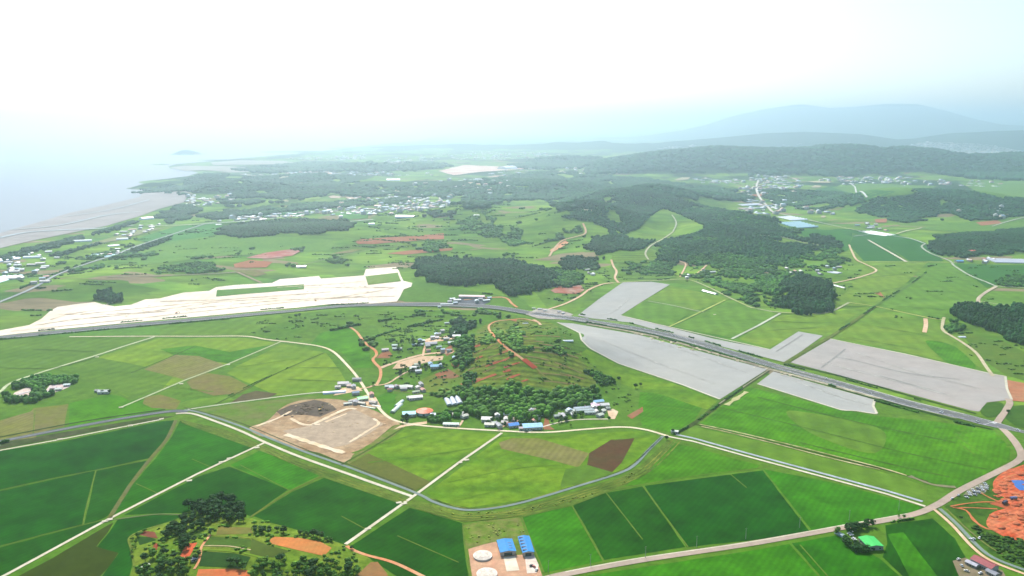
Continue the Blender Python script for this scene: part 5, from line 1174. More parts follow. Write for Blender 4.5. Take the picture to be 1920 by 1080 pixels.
trees([(300, 1012), (318, 990), (345, 970), (380, 966), (400, 975), (385, 990), (350, 1000), (330, 1018)], 22, (7, 10), 'dark', 'round dark tree in the sloping line below the wooded knoll', 'trees of the sloping line', 1.1, mind=5)
trees([(262, 1068), (275, 1048), (310, 1040), (345, 1055), (360, 1060), (352, 1085), (300, 1100), (250, 1095)], 26, (6, 9), ['dark', 'mid'], 'dark broad tree in the thicket at the bottom edge beside the red plots', 'thicket trees at the bottom edge', 1.2, mind=4.5)
trees([(335, 1020), (345, 1008), (356, 1010), (350, 1030), (338, 1040)], 8, (7, 9), 'dark', 'dark tree left of the long red plot', 'trees left of the red plot', 1.1)
trees([(465, 1085), (480, 1060), (520, 1045), (560, 1045), (620, 1050), (660, 1055), (680, 1062), (660, 1095), (560, 1100)], 50, (4.5, 8), ['mid', 'mid', 'light', 'dark'], 'mid green bushy tree in the scrubby orchard at the bottom edge', 'orchard trees at the bottom edge', 1.3, mind=4.5)
for x, y, h, t, l in ((478, 998, 7, 'dark', 'low dark tree left of the lone pointed tree above the orange field'), (492, 1000, 7, 'dark', 'wide low dark tree just left of the lone pointed tree'), (503, 1001, 6, 'dark', 'small dark tree touching the lone pointed tree'), (532, 1000, 8, 'dark', 'lone upright tree above the long orange field'), (572, 1006, 6, 'mid', 'first low tree on the upper edge of the orange field'),
                      (588, 1008, 9, 'dark', 'tallest tree on the upper edge of the orange field'), (600, 1010, 8, 'dark', 'dark tree next to the tallest one above the orange field'), (612, 1014, 5, 'mid', 'last small tree above the orange field'), (395, 1002, 6, 'dark', 'dark tree at the top of the narrow farm path'), (365, 1014, 5, 'dark', 'small tree above the long red plot'), (432, 1058, 8, 'dark', 'large dark tree beside the dark crop plot'),
                      (445, 1060, 8, 'dark', 'broad dark tree above the bottom orange plot'), (455, 1066, 7, 'mid', 'round tree at the corner of the bottom orange plot'), (372, 1042, 6, 'dark', 'tree between the red plot and the orange path'), (365, 1050, 6, 'dark', 'tree just below the red plot'),
                      (660, 1030, 4, 'dark', 'low bush tree at the end of the white farm lane')):
    X, Y, _ = wp(x, y); tree(X, Y, h, t, l, None, 1.35)
trees([(1563, 1002), (1570, 998), (1572, 1006)], 3, (5, 7), 'mid', 'roadside tree at the entrance of the green roofed house', 'entrance trees')
trees([(1586, 992), (1605, 986), (1632, 985), (1640, 988), (1610, 996), (1590, 1000)], 14, (5, 8), 'dark', 'dark tree between the wide farm road and the green roofed house', 'trees above the green roofed house', 1.2, mind=3.5)
trees([(1580, 1010), (1600, 1018), (1625, 1030), (1632, 1036), (1605, 1038), (1585, 1022)], 20, (4, 6.5), 'dark', 'dark tree in the yard left of the green roofed house', 'yard trees by the green roofed house', 1.3, mind=3.5)
trees([(750, 797), (750, 785), (762, 783), (764, 794)], 5, (6, 8), 'dark', 'dark tree between the long greenhouse and the cyan roof', 'trees by the cyan roof')
trees([(905, 790), (935, 775), (1000, 780), (1015, 788), (1000, 800), (920, 800)], 22, (5, 8), ['mid', 'dark'], 'garden tree among the houses of the lower village row', 'garden trees of the lower row', 1.1, mind=4)
trees([(1030, 795), (1060, 780), (1140, 765), (1145, 778), (1080, 784), (1040, 797)], 16, (5, 8), ['mid', 'dark'], 'garden tree among the hillside houses', 'garden trees of the hillside houses', 1.1, mind=4)
trees([(720, 700), (760, 688), (830, 682), (845, 690), (800, 694), (740, 705)], 20, (5, 8), ['mid', 'dark'], 'tree around the blue roofed house of the upper hamlet', 'trees of the upper hamlet', 1.1, mind=5)
trees([(735, 660), (740, 640), (790, 640), (800, 650), (770, 660)], 16, (5, 8), ['mid', 'dark'], 'tree above the sandy track of the upper hamlet', 'trees above the sandy track', 1.1, mind=5)
for x, y, h, t, l in ((1192, 728, 8, 'dark', 'larger of the two lone trees on the slope right of the village'), (1201, 724, 6, 'dark', 'smaller of the two lone trees on the slope right of the village'), (192, 738, 6, 'dark', 'tree behind the lone small grey roofed house'), (206, 738, 7, 'dark', 'tree right of the lone small grey roofed house'), (1262, 812, 6, 'dark', 'dark tree by the canal bridge'), (1250, 825, 6, 'dark', 'tree below the canal bridge'),
                      (1685, 971, 4, 'mid', 'tiny roadside tree on the wide farm road'), (1694, 972, 5, 'mid', 'roadside tree by the small branch lane'), (700, 722, 6, 'mid', 'tree at the village crossing'), (555, 596, 9, 'dark', 'tree on the highway bank'), (562, 594, 8, 'dark', 'second tree on the highway bank'), (1142, 788, 6, 'mid', 'tree at the end of the hillside lane'),
                      (1070, 800, 4, 'mid', 'tiny tree in the grass below the hillside houses'), (1890, 775, 6, 'dark', 'tree beside the highway junction'), (1275, 518, 8, 'dark', 'dark tree at the valley houses'), (1417, 578, 8, 'dark', 'lone dark tree by the valley lane')):
    X, Y, _ = wp(x, y); tree(X, Y, h, t, l, None, 1.15)

wood('scrub wood curling round the western foot of the village mound', [(862, 742), (868, 716), (880, 700), (892, 700), (886, 720), (880, 742)], 6, step=5.5, cols=MIXED, keep=.8)
wood('scrubby wood along the highway bank', [(640, 600), (700, 588), (760, 584), (860, 580), (940, 588), (930, 596), (860, 592), (760, 596), (700, 604)], 6, step=7, cols=('42783a', '689c4c'), gaps=.55)
wood('bushy belt over the upper hamlet', [(670, 640), (720, 622), (800, 604), (850, 592), (856, 600), (800, 616), (740, 634), (690, 650)], 6, step=6.5, cols=('42783a', '689c4c'), gaps=.5)
wood('scrub between the valley lanes', [(1100, 505), (1150, 495), (1240, 490), (1300, 500), (1320, 515), (1250, 520), (1160, 515)], 6, step=8, cols=MIXED, gaps=.55)
wood('bushy slope above the valley lane', [(1330, 520), (1400, 500), (1470, 510), (1475, 560), (1420, 572), (1370, 552)], 7, step=8, cols=MIXED, gaps=.5)
wood('broken woodland on the valley farms', [(1500, 470), (1560, 465), (1590, 480), (1570, 500), (1510, 500)], 7, step=9, cols=MIXED, gaps=.5)
wood('scattered trees across the left rolling hills', [(300, 480), (500, 460), (700, 462), (860, 470), (900, 480), (780, 490), (600, 500), (420, 505)], 5, step=10, cols=('4a7a40', '629452'), gaps=.74)
wood('scattered trees over the green centre hill', [(760, 460), (850, 420), (960, 390), (1050, 400), (1100, 440), (1080, 480), (960, 478), (840, 480)], 6, step=11, cols=('528a48', '66985a'), gaps=.72)
wood('scattered trees on the coastal plain', [(120, 500), (240, 460), (380, 430), (400, 424), (300, 470), (200, 510)], 6, step=11, cols=('447c48', '5a9050'), gaps=.68)
0 and wood('broken woods between the far villages', [(560, 376), (700, 360), (880, 352), (960, 350), (900, 376), (760, 392), (640, 396)], 8, step=18, cols=('3a6a48', '4f7f54'), gaps=.5)

def heaps(label, px, n, rng, mat, seed):
    P = world_pts(px); rs = np.random.RandomState(seed); X = rs.uniform(P[:, 0].min(), P[:, 0].max(), n * 4); Y = rs.uniform(P[:, 1].min(), P[:, 1].max(), n * 4)
    m = inside(P, X, Y); X, Y = X[m][:n], Y[m][:n]; R_ = rs.uniform(*rng, len(X)); V, F_ = mass_geo(X, Y, hgt(X, Y) - R_ * .35, R_ * 1.5, R_ * 1.0, False, seed)
    o = link('spoil_heaps', np_mesh('spoil_heaps', V, F_), None, [mat]); tag(o, label, 'spoil heaps', None, 'stuff')
heaps('low heaps of tan spoil over the earthworks', [(480, 802), (560, 755), (650, 755), (740, 795), (660, 862), (520, 822)], 45, (.6, 1.6), land('c8a078', 'e4ccA8', s=.05, k=.66), 1)
heaps('dark spoil heaps on the earthworks', [(520, 775), (560, 756), (620, 758), (610, 780), (540, 782)], 40, (1, 2.4), land('6c5c50', '84705c'), 2)
heaps('low sand heaps on the bright sandy site', [(100, 600), (180, 572), (400, 562), (600, 530), (750, 535), (700, 565), (300, 595)], 90, (1, 3), land('e8d0ac', 'fff0dc', s=.05, k=.8), 3)
heaps('orange spoil ridges on the right hand earthworks', [(1868, 905), (1900, 885), (1930, 885), (1930, 1005), (1880, 995), (1860, 975)], 70, (1, 3), land('d86040', 'e49068', s=.08, k=.6), 4)
heaps('cream and grey piles along the near side of the dual carriageway', [(1180, 622), (1210, 626), (1345, 662), (1440, 692), (1560, 722), (1575, 730), (1440, 697), (1330, 666), (1190, 630)], 120, (1, 2.6), land('ecdcb4', 'a89c80', s=.08, contrast=.2, k=.75), 5)

trees([(455, 992), (500, 992), (600, 1006), (640, 1022), (600, 1010), (500, 1000)], 9, (3.5, 6), ['mid', 'dark'], 'small dark tree in the hedge above the long orange field', 'hedge trees above the orange field', 1.3)
trees([(240, 1015), (262, 1000), (300, 988), (262, 1004), (248, 1060)], 8, (3, 5), ['mid', 'light'], 'small tree on the left rim of the hill farm', 'rim trees of the hill farm', 1.3)

wood('rough bushes scattered over the terraced mound', [(890, 700), (900, 650), (940, 615), (1000, 608), (1050, 640), (1090, 690), (1090, 725), (1000, 722), (930, 724)], 3.5, step=5.5, cols=('4a8038', '709a48'), gaps=.7)
wood('orchard rows left of the terraced mound', [(790, 730), (850, 715), (862, 735), (850, 745), (800, 742)], 3.5, step=6, cols=('4a8038', '709a48'), gaps=.55)
# ------------------------------------------------------------------ buildings
def gable(L, Wd, H, rise, over=.5, th=.18):
    """walls incl. gable triangles; roof as two thick slopes. long axis = x"""
    bm = bmesh.new(); x, y = L / 2, Wd / 2
    V = [bm.verts.new(p) for p in ((-x, -y, 0), (x, -y, 0), (x, y, 0), (-x, y, 0), (-x, -y, H), (x, -y, H), (x, y, H), (-x, y, H), (-x, 0, H + rise), (x, 0, H + rise))]
    for f in ((0, 1, 5, 4), (2, 3, 7, 6), (1, 2, 6, 9, 5), (3, 0, 4, 8, 7)): bm.faces.new([V[i] for i in f])
    w = bpy.data.meshes.new('wall'); bm.to_mesh(w); bm.free()
    bm = bmesh.new(); xo = x + over; yo = y + over; dz = -over * rise / y
    for s in (1, -1):
        a = [(-xo, s * yo, H + dz + .05), (xo, s * yo, H + dz + .05), (xo, 0, H + rise + .05), (-xo, 0, H + rise + .05)]
        lo = [bm.verts.new(p) for p in a]; up = [bm.verts.new((p[0], p[1], p[2] + th)) for p in a]
        for k in range(4): bm.faces.new((lo[k], lo[(k + 1) % 4], up[(k + 1) % 4], up[k]))
        bm.faces.new(lo); bm.faces.new(up)
    bmesh.ops.recalc_face_normals(bm, faces=bm.faces)
    r = bpy.data.meshes.new('roof'); bm.to_mesh(r); bm.free()
    return w, r
def box_me(name, cx, cy, cz, sx, sy, sz):
    bm = bmesh.new(); bmesh.ops.create_cube(bm, size=1)
    for v in bm.verts: v.co = Vector((v.co.x * sx + cx, v.co.y * sy + cy, v.co.z * sz + cz))
    me = bpy.data.meshes.new(name); bm.to_mesh(me); bm.free(); return me
def merge(me_list):
    bm = bmesh.new()
    for me, mi in me_list:
        k = len(bm.faces); bm.from_mesh(me); bm.faces.ensure_lookup_table()
        for f in bm.faces[k:]: f.material_index = mi
    o = bpy.data.meshes.new('m'); bm.to_mesh(o); bm.free(); return o
GLASS = paint('32404c', .15, .5, .1, .5)
def yaw_of(p, q):
    a = world_pts([p, q]); d = a[1] - a[0]; return math.atan2(d[1], d[0]), a
def house(px, py, L, Wd, H, rise, yaw, roof_hex, wall_hex='e8e0d4', label='', name='house', cat='house', group=None, doors=True, kr=.88):
    X, Y, Z = wp(px, py)
    e = empty(name, (X, Y, Z), math.radians(yaw)); tag(e, label, cat, group)
    w, r = gable(L, Wd, H, rise)
    link('wall', w, e, [paint(wall_hex, .8, .2, .1, .4, .72)]); link('roof', r, e, [paint(roof_hex, .5, .3, .14, .35, kr)])
    if doors:
        link('door', box_me('door', 0, -Wd / 2 - .03, 1.05, 1.1, .1, 2.1), e, [paint('6b5a4c')])
        n = max(2, int(L / 4))
        for i in range(n):
            x = -L / 2 + (i + .5) * L / n
            if abs(x) < 1.2: x += 1.9
            link('window', box_me('window', x, -Wd / 2 - .03, min(1.6, H * .6), 1.4, .08, 1.0), e, [GLASS])
            link('window', box_me('window', x, Wd / 2 + .03, min(1.6, H * .6), 1.4, .08, 1.0), e, [GLASS])
    return e
def shed_edge(p, q, Wd, H, rise, roof_hex, wall_hex, label, name='shed', cat='shed', kr=.72, side=1, doors=True):
    yaw, a = yaw_of(p, q); L = float(np.hypot(*(a[1] - a[0])))
    c = (a[0] + a[1]) / 2 + np.array([-math.sin(yaw), math.cos(yaw)]) * Wd / 2 * side
    e = empty(name, (c[0], c[1], float(hgt(c[0], c[1]))), yaw); tag(e, label, cat)
    w, r = gable(L, Wd, H, rise)
    link('wall', w, e, [paint(wall_hex, .8, .2, .1, .4, .72)]); link('roof', r, e, [paint(roof_hex, .45, .3, .1, .3, kr)])
    if doors:
        link('door', box_me('door', 0, -Wd / 2 * side - .04 * side, 1.5, 3.4, .1, 3.0), e, [paint('55606a')])
        for s in (-1, 1):
            link('window', box_me('window', s * L * .3, -Wd / 2 * side - .04 * side, 2.0, L * .16, .1, 1.0), e, [GLASS])
    return e, L
# blue roofed sheds near the bottom
def quad_shed(corners, H, rise, roof_hex, label, ridge_along=0, kr=.72):
    """corners: photo positions of the eaves (near-left, near-right, far-right, far-left)"""
    # eaves stand H above the ground
    P = np.array(corners, float); u = (P[:, 0] - 960) / FPX; v = (540 - P[:, 1]) / FPX
    dy = CP + v * SP; dz = -SP + v * CP; t = (CAMH - H) / -dz
    A = np.column_stack([u * t, dy * t]); c = A.mean(0)
    d = (A[3] - A[0] + A[2] - A[1]) / 2; e_ = (A[1] - A[0] + A[2] - A[3]) / 2
    L = np.hypot(*d); Wd = np.hypot(*e_)
    yaw = math.atan2(d[1], d[0]); 
    return c, L, Wd, yaw
for cs, lab, sky_n in (([(940, 1040), (966, 1031), (958, 1008), (933, 1016)], 'wide bright blue roofed shed beside the upper round tank', 0), ([(980, 1037), (1002, 1036), (993, 1006), (970, 1006)], 'bright blue roofed shed with a row of dark roof vents', 5)):
    c, L, Wd, yaw = quad_shed(cs, 4, 2, None, lab)
    e = empty('shed', (c[0], c[1], 0.3), yaw); tag(e, lab, 'shed')
    w, r = gable(L - 1, Wd - 1, 4, 1.1)
    link('wall', w, e, [paint('d8c8b8', .8, .2, .1, .4, .7)]); rf = link('roof', r, e, [paint('42a6f0', .7, .15, .08, .3, .58)])
    for i in range(sky_n):
        for s in (1,):
            link('vent', box_me('vent', -L / 2 + (i + .7) * L / (sky_n + .3), s * Wd * .19, 4.95, 1.3, Wd * .5, .5), rf, [paint('3a5a94', .5)])
    if not sky_n:
        for k in range(3): link('skylight', box_me('skylight', -L * .25 + k * L * .2, -Wd * .15, 4.98, L * .02 + .5, Wd * .35, .25), rf, [paint('3e98dc', .4)])
    link('door', box_me('door', -L / 2 + .42, 0, 1.6, .12, Wd * .5, 3.1), e, [paint('5a6068')])
    for s in (-1, 1):
        for k in range(3): link('window', box_me('window', -L * .3 + k * L * .3, s * (Wd / 2 - .46), 2.2, 2.4, .1, 1.1), e, [GLASS])
def tank(px, py, r, lab):
    X, Y, Z = wp(px, py); e = empty('round_tank', (X, Y, Z + .3)); tag(e, lab, 'tank')
    bm = bmesh.new(); bmesh.ops.create_cone(bm, cap_ends=True, segments=48, radius1=r, radius2=r, depth=1.6, matrix=Matrix.Translation((0, 0, .8)))
    me = bpy.data.meshes.new('tank_wall'); bm.to_mesh(me); bm.free(); link('tank_wall', me, e, [paint('efe6d6', .8, .1, .15, .3, .8)])
    bm = bmesh.new(); bmesh.ops.create_cone(bm, cap_ends=True, segments=40, radius1=r * .93, radius2=r * .55, depth=.8, matrix=Matrix.Translation((0, 0, 2.02)))
    rr = random.Random(int(px))
    for v in bm.verts: v.co.z += rr.uniform(-.12, .12)
    me = bpy.data.meshes.new('tank_cover'); bm.to_mesh(me); bm.free(); link('tank_cover', me, e, [paint('f4e4d0', .8, .1, .22, .35, .7)])
    for k in range(6):
        a = k * 1.05; link('cover_strap', box_me('cover_strap', math.cos(a) * r * .5, math.sin(a) * r * .5, 2.52, .4, .4, .3), e, [paint('b89878')])
tank(905, 1044, 9, 'pale round covered tank nearer the blue roofed sheds')
tank(913, 1078, 9.5, 'pale round covered tank cut by the bottom edge')
# green roofed house
c, L, Wd, yaw = quad_shed([(1629, 1029), (1656, 1022), (1634, 1004), (1613, 1009)], 4, 1, None, '')
e = empty('house', (c[0], c[1], 0.2), yaw); tag(e, 'house with a big mint green roof below the wide farm road', 'house')
w, r = gable(L - 1, Wd - 1, 4, 1.3)
link('wall', w, e, [paint('b8b0a8', .8, .2, .1, .4, .7)]); link('roof', r, e, [paint('48c890', .7, .15, .05, .3, .72)])
link('door', box_me('door', -L / 2 + .42, 1.5, 1.3, .12, 2.2, 2.5), e, [paint('5a5048')])
for k in (-1, 1): link('window', box_me('window', -L / 2 + .42, k * 4 - .5, 1.9, .12, 1.8, 1.2), e, [GLASS])
for k in (-1, 0, 1): link('window', box_me('window', k * 4.5, Wd / 2 - .44, 1.9, 1.8, .12, 1.2), e, [GLASS])
rr = random.Random(3)
def greenhouse(px, py, L, r, yaw, label, hexs='e8ecec', group=None, cat='greenhouse', hscale=.75, k=.8):
    X, Y, Z = wp(px, py); return greenhouse_at(X, Y, Z, L, r, yaw, label, hexs, group, cat, hscale, k)
GHM = {}
def greenhouse_at(X, Y, Z, L, r, yaw, label, hexs='e8ecec', group=None, cat='greenhouse', hscale=.75, k=.8):
    n = 10; V = []; F_ = []
    for i, x in enumerate((-L / 2, L / 2)):
        for j in range(n + 1):
            a = math.pi * j / n; V.append((x, math.cos(a) * r, math.sin(a) * r * hscale + .1))
    for j in range(n): F_.append((j, j + 1, n + 1 + j + 1, n + 1 + j))
    me = bpy.data.meshes.new('greenhouse'); me.from_pydata(V, [], F_ + [tuple(range(n, -1, -1)), tuple(range(n + 1, 2 * n + 2))]); me.update()
    o = link('greenhouse', me, None, [paint(hexs, .3, .5, .08, .3, k)]); o.location = (X, Y, Z); o.rotation_euler.z = math.radians(yaw); tag(o, label, cat, group)
    d = link('door', box_me('door', L / 2 + .04, 0, 1.0, .08, 1.6, 2.0), o, [paint('9aa4a8')])
    rb = []
    for i in range(1, int(L / 6)):
        x = -L / 2 + i * 6
        for j in range(n):
            a = math.pi * (j + .5) / n
    return o
greenhouse(1577, 1004, 12, 3, 120, 'low grey vinyl tunnel at the entrance of the green roofed house', '9fb4bc', k=.66)
for i, (x, y) in enumerate(((1594, 995), (1598, 998), (1596, 1003))):
    pass
# foreground white hut and slab
house(364, 1051, 5, 4, 2.6, 1.0, 30, 'd8d4e0', 'e0d8d0', 'tiny white roofed hut beside the orange farm path', 'hut', 'hut')
house(271, 1066, 9, 3, 2.2, .6, 60, 'c8ccb4', 'c8c0b0', 'small pale roofed shed in the bottom edge thicket', 'shed', 'shed')
# red roofed house
yaw, a = yaw_of((1822, 1040), (1862, 1060))
house(1845, 1062, 20, 11, 4.2, 2.2, math.degrees(yaw), 'a83a44', 'c8c0c0', 'house with a dark red roof beside the curving lane at the bottom right', 'house', 'house', kr=.7)
house(1822, 1061, 10, 5, 2.8, 1, math.degrees(yaw) + 5, 'b8b4bc', 'b0a8a0', 'grey lean shed left of the dark red roof', 'shed', 'shed')
house(1860, 1078, 9, 6, 3, 1, math.degrees(yaw), '8c8c94', 'c0b8b0', 'grey outbuilding below the dark red roof', 'shed', 'shed')
sheet('bare_soil', 'littered dirt yard of the dark red roofed house', [(1786, 1052), (1810, 1046), (1830, 1055), (1880, 1070), (1900, 1110), (1810, 1110)], land('a09468', 'b8a088', s=.1, contrast=.3), lift=.3, cat='yard')
# main village, explicit
AY = math.degrees(yaw_of((760, 790), (800, 790))[0])
house(880 / 1, 742, 1, 1, 1, 1, 0, 'ffffff') if False else None
house(667, 751, 14, 11, 4, 1.6, 25, '5fd8b0', 'c8c8b8', 'small building with a mint green roof by the lane crossing', kr=.7) if False else None
c, L, Wd, yaw = quad_shed([(676, 752), (689, 746), (688, 739), (672, 745)], 4, 1, None, '')
house(680, 750, 15, 11, 3.6, 1.4, 22, '5cdcac', 'c8c8b8', 'building with a mint green roof beside the village lane crossing', kr=.72)
greenhouse(627, 737, 34, 4, 12, 'long white roofed shed at the end of the straight lane', 'f0f4fc', cat='shed')
greenhouse(744, 766, 34, 3.6, 76, 'long pale greenhouse standing left of the cyan roof', 'd0dcc8')
greenhouse(749, 757, 24, 3.2, 74, 'second pale greenhouse overlapping the long one left of the cyan roof', 'c8d8d0')
for i, (x, y, l) in enumerate(((840, 754, 'leftmost of the three pale greenhouses side by side by the wood'), (850, 753, 'middle one of the three pale greenhouses side by side by the wood'), (860, 751, 'rightmost of the three pale greenhouses side by side by the wood'))):
    greenhouse(x, y, 30, 3.9, 104, l, 'd4d8e4')
# round orange roof
X, Y, Z = wp(796, 775)
e = empty('barn', (X, Y, Z), 0); tag(e, 'barn with a big orange hipped roof in the middle of the village', 'barn')
bm = bmesh.new(); bmesh.ops.create_cone(bm, cap_ends=True, segments=12, radius1=11.5, radius2=11.5, depth=4, matrix=Matrix.Translation((0, 0, 2)))
me = bpy.data.meshes.new('wall'); bm.to_mesh(me); bm.free(); link('wall', me, e, [paint('d8ecec', .8, .2, .1, .3, .72)])
bm = bmesh.new(); bmesh.ops.create_cone(bm, cap_ends=True, segments=12, radius1=12.6, radius2=4.5, depth=2.6, matrix=Matrix.Translation((0, 0, 5.32)))
me = bpy.data.meshes.new('roof'); bm.to_mesh(me); bm.free(); link('roof', me, e, [paint('f47038', .5, .3, .08, .3, .75)])
link('door', box_me('door', 0, -11.3, 1.4, 3, .5, 2.8), e, [paint('607078')])
for k in (-1, 1): link('window', box_me('window', k * 6.5, -9.0, 2.2, 1.8, .3, 1.1), e, [GLASS])
VL = [  # px,py,L,W,H,rise,yaw,roof,label
 (767, 779, 15, 11, 3.6, 1.5, 8, '8ce0f0', 'house with a pale cyan roof left of the orange barn'),
 (812, 781, 6, 7, 3.4, .8, 5, 'b8bcd0', 'grey annexe against the orange barn'),
 (779, 748, 17, 9, 3.4, 1.6, 15, 'fff4f0', 'long white roofed building behind the orange barn'),
 (768, 748, 7, 5, 3, 1, 5, 'd8e0c8', 'small pale roof beside the long white roofed building'),
 (729, 727, 10, 7, 3, 1.3, 12, 'a0a8b0', 'grey roofed house at the left end of the upper village row'),
 (734, 729, 6, 5, 3, 1, 12, 'e8f0ff', 'small white roof beside the grey roofed house'),
 (745, 727, 9, 6, 3, 1.3, -8, 'a06870', 'dusky pink roofed house in the upper village row'),
 (757, 728, 11, 8, 3.4, 1.6, 14, 'dce0cc', 'pale roofed house right of the dusky pink one'),
 (768, 728, 10, 7, 3.4, 1.4, -20, 'e4e8d4', 'pale roofed house at the right end of the upper village row'),
 (780, 737, 9, 4, 2.6, 1, 25, 'd8e0b8', 'narrow pale shed right of the upper village row'),
 (855, 780, 9, 7, 3.4, 1.5, 20, 'f4e8d8', 'cream roofed farmhouse at the top of the short drive'),
 (862, 778, 9, 7, 3.4, 1.6, -15, 'ece0cc', 'pale farmhouse in the middle of the cluster above the short drive'),
 (871, 783, 8, 6, 3.2, 1.2, 40, 'e0dcc4', 'pale farmhouse right of the short drive'),
 (846, 798, 18, 6, 2.8, 1.0, -3, 'dcecdc', 'low pale green roofed shed beside the village lane'),
 (913, 789, 12, 10, 3.6, 1.8, -5, 'f4ecdc', 'cream roofed house above the two pale roofs at the lane'),
 (918, 799, 11, 7, 3.2, 1.4, -5, 'f8ecd4', 'cream roofed house close to the village lane'),
 (926, 796, 6, 5, 3, 1.2, 20, 'e4e4d4', 'small pale roof right of the cream roofed houses'),
 (952, 780, 9, 6, 3, 1.2, -5, 'f4ece4', 'small whitish roof behind the brown roofs'),
 (955, 788, 11, 8, 3.2, 1.5, -25, '988474', 'brown roofed house behind the small blue roof'),
 (968, 789, 9, 8, 3.2, 1.5, 15, 'a08864', 'ochre roofed house behind the small blue roof'),
 (947, 795, 8, 6, 3, 1.3, -15, 'd8ccc0', 'pale roofed house left of the small blue roof'),
 (962, 800, 12, 9, 3.2, 1.8, 20, '4c98e8', 'house with a small saturated blue roof at the lane'),
 (990, 781, 13, 10, 3.8, 2.0, 12, 'dcbcb0', 'pinkish roofed house below the wood'),
 (998, 772, 9, 6, 3.6, 1.5, -12, 'b8a488', 'tan roofed house in the wood'),
 (967, 772, 6, 6, 3.5, 1.5, 50, 'c8cca8', 'small greenish roof at the wood edge'),
 (921, 776, 7, 6, 3.4, 1.4, 60, 'c4ccb0', 'small grey green roof at the wood edge above the cream house'),
 (998, 803, 22, 13, 3.8, 2.0, 8, 'a4d8fc', 'large light blue roofed house at the lane bend'),
 (978, 806, 6, 5, 3, 1, 5, 'ecd0cc', 'tiny pinkish roof between the two blue roofs'),
 (1044, 783, 7, 5, 3, 1.2, 15, 'ccd0bc', 'pale roof at the left end of the hillside houses'),
 (1052, 780, 6, 5, 3, 1.2, -20, 'c8c8b8', 'small grey roof beside the left end of the hillside houses'),
 (1068, 774, 11, 7, 3.4, 1.5, 14, 'ecf0dc', 'white roofed house left of the long white roofs on the slope'),
 (1075, 778, 7, 5, 3, 1.2, -30, 'dce0c8', 'small pale annexe below the white roofed house on the slope'),
 (1091, 768, 21, 5, 3, 1.2, 14, 'e0e8e8', 'upper of the two long white roofs on the slope'),
 (1096, 772, 22, 5, 3, 1.2, 10, 'dce8e0', 'lower of the two long white roofs on the slope'),
 (1106, 776, 13, 5, 3, 1.2, 6, 'd4dcd0', 'short pale roof below the long white roofs'),
 (1116, 764, 11, 8, 4, 1.4, -15, 'e0b8c8', 'pinkish walled house below the light blue hillside roof'),
 (1133, 763, 11, 8, 3.8, 1.6, 10, 'f0e8dc', 'white roofed house right of the light blue hillside roof'),
 (1130, 773, 6, 6, 3, 1.2, 40, 'e0e0cc', 'small pale roof beside the sandy yard'),
 (1125, 781, 8, 6, 3, 1.2, 40, 'dce0c8', 'pale roof left of the sandy yard'),
 (1140, 768, 5, 4, 2.8, 1, 0, 'c8ccbc', 'tiny roof at the top of the sandy yard'),
 (843, 689, 1, 1, 1, 1, 0, '', ''),
 (818, 690, 16, 9, 3.6, 2.0, 8, '84c4dc', 'house with a light blue roof in the upper hamlet'),
 (777, 693, 14, 8, 3.4, 1.6, 12, 'e8f0d4', 'cream roofed house left of the light blue roof in the upper hamlet'),
 (783, 686, 9, 5, 3, 1.2, 5, 'dce0c4', 'small cream roof behind the cream roofed house in the upper hamlet'),
 (808, 647, 18, 10, 3.6, 1.8, 10, '706c80', 'dark slate roofed house in the upper hamlet'),
 (823, 653, 8, 5, 3, 1.2, 20, 'b8ccc0', 'small grey green roof right of the slate roofed house'),
 (783, 648, 17, 4, 2.6, 1, 8, 'd0e4dc', 'long thin pale shed left of the slate roofed house'),
 (792, 641, 8, 5, 3, 1, 5, 'd8ecdc', 'small pale roof behind the long thin shed'),
 (856, 633, 12, 8, 3.6, 1.4, 5, 'f8f8f4', 'white roofed house at the top right of the upper hamlet'),
 (863, 638, 9, 6, 3.2, 1.2, 20, 'e8f0e4', 'second white roof at the top right of the upper hamlet'),
 (815, 636, 13, 7, 3.4, 1.4, 15, 'f0dcd8', 'pale pink roof at the top of the upper hamlet'),
 (740, 650, 8, 5, 3, 1, 5, 'b0ccc0', 'grey green roof alone above the sandy track'),
 (745, 656, 14, 5, 3, 1, 5, '8ca8a0', 'dull teal roof above the sandy track'),
 (722, 658, 10, 7, 3, 1.2, 20, 'a08c94', 'mauve roof beside the orange dirt road'),
 (838, 608, 8, 4, 3, 1, 10, 'e0f0e0', 'lone tiny white roof on the slope below the highway'),
 (824, 577, 6, 4, 3, 1, 10, 'e0f0e8', 'lone tiny white roof beside the highway') ,
 (195, 737, 13, 9, 3.2, 1.6, 5, 'c8ccc4', 'lone small grey roofed house in the left fields'),
 (183, 735, 6, 5, 2.8, 1, -10, 'a8a49c', 'tiny shed left of the lone grey roofed house'),
 (644, 722, 14, 10, 3.6, 1.6, 5, '8c8088', 'dusky grey roofed house above the dusty yard'),
 (634, 728, 7, 6, 3, 1.2, 0, 'b0a8a0', 'small grey shed left of the dusky grey roof'),
 (657, 726, 8, 6, 3, 1.2, -10, 'c8a090', 'reddish roofed shed in the dusty yard'),
 (652, 759, 10, 4, 2.6, .8, 20, 'd4d8c4', 'pale shed left of the mint green roof'),
 (660, 754, 9, 4, 2.6, .8, 30, 'b8b4ac', 'grey shed beside the mint green roof'),
 (700, 757, 9, 6, 3, 1, -20, '8c7c74', 'brown shed right of the mint green roof'),
 (677, 758, 12, 4, 2.6, .8, -22, 'e8dcc4', 'cream shed below the mint green roof'),
 (725, 772, 5, 4, 2.6, .8, 0, '', '')]
for t in VL:
    if not t[8]: continue
    house(t[0], t[1], t[2] * 1.18, t[3] * 1.15, t[4] * 1.1, t[5] * 1.15, t[6], t[7], label=t[8])
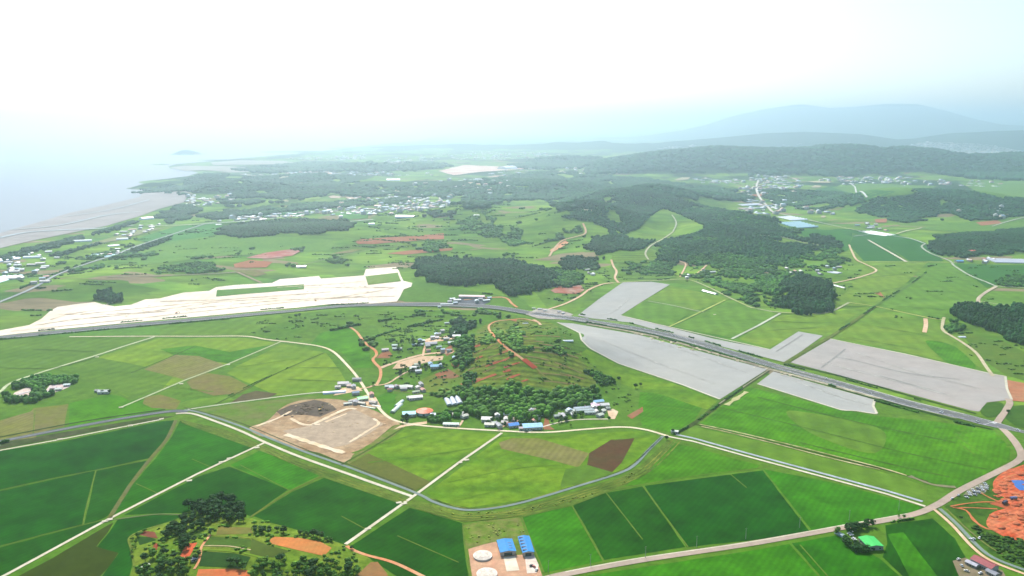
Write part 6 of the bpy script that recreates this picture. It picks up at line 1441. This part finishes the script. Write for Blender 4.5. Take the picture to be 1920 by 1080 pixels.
# light blue hillside roof: lean long roof
house(1119, 757, 20, 8, 4, 1.8, 22, 'a8dcf4', label='long light blue roof at the top of the hillside houses')
greenhouse(706, 762, 16, 1.6, -25, 'thin white plastic tunnel right of the cream shed', 'f4ecd4'); greenhouse(690, 764, 26, 1.4, -25, 'long thin white plastic tunnel below the cream shed', 'f4ecd4')
greenhouse(1065, 640, 18, 3, 3, 'lone bright white tunnel on the slope beside the grey ground', 'ffffff', k=.9)
greenhouse(985, 607, 12, 2.2, 8, 'small white tunnel inside the bend of the hill track', 'f0f8f0')
house(1265, 812, 9, 5, 3.2, .8, -15, 'f4f4e8', label='small white roofed pump house at the canal bridge')
sheet('pond_sheet', 'small bare clearing ringed by trees, left half', [(18, 748), (28, 736), (50, 727), (62, 727), (62, 733), (50, 748)], land('e4c4b4', 'f0dccc', s=.1, contrast=.2, k=.72), lift=.32, cat='bare soil') .__setitem__ if False else None
sheet('bare_soil', 'pinkish bare clearing ringed by trees in the left fields', [(18, 748), (28, 736), (50, 727), (62, 727), (62, 733), (50, 748)], land('e4c4b4', 'f0dccc', s=.1, contrast=.2, k=.72), lift=.32, cat='clearing')
sheet('bare_soil', 'second pinkish bare clearing ringed by trees in the left fields', [(86, 732), (94, 722), (118, 721), (132, 722), (130, 726), (110, 734), (96, 738)], land('e8ccc4', 'f4e0d8', s=.1, contrast=.2, k=.72), lift=.32, cat='clearing')
for i, (x, y, c_, l) in enumerate(((22, 746, 'f0e8e0', 'white tunnel at the left end of the tree ringed clearing'), (34, 741, 'ecd0cc', 'pinkish tunnel in the left tree ringed clearing'), (46, 737, 'f4e8d8', 'cream tunnel in the left tree ringed clearing'), (55, 743, 'e8e0e0', 'pale tunnel at the lower side of the left clearing'))):
    greenhouse(x, y, 16, 2, 45, l, c_)
for x, y, c_, l in ((100, 730, 'f4dcd4', 'pale pink roof in the right tree ringed clearing'), (110, 732, 'e8ecdc', 'pale green roof in the right tree ringed clearing'), (126, 724, 'e8f4e8', 'white roof at the right end of the tree ringed clearing'), (96, 737, 'ece4e4', 'white roof at the lower side of the right clearing')):
    house(x, y, 9, 6, 3, 1.2, 15, c_, label=l)
# village clusters farther off: each house its own object, shared meshes
HM = {}
def small_house(x, y, L, Wd, H, yaw, roof, label, group, cat='house', name='house'):
    key = (L, Wd, H, roof)
    if key not in HM:
        w, r = gable(L, Wd, H, 1.5 if L < 18 else 2.0, .4, .3); me = merge([(w, 0), (r, 1)]); me.name = 'house'
        me.materials.append(paint('d8d0c4', .8, .2, .1, .2, .7)); me.materials.append(paint(roof, .5, .3, .1, .2, .86)); HM[key] = me
    o = bpy.data.objects.new(name, HM[key]); COL.objects.link(o); o.location = (x, y, float(hgt(x, y)) + .2); o.rotation_euler.z = yaw; tag(o, label, cat, group); return o
PAL = ['f4f4f0', 'f4f4f0', 'ecece8', 'ecece8', 'd8e4ec', 'e8dcd4', 'b8ccdc', 'c88878', '8ca8c0', 'f0e4dc', 'dcd8d0', 'a8a4a8']
BIG = ['f8f8f8', 'e4f0f4', 'd8ecf0', 'ececf0']
ALLH = [0]
COLW = {'f4f4f0': 'white', 'ecece8': 'off white', 'd8e4ec': 'pale blue', 'e8dcd4': 'cream', 'b8ccdc': 'light blue', 'c88878': 'reddish', '8ca8c0': 'dull blue', 'f0e4dc': 'ivory', 'dcd8d0': 'pale grey', 'a8a4a8': 'grey', 'f8f8f8': 'white', 'e4f0f4': 'icy white', 'd8ecf0': 'pale cyan', 'ececf0': 'silvery'}
def village(px, n, where, seed=0, s=1.0, pal=PAL, stuff=False, yaw=0.2):
    s = s * (1.25 if s > 1.15 else 1.0)
    P = world_pts(dense(px, 15)); rs = random.Random(seed); a0 = P.min(0); a1 = P.max(0); pts = []; tries = 0
    while len(pts) < n and tries < 8000:
        tries += 1
        x, y = rs.uniform(a0[0], a1[0]), rs.uniform(a0[1], a1[1])
        if not inside(P, np.array([x]), np.array([y]))[0]: continue
        if any((x - a) ** 2 + (y - b) ** 2 < (15 * s) ** 2 for a, b in pts): continue
        pts.append((x, y))
    if not stuff:
        for x, y in pts:
            c_ = rs.choice(pal); L, Wd, H = rs.choice(((10, 7, 3.4), (13, 8, 3.6), (9, 9, 5.5), (17, 8, 3.6)))
            small_house(x, y, L * s, Wd * s, H, yaw + rs.choice((0, 1.57)) + rs.uniform(-.3, .3), c_, COLW[c_] + ' roofed house ' + where, COLW[c_] + ' roofed houses ' + where); ALLH[0] += 1
    else:
        VV = []; FF = []; MI = []; off = 0
        for x, y in pts:
            L, Wd, H = rs.choice(((12, 9, 4), (16, 10, 5), (24, 10, 5), (12, 12, 12))); L *= s; Wd *= s; a = rs.uniform(0, 3.1); z = float(hgt(x, y)) + 1; c, q = math.cos(a), math.sin(a)
            base = [(-1, -1, 0), (1, -1, 0), (1, 1, 0), (-1, 1, 0), (-1, -1, 1), (1, -1, 1), (1, 1, 1), (-1, 1, 1), (-1, 0, 1.4), (1, 0, 1.4)]
            VV += [(x + (u * L / 2) * c - (v * Wd / 2) * q, y + (u * L / 2) * q + (v * Wd / 2) * c, z + w * H) for u, v, w in base]
            m = rs.randrange(3) + 1
            for f, mi in (((0, 1, 5), 0), ((0, 5, 4), 0), ((2, 3, 7), 0), ((2, 7, 6), 0), ((1, 2, 6), 0), ((1, 6, 5), 0), ((5, 6, 9), 0), ((3, 0, 4), 0), ((3, 4, 7), 0), ((4, 8, 7), 0), ((4, 5, 9), m), ((4, 9, 8), m), ((7, 8, 9), m), ((7, 9, 6), m)):
                FF.append([i + off for i in f]); MI.append(mi)
            off += 10
        me = np_mesh('distant_houses', np.array(VV), np.array(FF), MI)
        o = link('distant_houses', me, None, [paint('e0d8cc', .8, .2, .1, .2, .75), paint('f8f8f8', .5, .3, .1, .2, .85), paint('d0e0ec', .5, .3, .1, .2, .8), paint('d8a898', .5, .3, .1, .2, .75)]); tag(o, 'mass of tiny distant buildings ' + where, 'town', None, 'stuff')
village([(642, 715), (668, 712), (690, 728), (700, 745), (690, 760), (655, 765), (640, 740)], 6, 'around the village crossing', 31, .8, ['dcd8d0', 'a8a4a8', 'c88878', '8ca8c0'])
village([(735, 690), (760, 676), (850, 640), (862, 650), (850, 690), (780, 700)], 9, 'in the lower part of the upper hamlet', 32, .8)
village([(760, 640), (790, 628), (850, 622), (858, 630), (830, 645), (790, 655)], 8, 'in the top part of the upper hamlet', 33, .8)
village([(900, 800), (905, 785), (1000, 772), (1015, 790), (980, 800), (930, 804)], 9, 'crowded into the lower village row', 34, .75, ['dcd8d0', 'a8a4a8', 'c88878', '8ca8c0', 'e8dcd4'])
village([(1040, 785), (1070, 766), (1140, 758), (1145, 775), (1110, 782)], 7, 'crowded on the hillside', 35, .75, ['dcd8d0', 'a8a4a8', 'c88878', 'b8ccdc', 'e8dcd4'])
village([(720, 735), (740, 722), (790, 720), (800, 740), (760, 745)], 6, 'in the upper village row', 36, .75, ['dcd8d0', 'a8a4a8', 'c88878', 'e8dcd4'])
village([(0, 500), (30, 478), (90, 470), (120, 490), (70, 510), (0, 545)], 26, 'among the greenhouses at the left edge', 1, 1.2)
village([(170, 478), (200, 466), (240, 468), (230, 480), (190, 486)], 9, 'around the teal greenhouses on the coastal plain', 2, 1.2)
village([(215, 440), (260, 425), (300, 420), (290, 432), (240, 448)], 16, 'in the coastal hamlet near the mudflat', 3, 1.3)
village([(60, 535), (80, 522), (100, 520), (90, 532)], 4, 'beside the long coastal road', 4, 1.2)
village([(345, 380), (360, 368), (400, 374), (395, 385), (360, 388)], 16, 'in the beach village by the headland', 5, 1.3)
village([(380, 424), (400, 416), (480, 410), (570, 400), (570, 407), (470, 418), (400, 424)], 22, 'along the far farm road', 6, 1.3)
village([(580, 400), (600, 392), (720, 380), (730, 392), (690, 408), (650, 402)], 26, 'in the left part of the far village', 7, 1.4)
village([(730, 392), (740, 380), (770, 372), (840, 372), (850, 384), (800, 396), (740, 398)], 26, 'in the right part of the far village', 8, 1.4)
village([(1380, 395), (1400, 378), (1500, 385), (1560, 392), (1570, 402), (1500, 400), (1440, 398)], 12, 'in the valley town by the greenhouses', 9, 1.3)
village([(1590, 425), (1620, 416), (1660, 425), (1670, 434), (1640, 434)], 9, 'behind the long white greenhouse', 10, 1.2)
village([(1380, 352), (1400, 330), (1480, 330), (1470, 345), (1420, 372)], 26, 'in the upper valley town below the ridge', 11, 1.5, stuff=True)
village([(1560, 340), (1580, 332), (1720, 340), (1830, 342), (1820, 350), (1700, 348), (1600, 344)], 30, 'in the village strip under the ridge', 12, 1.5, stuff=True)
village([(1455, 515), (1470, 500), (1500, 508), (1570, 498), (1580, 508), (1540, 520)], 9, 'in the farm hamlet above the round grove', 13, 1.0)
village([(1270, 522), (1290, 518), (1330, 500), (1340, 515), (1300, 526)], 4, 'at the valley houses', 14, 1.0)
village([(1800, 492), (1830, 484), (1870, 486), (1860, 495)], 7, 'beside the blue roof at the right', 15, 1.1)
village([(820, 572), (850, 560), (920, 558), (915, 568), (860, 570)], 8, 'in the yards above the highway', 16, 1.0, ['f4f4f0', 'd8e4ec', 'a8a4a8'])
village([(1085, 510), (1095, 505), (1120, 512), (1115, 518)], 4, 'in the valley mouth beside the pine grove', 17, .9)
village([(890, 358), (960, 340), (980, 345), (930, 362)], 12, 'on the wooded slope in the far middle', 18, 1.5, stuff=True)
village([(450, 330), (600, 315), (780, 318), (820, 330), (700, 330), (560, 328)], 90, 'in the far left villages', 19, 1.6, stuff=True)
village([(700, 300), (900, 285), (1050, 288), (1040, 302), (860, 300), (740, 308)], 160, 'in the far middle plain', 20, 2.0, stuff=True)
village([(1230, 278), (1300, 272), (1340, 276), (1260, 284)], 50, 'behind the left end of the ridge', 21, 2.0, stuff=True)
village([(1440, 277), (1480, 268), (1600, 268), (1640, 274), (1560, 276)], 90, 'behind the middle of the ridge', 22, 2.2, stuff=True)
village([(1690, 276), (1740, 266), (1840, 270), (1900, 280), (1930, 287), (1800, 288)], 520, 'in the pale town behind the ridge', 23, 2.6, stuff=True)
village([(500, 302), (560, 296), (700, 290), (680, 300)], 60, 'along the far shore', 24, 2.0, stuff=True)
village([(1300, 335), (1380, 335), (1400, 345), (1320, 345)], 30, 'beside the valley road below the ridge', 25, 1.6, stuff=True)
village([(640, 376), (720, 345), (900, 335), (1000, 345), (900, 372), (760, 372)], 70, 'scattered through the far woods', 26, 1.6, stuff=True)
village([(1750, 400), (1860, 385), (1920, 400), (1900, 412)], 12, 'between the right hand wooded hills', 27, 1.2, stuff=True)
# big greenhouses / sheds across the plain (p, q = near edge ends in the photo)
def glass_block(p, q, depth, n, label_fmt, hexs, r=None, group=None):
    yaw, a = yaw_of(p, q); L = float(np.hypot(*(a[1] - a[0]))); nx = np.array([-math.sin(yaw), math.cos(yaw)])
    if nx[1] < 0: nx = -nx
    w = depth / n
    for i in range(n):
        c = (a[0] + a[1]) / 2 + nx * (w * (i + .5))
        greenhouse_at(float(c[0]), float(c[1]), float(hgt(*c)) + .3, L, w * .47, math.degrees(yaw), label_fmt, hexs, group, 'greenhouse', .55, .86)
glass_block((1462, 408), (1515, 418), 110, 6, 'long white tunnel of the bright greenhouse block beside the valley road', 'ffffff', group='tunnels of the bright greenhouse block')
glass_block((1492, 428), (1535, 428), 110, 6, 'pale cyan tunnel of the greenhouse block below the bright white one', 'c8ecec', group='tunnels of the pale cyan greenhouse block')
glass_block((1608, 434), (1660, 443), 70, 4, 'white tunnel of the greenhouse block at the edge of the dark paddies', 'fcfcfc', group='tunnels of the paddy edge greenhouse block')
glass_block((1392, 386), (1430, 386), 40, 2, 'white tunnel of the pair left of the valley town road', 'fcfcfc', group='upper pair of tunnels')
glass_block((1388, 392), (1425, 392), 30, 2, 'white tunnel of the lower pair by the valley town road', 'fcfcfc', group='lower pair of tunnels')
glass_block((1866, 493), (1945, 495), 75, 6, 'grey white tunnel of the greenhouse rows under the right hand hill', 'd8d8dc', group='greenhouse rows at the right edge')
glass_block((160, 483), (205, 483), 55, 4, 'teal white tunnel on the coastal plain', 'c4ecec', group='teal tunnels of the coastal plain')
glass_block((0, 492), (40, 486), 70, 3, 'blueish tunnel at the left edge', 'c8d8e8', group='blueish tunnels at the left edge')
glass_block((42, 485), (75, 484), 22, 1, 'bright white long roof near the left edge', 'ffffff')
glass_block((0, 530), (45, 518), 60, 4, 'teal tunnel in the lower greenhouse rows at the left edge', 'c8e8e4', group='lower greenhouse rows at the left edge')
glass_block((132, 455), (172, 453), 25, 1, 'thin white roof on the coastal plain', 'f8f8f0')
glass_block((218, 451), (240, 450), 25, 1, 'short white roof right of the thin one on the coastal plain', 'f8f8f8')
glass_block((268, 413), (290, 411), 40, 1, 'white roof nearest the mudflat', 'fcfcfc')
glass_block((205, 463), (225, 461), 25, 2, 'small teal tunnel above the teal greenhouse block', 'c4ecec', group='small teal tunnels')
glass_block((740, 411), (775, 408), 40, 1, 'white long roof on the green hill below the far village', 'fcfcfc')
glass_block((888, 407), (898, 407), 25, 1, 'small white roof alone on the far green slope', 'fcfcfc')
glass_block((692, 422), (703, 422), 25, 1, 'small white roof beside the dark wood belt', 'f4fcfc')
glass_block((556, 503), (574, 503), 20, 1, 'pinkish white roof on the hillside above the sandy site', 'fce8e0')
glass_block((1315, 546), (1340, 553), 12, 1, 'grey white long shed beside the valley houses', 'd8dcd4')
glass_block((1550, 511), (1570, 514), 26, 3, 'grey white tunnel in the farm hamlet above the round grove', 'dce0e4', group='tunnels above the round grove')
glass_block((1548, 532), (1582, 541), 8, 1, 'white low shed beside the orange zigzag lane', 'f0f4f0')
glass_block((1560, 465), (1575, 465), 16, 1, 'white roof beside the small wood on the rise', 'e8f0f4')
glass_block((725, 340), (750, 340), 60, 1, 'far white roof in the woods', 'ffffff')
glass_block((952, 319), (972, 318), 130, 1, 'far white factory roof beside the quarry clearing', 'ffffff')
glass_block((1800, 634), (1812, 634), 9, 1, 'white roof beside the curving lane', 'fcfcfc')
X, Y, Z = wp(1798, 492); small_house(X, Y, 22, 14, 4.5, .1, '6cb0e8' if COLW.setdefault('6cb0e8', 'blue') else '', 'bright blue roofed shed at the foot of the right hand hill', None, 'shed', 'shed')
X, Y, Z = wp(1822, 474); small_house(X, Y, 20, 16, 7, .2, 'f06858', 'coral red roofed building on the wooded hill at the right', None, 'building', 'building')
X, Y, Z = wp(708, 388); small_house(X, Y, 34, 22, 7, .2, 'f07878', 'coral red roofed building in the far village', None, 'building', 'building')
X, Y, Z = wp(885, 559); small_house(X, Y, 60, 14, 5, -.1, 'c88c94', 'dusky pink roofed long shed in the yard above the highway', None, 'shed', 'shed')
sheet('concrete_yard', 'grey yard above the highway', [(848, 570), (855, 560), (890, 558), (920, 566), (905, 572)], ASPH, lift=.34, cat='yard')
sheet('concrete_yard', 'sandy junction apron on the highway', [(985, 590), (1010, 578), (1050, 582), (1075, 590), (1060, 600), (1010, 598)], land('c8bcb0', 'f0e4d4', s=.05, contrast=.2), lift=.46, cat='yard')
greenhouse(838, 571, 30, 3, 3, 'white roof beside the highway yards', 'e8f4e8')
# ------------------------------------------------------------------ utility poles
def pole_mesh():
    bm = bmesh.new(); bmesh.ops.create_cone(bm, cap_ends=True, segments=8, radius1=.3, radius2=.16, depth=12, matrix=Matrix.Translation((0, 0, 6)))
    me = bpy.data.meshes.new('utility_pole'); bm.to_mesh(me); bm.free(); me.materials.append(paint('c4c4b8', .8, .1, .05, .5, .7)); return me
PM = pole_mesh(); ARM = box_me('crossarm', 0, 0, 11.2, 2.4, .14, .14); ARM.materials.append(paint('8c8c84')); INS = box_me('insulator', 0, 0, 11.45, .14, .14, .35); INS.materials.append(paint('dcd8d0'))
for px, py, l in ((1028, 1073, 'first'), (1107, 1061, 'second'), (1210, 1046, 'third'), (1306, 1026, 'fourth'), (1398, 1011, 'fifth'), (1499, 990, 'sixth'), (1592, 976, 'seventh'), (1685, 957, 'eighth')):
    X, Y, Z = wp(px, py); o = bpy.data.objects.new('utility_pole', PM); COL.objects.link(o); o.location = (X, Y, Z); o.rotation_euler.z = .35
    tag(o, 'slim pale utility pole, %s from the blue roofed sheds along the wide farm road' % l, 'utility pole', 'poles along the wide farm road')
    for nm, me in (('crossarm', ARM),): a = bpy.data.objects.new(nm, me); COL.objects.link(a); a.parent = o
    for dx in (-1, 0, 1): a = bpy.data.objects.new('insulator', INS); COL.objects.link(a); a.parent = o; a.location.x = dx
# ------------------------------------------------------------------ vehicles
def car_body(L, W, H, cab=(-.15, .32), cabh=.42):
    bm = bmesh.new()
    def ring(x, z0, z1, w): return [bm.verts.new(p) for p in ((x, -w, z0), (x, w, z0), (x, w, z1), (x, -w, z1))]
    bz = .3
    prof = [(-L / 2, bz + .1, H * .5, W * .44), (-L / 2 + .15, bz, H * .58, W * .5), (L / 2 - .9, bz, H * .58, W * .5), (L / 2 - .1, bz, H * .46, W * .48), (L / 2, bz + .1, H * .4, W * .42)]
    rs = [ring(*p) for p in prof]
    for a, b in zip(rs, rs[1:]):
        for k in range(4): bm.faces.new((a[k], a[(k + 1) % 4], b[(k + 1) % 4], b[k]))
    bm.faces.new(rs[0]); bm.faces.new(rs[-1][::-1]); bmesh.ops.recalc_face_normals(bm, faces=bm.faces)
    # roof panel
    x0, x1 = L * cab[0], L * cab[1]
    g = bmesh.ops.create_cube(bm, size=1)['verts']
    for v in g: v.co = Vector((-L * .08 + v.co.x * L * .36, v.co.y * W * .8, H - .04 + v.co.z * .08))
    me = bpy.data.meshes.new('body'); bm.to_mesh(me); bm.free()
    bm = bmesh.new(); g = bmesh.ops.create_cube(bm, size=1)['verts']
    for v in g:
        t = v.co.z > 0; v.co = Vector((-L * .08 + v.co.x * L * (.36 if t else .58), v.co.y * W * (.8 if t else .94), H - .085 if t else H * .58))
    ca = bpy.data.meshes.new('window_glass'); bm.to_mesh(ca); bm.free()
    return me, ca
CB, CG = car_body(4.5, 1.8, 1.5); CG.materials.append(GLASS)
bm = bmesh.new(); bmesh.ops.create_cone(bm, cap_ends=True, segments=12, radius1=.33, radius2=.33, depth=.24, matrix=Matrix.Rotation(math.pi / 2, 4, 'X')); WHL = bpy.data.meshes.new('wheel'); bm.to_mesh(WHL); bm.free(); WHL.materials.append(paint('1c1c1e', .8))
BM_ = {}
CARN = {'f4f4f4': 'white', 'd8dce0': 'silver', '30343c': 'dark', 'e8e4dc': 'ivory', 'b04038': 'red', '3860a8': 'blue'}
def car(x, y, yaw, col, label, group=None, truck=False, z=.6):
    if col not in BM_: m = CB.copy(); m.materials.clear(); m.materials.append(paint(col, .3, .5, .03, .5, .85)); BM_[col] = m
    e = empty('car', (x, y, float(hgt(x, y)) + z), yaw); tag(e, label, 'car', group)
    for nm, me in (('body', BM_[col]), ('window_glass', CG)): o = bpy.data.objects.new(nm, me); COL.objects.link(o); o.parent = e
    for sx in (-1.4, 1.35):
        for sy in (-.82, .82): o = bpy.data.objects.new('wheel', WHL); COL.objects.link(o); o.parent = e; o.location = (sx, sy, .33)
def truck(px, py, yaw, cabc, boxc, label, L=8, z=.5, name='truck', lift_=0):
    X, Y, Z = wp(px, py); e = empty(name, (X, Y, Z + z), yaw); tag(e, label, name.replace('_', ' '))
    link('cab', box_me('cab', L / 2 - 1, 0, 1.6, 2, 2.3, 2.2), e, [paint(cabc, .4, .4, .05, .4, .8)]); link('cargo_box', box_me('cargo_box', -1.1, 0, 1.9, L - 2.4, 2.4, 2.2), e, [paint(boxc, .5, .3, .08, .4, .8)])
    link('windscreen', box_me('windscreen', L / 2 + .02, 0, 2.1, .1, 2.0, .9), e, [GLASS])
    for sx in (-L * .32, L * .33):
        for sy in (-1.0, 1.0): o = bpy.data.objects.new('wheel', WHL); COL.objects.link(o); o.parent = e; o.location = (sx, sy, .5); o.scale = (1.5, 1.2, 1.5)
sheet('concrete_yard', 'bare strip of ground where the cars are parked', [(1805, 930), (1818, 915), (1838, 905), (1855, 910), (1848, 925), (1825, 928)], land('98a070', 'b0a888'), lift=.3, cat='yard')
yr, _ = yaw_of((1805, 928), (1850, 906)); rc = random.Random(8)
n = 0
for row in range(4):
    for k in range(6):
        px = 1810 + k * 7.4 + row * 1.0 ; py = 930 - k * 3.9 + row * 3.0 - 2
        if (row == 3 and k < 2) or (row == 0 and k == 0): continue
        X, Y, Z = wp(px + rc.uniform(-.8, .8), py + rc.uniform(-.3, .3)); c_ = rc.choice(['f4f4f4', 'f4f4f4', 'd8dce0', 'e8e4dc', 'f4f4f4', '30343c']); car(X, Y, yr + 1.5 + rc.uniform(-.1, .1), c_, CARN[c_] + ' car parked in the cluster beside the orange earthworks', CARN[c_] + ' cars parked beside the earthworks')
X, Y, Z = wp(1785, 936); car(X, Y, yaw_of((1760, 946), (1800, 922))[0], 'f4f4f4', 'white car alone on the farm road near the junction')
X, Y, Z = wp(1797, 930); car(X, Y, yaw_of((1760, 946), (1800, 922))[0] + .1, 'd8dce0', 'silver car on the farm road just behind the white one')
for i, (px, py) in enumerate(((1821, 1013), (1824, 1012), (1836, 1010))):
    X, Y, Z = wp(px, py); car(X, Y, 2.0 + i, 'f4f4f4', ('first', 'second', 'third')[i] + ' white car in the bushes beside the curving lane')
for i, (px, py) in enumerate(((1797, 1050), (1803, 1062), (1812, 1072), (1838, 1076))):
    X, Y, Z = wp(px, py); car(X, Y, .5 + i, ['f4f4f4', 'd8dce0', 'e8e4dc', 'f4f4f4'][i], ('white car nearest the paddy', 'silver car below it', 'ivory car by the grey lean shed', 'white car by the grey outbuilding')[i] + ' in the red roofed house yard')
for i, (px, py) in enumerate(((1593, 996), (1596, 999), (1592, 1002), (1597, 1005), (1600, 1011), (1603, 1014))):
    X, Y, Z = wp(px, py); car(X, Y, .3, 'f4f4f4', 'white car parked in the line beside the green roofed house', 'cars by the green roofed house')
X, Y, Z = wp(996, 1062); car(X, Y, .9, '30343c', 'dark car in the yard below the vented blue roof'); X, Y, Z = wp(1001, 1064); car(X, Y, 2.2, 'b04038', 'red car beside the dark one in the shed yard'); X, Y, Z = wp(1006, 1070); car(X, Y, 1.2, 'f4f4f4', 'white car at the foot of the shed yard')
def hw_car(px, off, col, label, fn=car):
    P = line_world(HW2, True, 8); u = world_pts([(px, np.interp(px, [p[0] for p in HW2], [p[1] for p in HW2]))])[0]
    i = int(np.argmin(np.hypot(*(P - u).T))); i = min(max(i, 1), len(P) - 2); d = P[i + 1] - P[i - 1]; d /= np.hypot(*d); nn = np.array([-d[1], d[0]])
    q = P[i] + nn * off; car(float(q[0]), float(q[1]), math.atan2(d[1], d[0]) + (math.pi if off > 0 else 0), col, label, z=1.0)
for px, off, col, lab in ((1180, -4, 'f4f4f4', 'white car on the near carriageway where the grey grounds begin'), (1262, 4, 'd8dce0', 'silver car on the far carriageway above the curved grey ground'), (1335, -8, 'f4f4f4', 'white car on the near carriageway by the cream roadside strip'), (1545, 4, 'f4f4f4', 'white car on the far carriageway before the pinkish grey ground'),
                          (1638, -4, 'f4f4f4', 'white car on the highway above the notched grey ground'), (1767, -8, 'f4f4f4', 'white car on the near carriageway approaching the junction'), (1773, -4, 'd8dce0', 'silver car beside the white one approaching the junction'), (1838, -8, 'f4f4f4', 'white car waiting just before the zebra crossing'), (1842, -4, 'd8dce0', 'silver car waiting just before the zebra crossing'), (1833, -4, 'f4f4f4', 'white car waiting behind the silver one at the crossing'),
                          (1904, 4, 'f4f4f4', 'white car past the zebra crossing by the right edge'), (1910, -4, 'd8dce0', 'silver car past the zebra crossing by the right edge'), (1060, -5, 'f4f4f4', 'white car on the highway by the sandy junction apron'), (1110, 6, 'f4f4f4', 'white car on the far carriageway by the sandy junction apron')):
    hw_car(px, off, col, lab)
truck(1884, 945, .6, '2c3850', '343c5c', 'dark blue dump truck between the two orange earthworks', 9); truck(1900, 937, .2, '506090', '6070a0', 'blue grey truck behind the dark one on the earthworks', 8)
for i, (px, py) in enumerate(((1001, 580), (1012, 581), (1022, 584), (1048, 586), (1056, 589))):
    truck(px, py, .2 * i, 'f4f4f4', 'f8f4ec', 'white truck parked ' + ('at the left end of', 'second along', 'in the middle of', 'fourth along', 'at the right end of')[i] + ' the sandy highway junction', 9)

village([(580, 400), (600, 388), (720, 372), (850, 372), (850, 392), (740, 402), (640, 408)], 110, 'filling the far village', 41, 1.4, stuff=True)
village([(1380, 400), (1390, 360), (1430, 330), (1500, 330), (1500, 390), (1570, 396), (1560, 405)], 110, 'filling the valley town', 42, 1.5, stuff=True)
village([(1520, 345), (1560, 330), (1720, 334), (1880, 342), (1880, 352), (1700, 350)], 70, 'filling the strip under the ridge', 43, 1.6, stuff=True)
village([(345, 392), (350, 366), (440, 368), (430, 384)], 24, 'filling the beach village', 44, 1.4, stuff=True)
village([(900, 330), (960, 318), (1130, 316), (1160, 330), (1000, 335)], 26, 'on the far central hills', 45, 1.8, stuff=True)
village([(430, 410), (600, 396), (600, 402), (440, 416)], 26, 'strung along the far farm road', 46, 1.3, stuff=True)
print('HOUSES', ALLH[0] + len(VL))

def excavator(px, py, yaw, hexs, label):
    X, Y, Z = wp(px, py); e = empty('excavator', (X, Y, Z + .6), yaw); tag(e, label, 'excavator')
    for sy in (-1.1, 1.1): link('track', box_me('track', 0, sy, .45, 3.8, .6, .9), e, [paint('202022', .8)])
    link('body', box_me('body', -.5, 0, 1.7, 3.4, 2.6, 1.4), e, [paint(hexs, .4, .4, .05, .5, .8)]); link('cab', box_me('cab', .9, .7, 2.5, 1.3, 1.1, 1.6), e, [GLASS])
    bm = bmesh.new()
    for p, q in (((1.2, -.3, 2), (4.0, -.3, 4.6)), ((4.0, -.3, 4.6), (6.2, -.3, 1.6))):
        p, q = Vector(p), Vector(q); d = q - p; g = bmesh.ops.create_cone(bm, cap_ends=True, segments=6, radius1=.35, radius2=.25, depth=d.length)['verts']; bmesh.ops.transform(bm, matrix=Matrix.Translation((p + q) / 2) @ d.to_track_quat('Z', 'Y').to_matrix().to_4x4(), verts=g)
    me = bpy.data.meshes.new('boom'); bm.to_mesh(me); bm.free(); link('boom', me, e, [paint(hexs, .4, .4, .05, .5, .8)])
    link('bucket', box_me('bucket', 6.1, -.3, 1.2, 1.0, 1.2, 1.0), e, [paint('3a3632')])
excavator(331, 588, .6, 'e08a28', 'orange excavator at the lower edge of the bright sandy site'); excavator(592, 565, 2.2, 'e8b030', 'yellow excavator near the highway on the bright sandy site'); excavator(600, 770, 1.0, 'e8b030', 'yellow excavator on the dark spoil of the central earthworks')
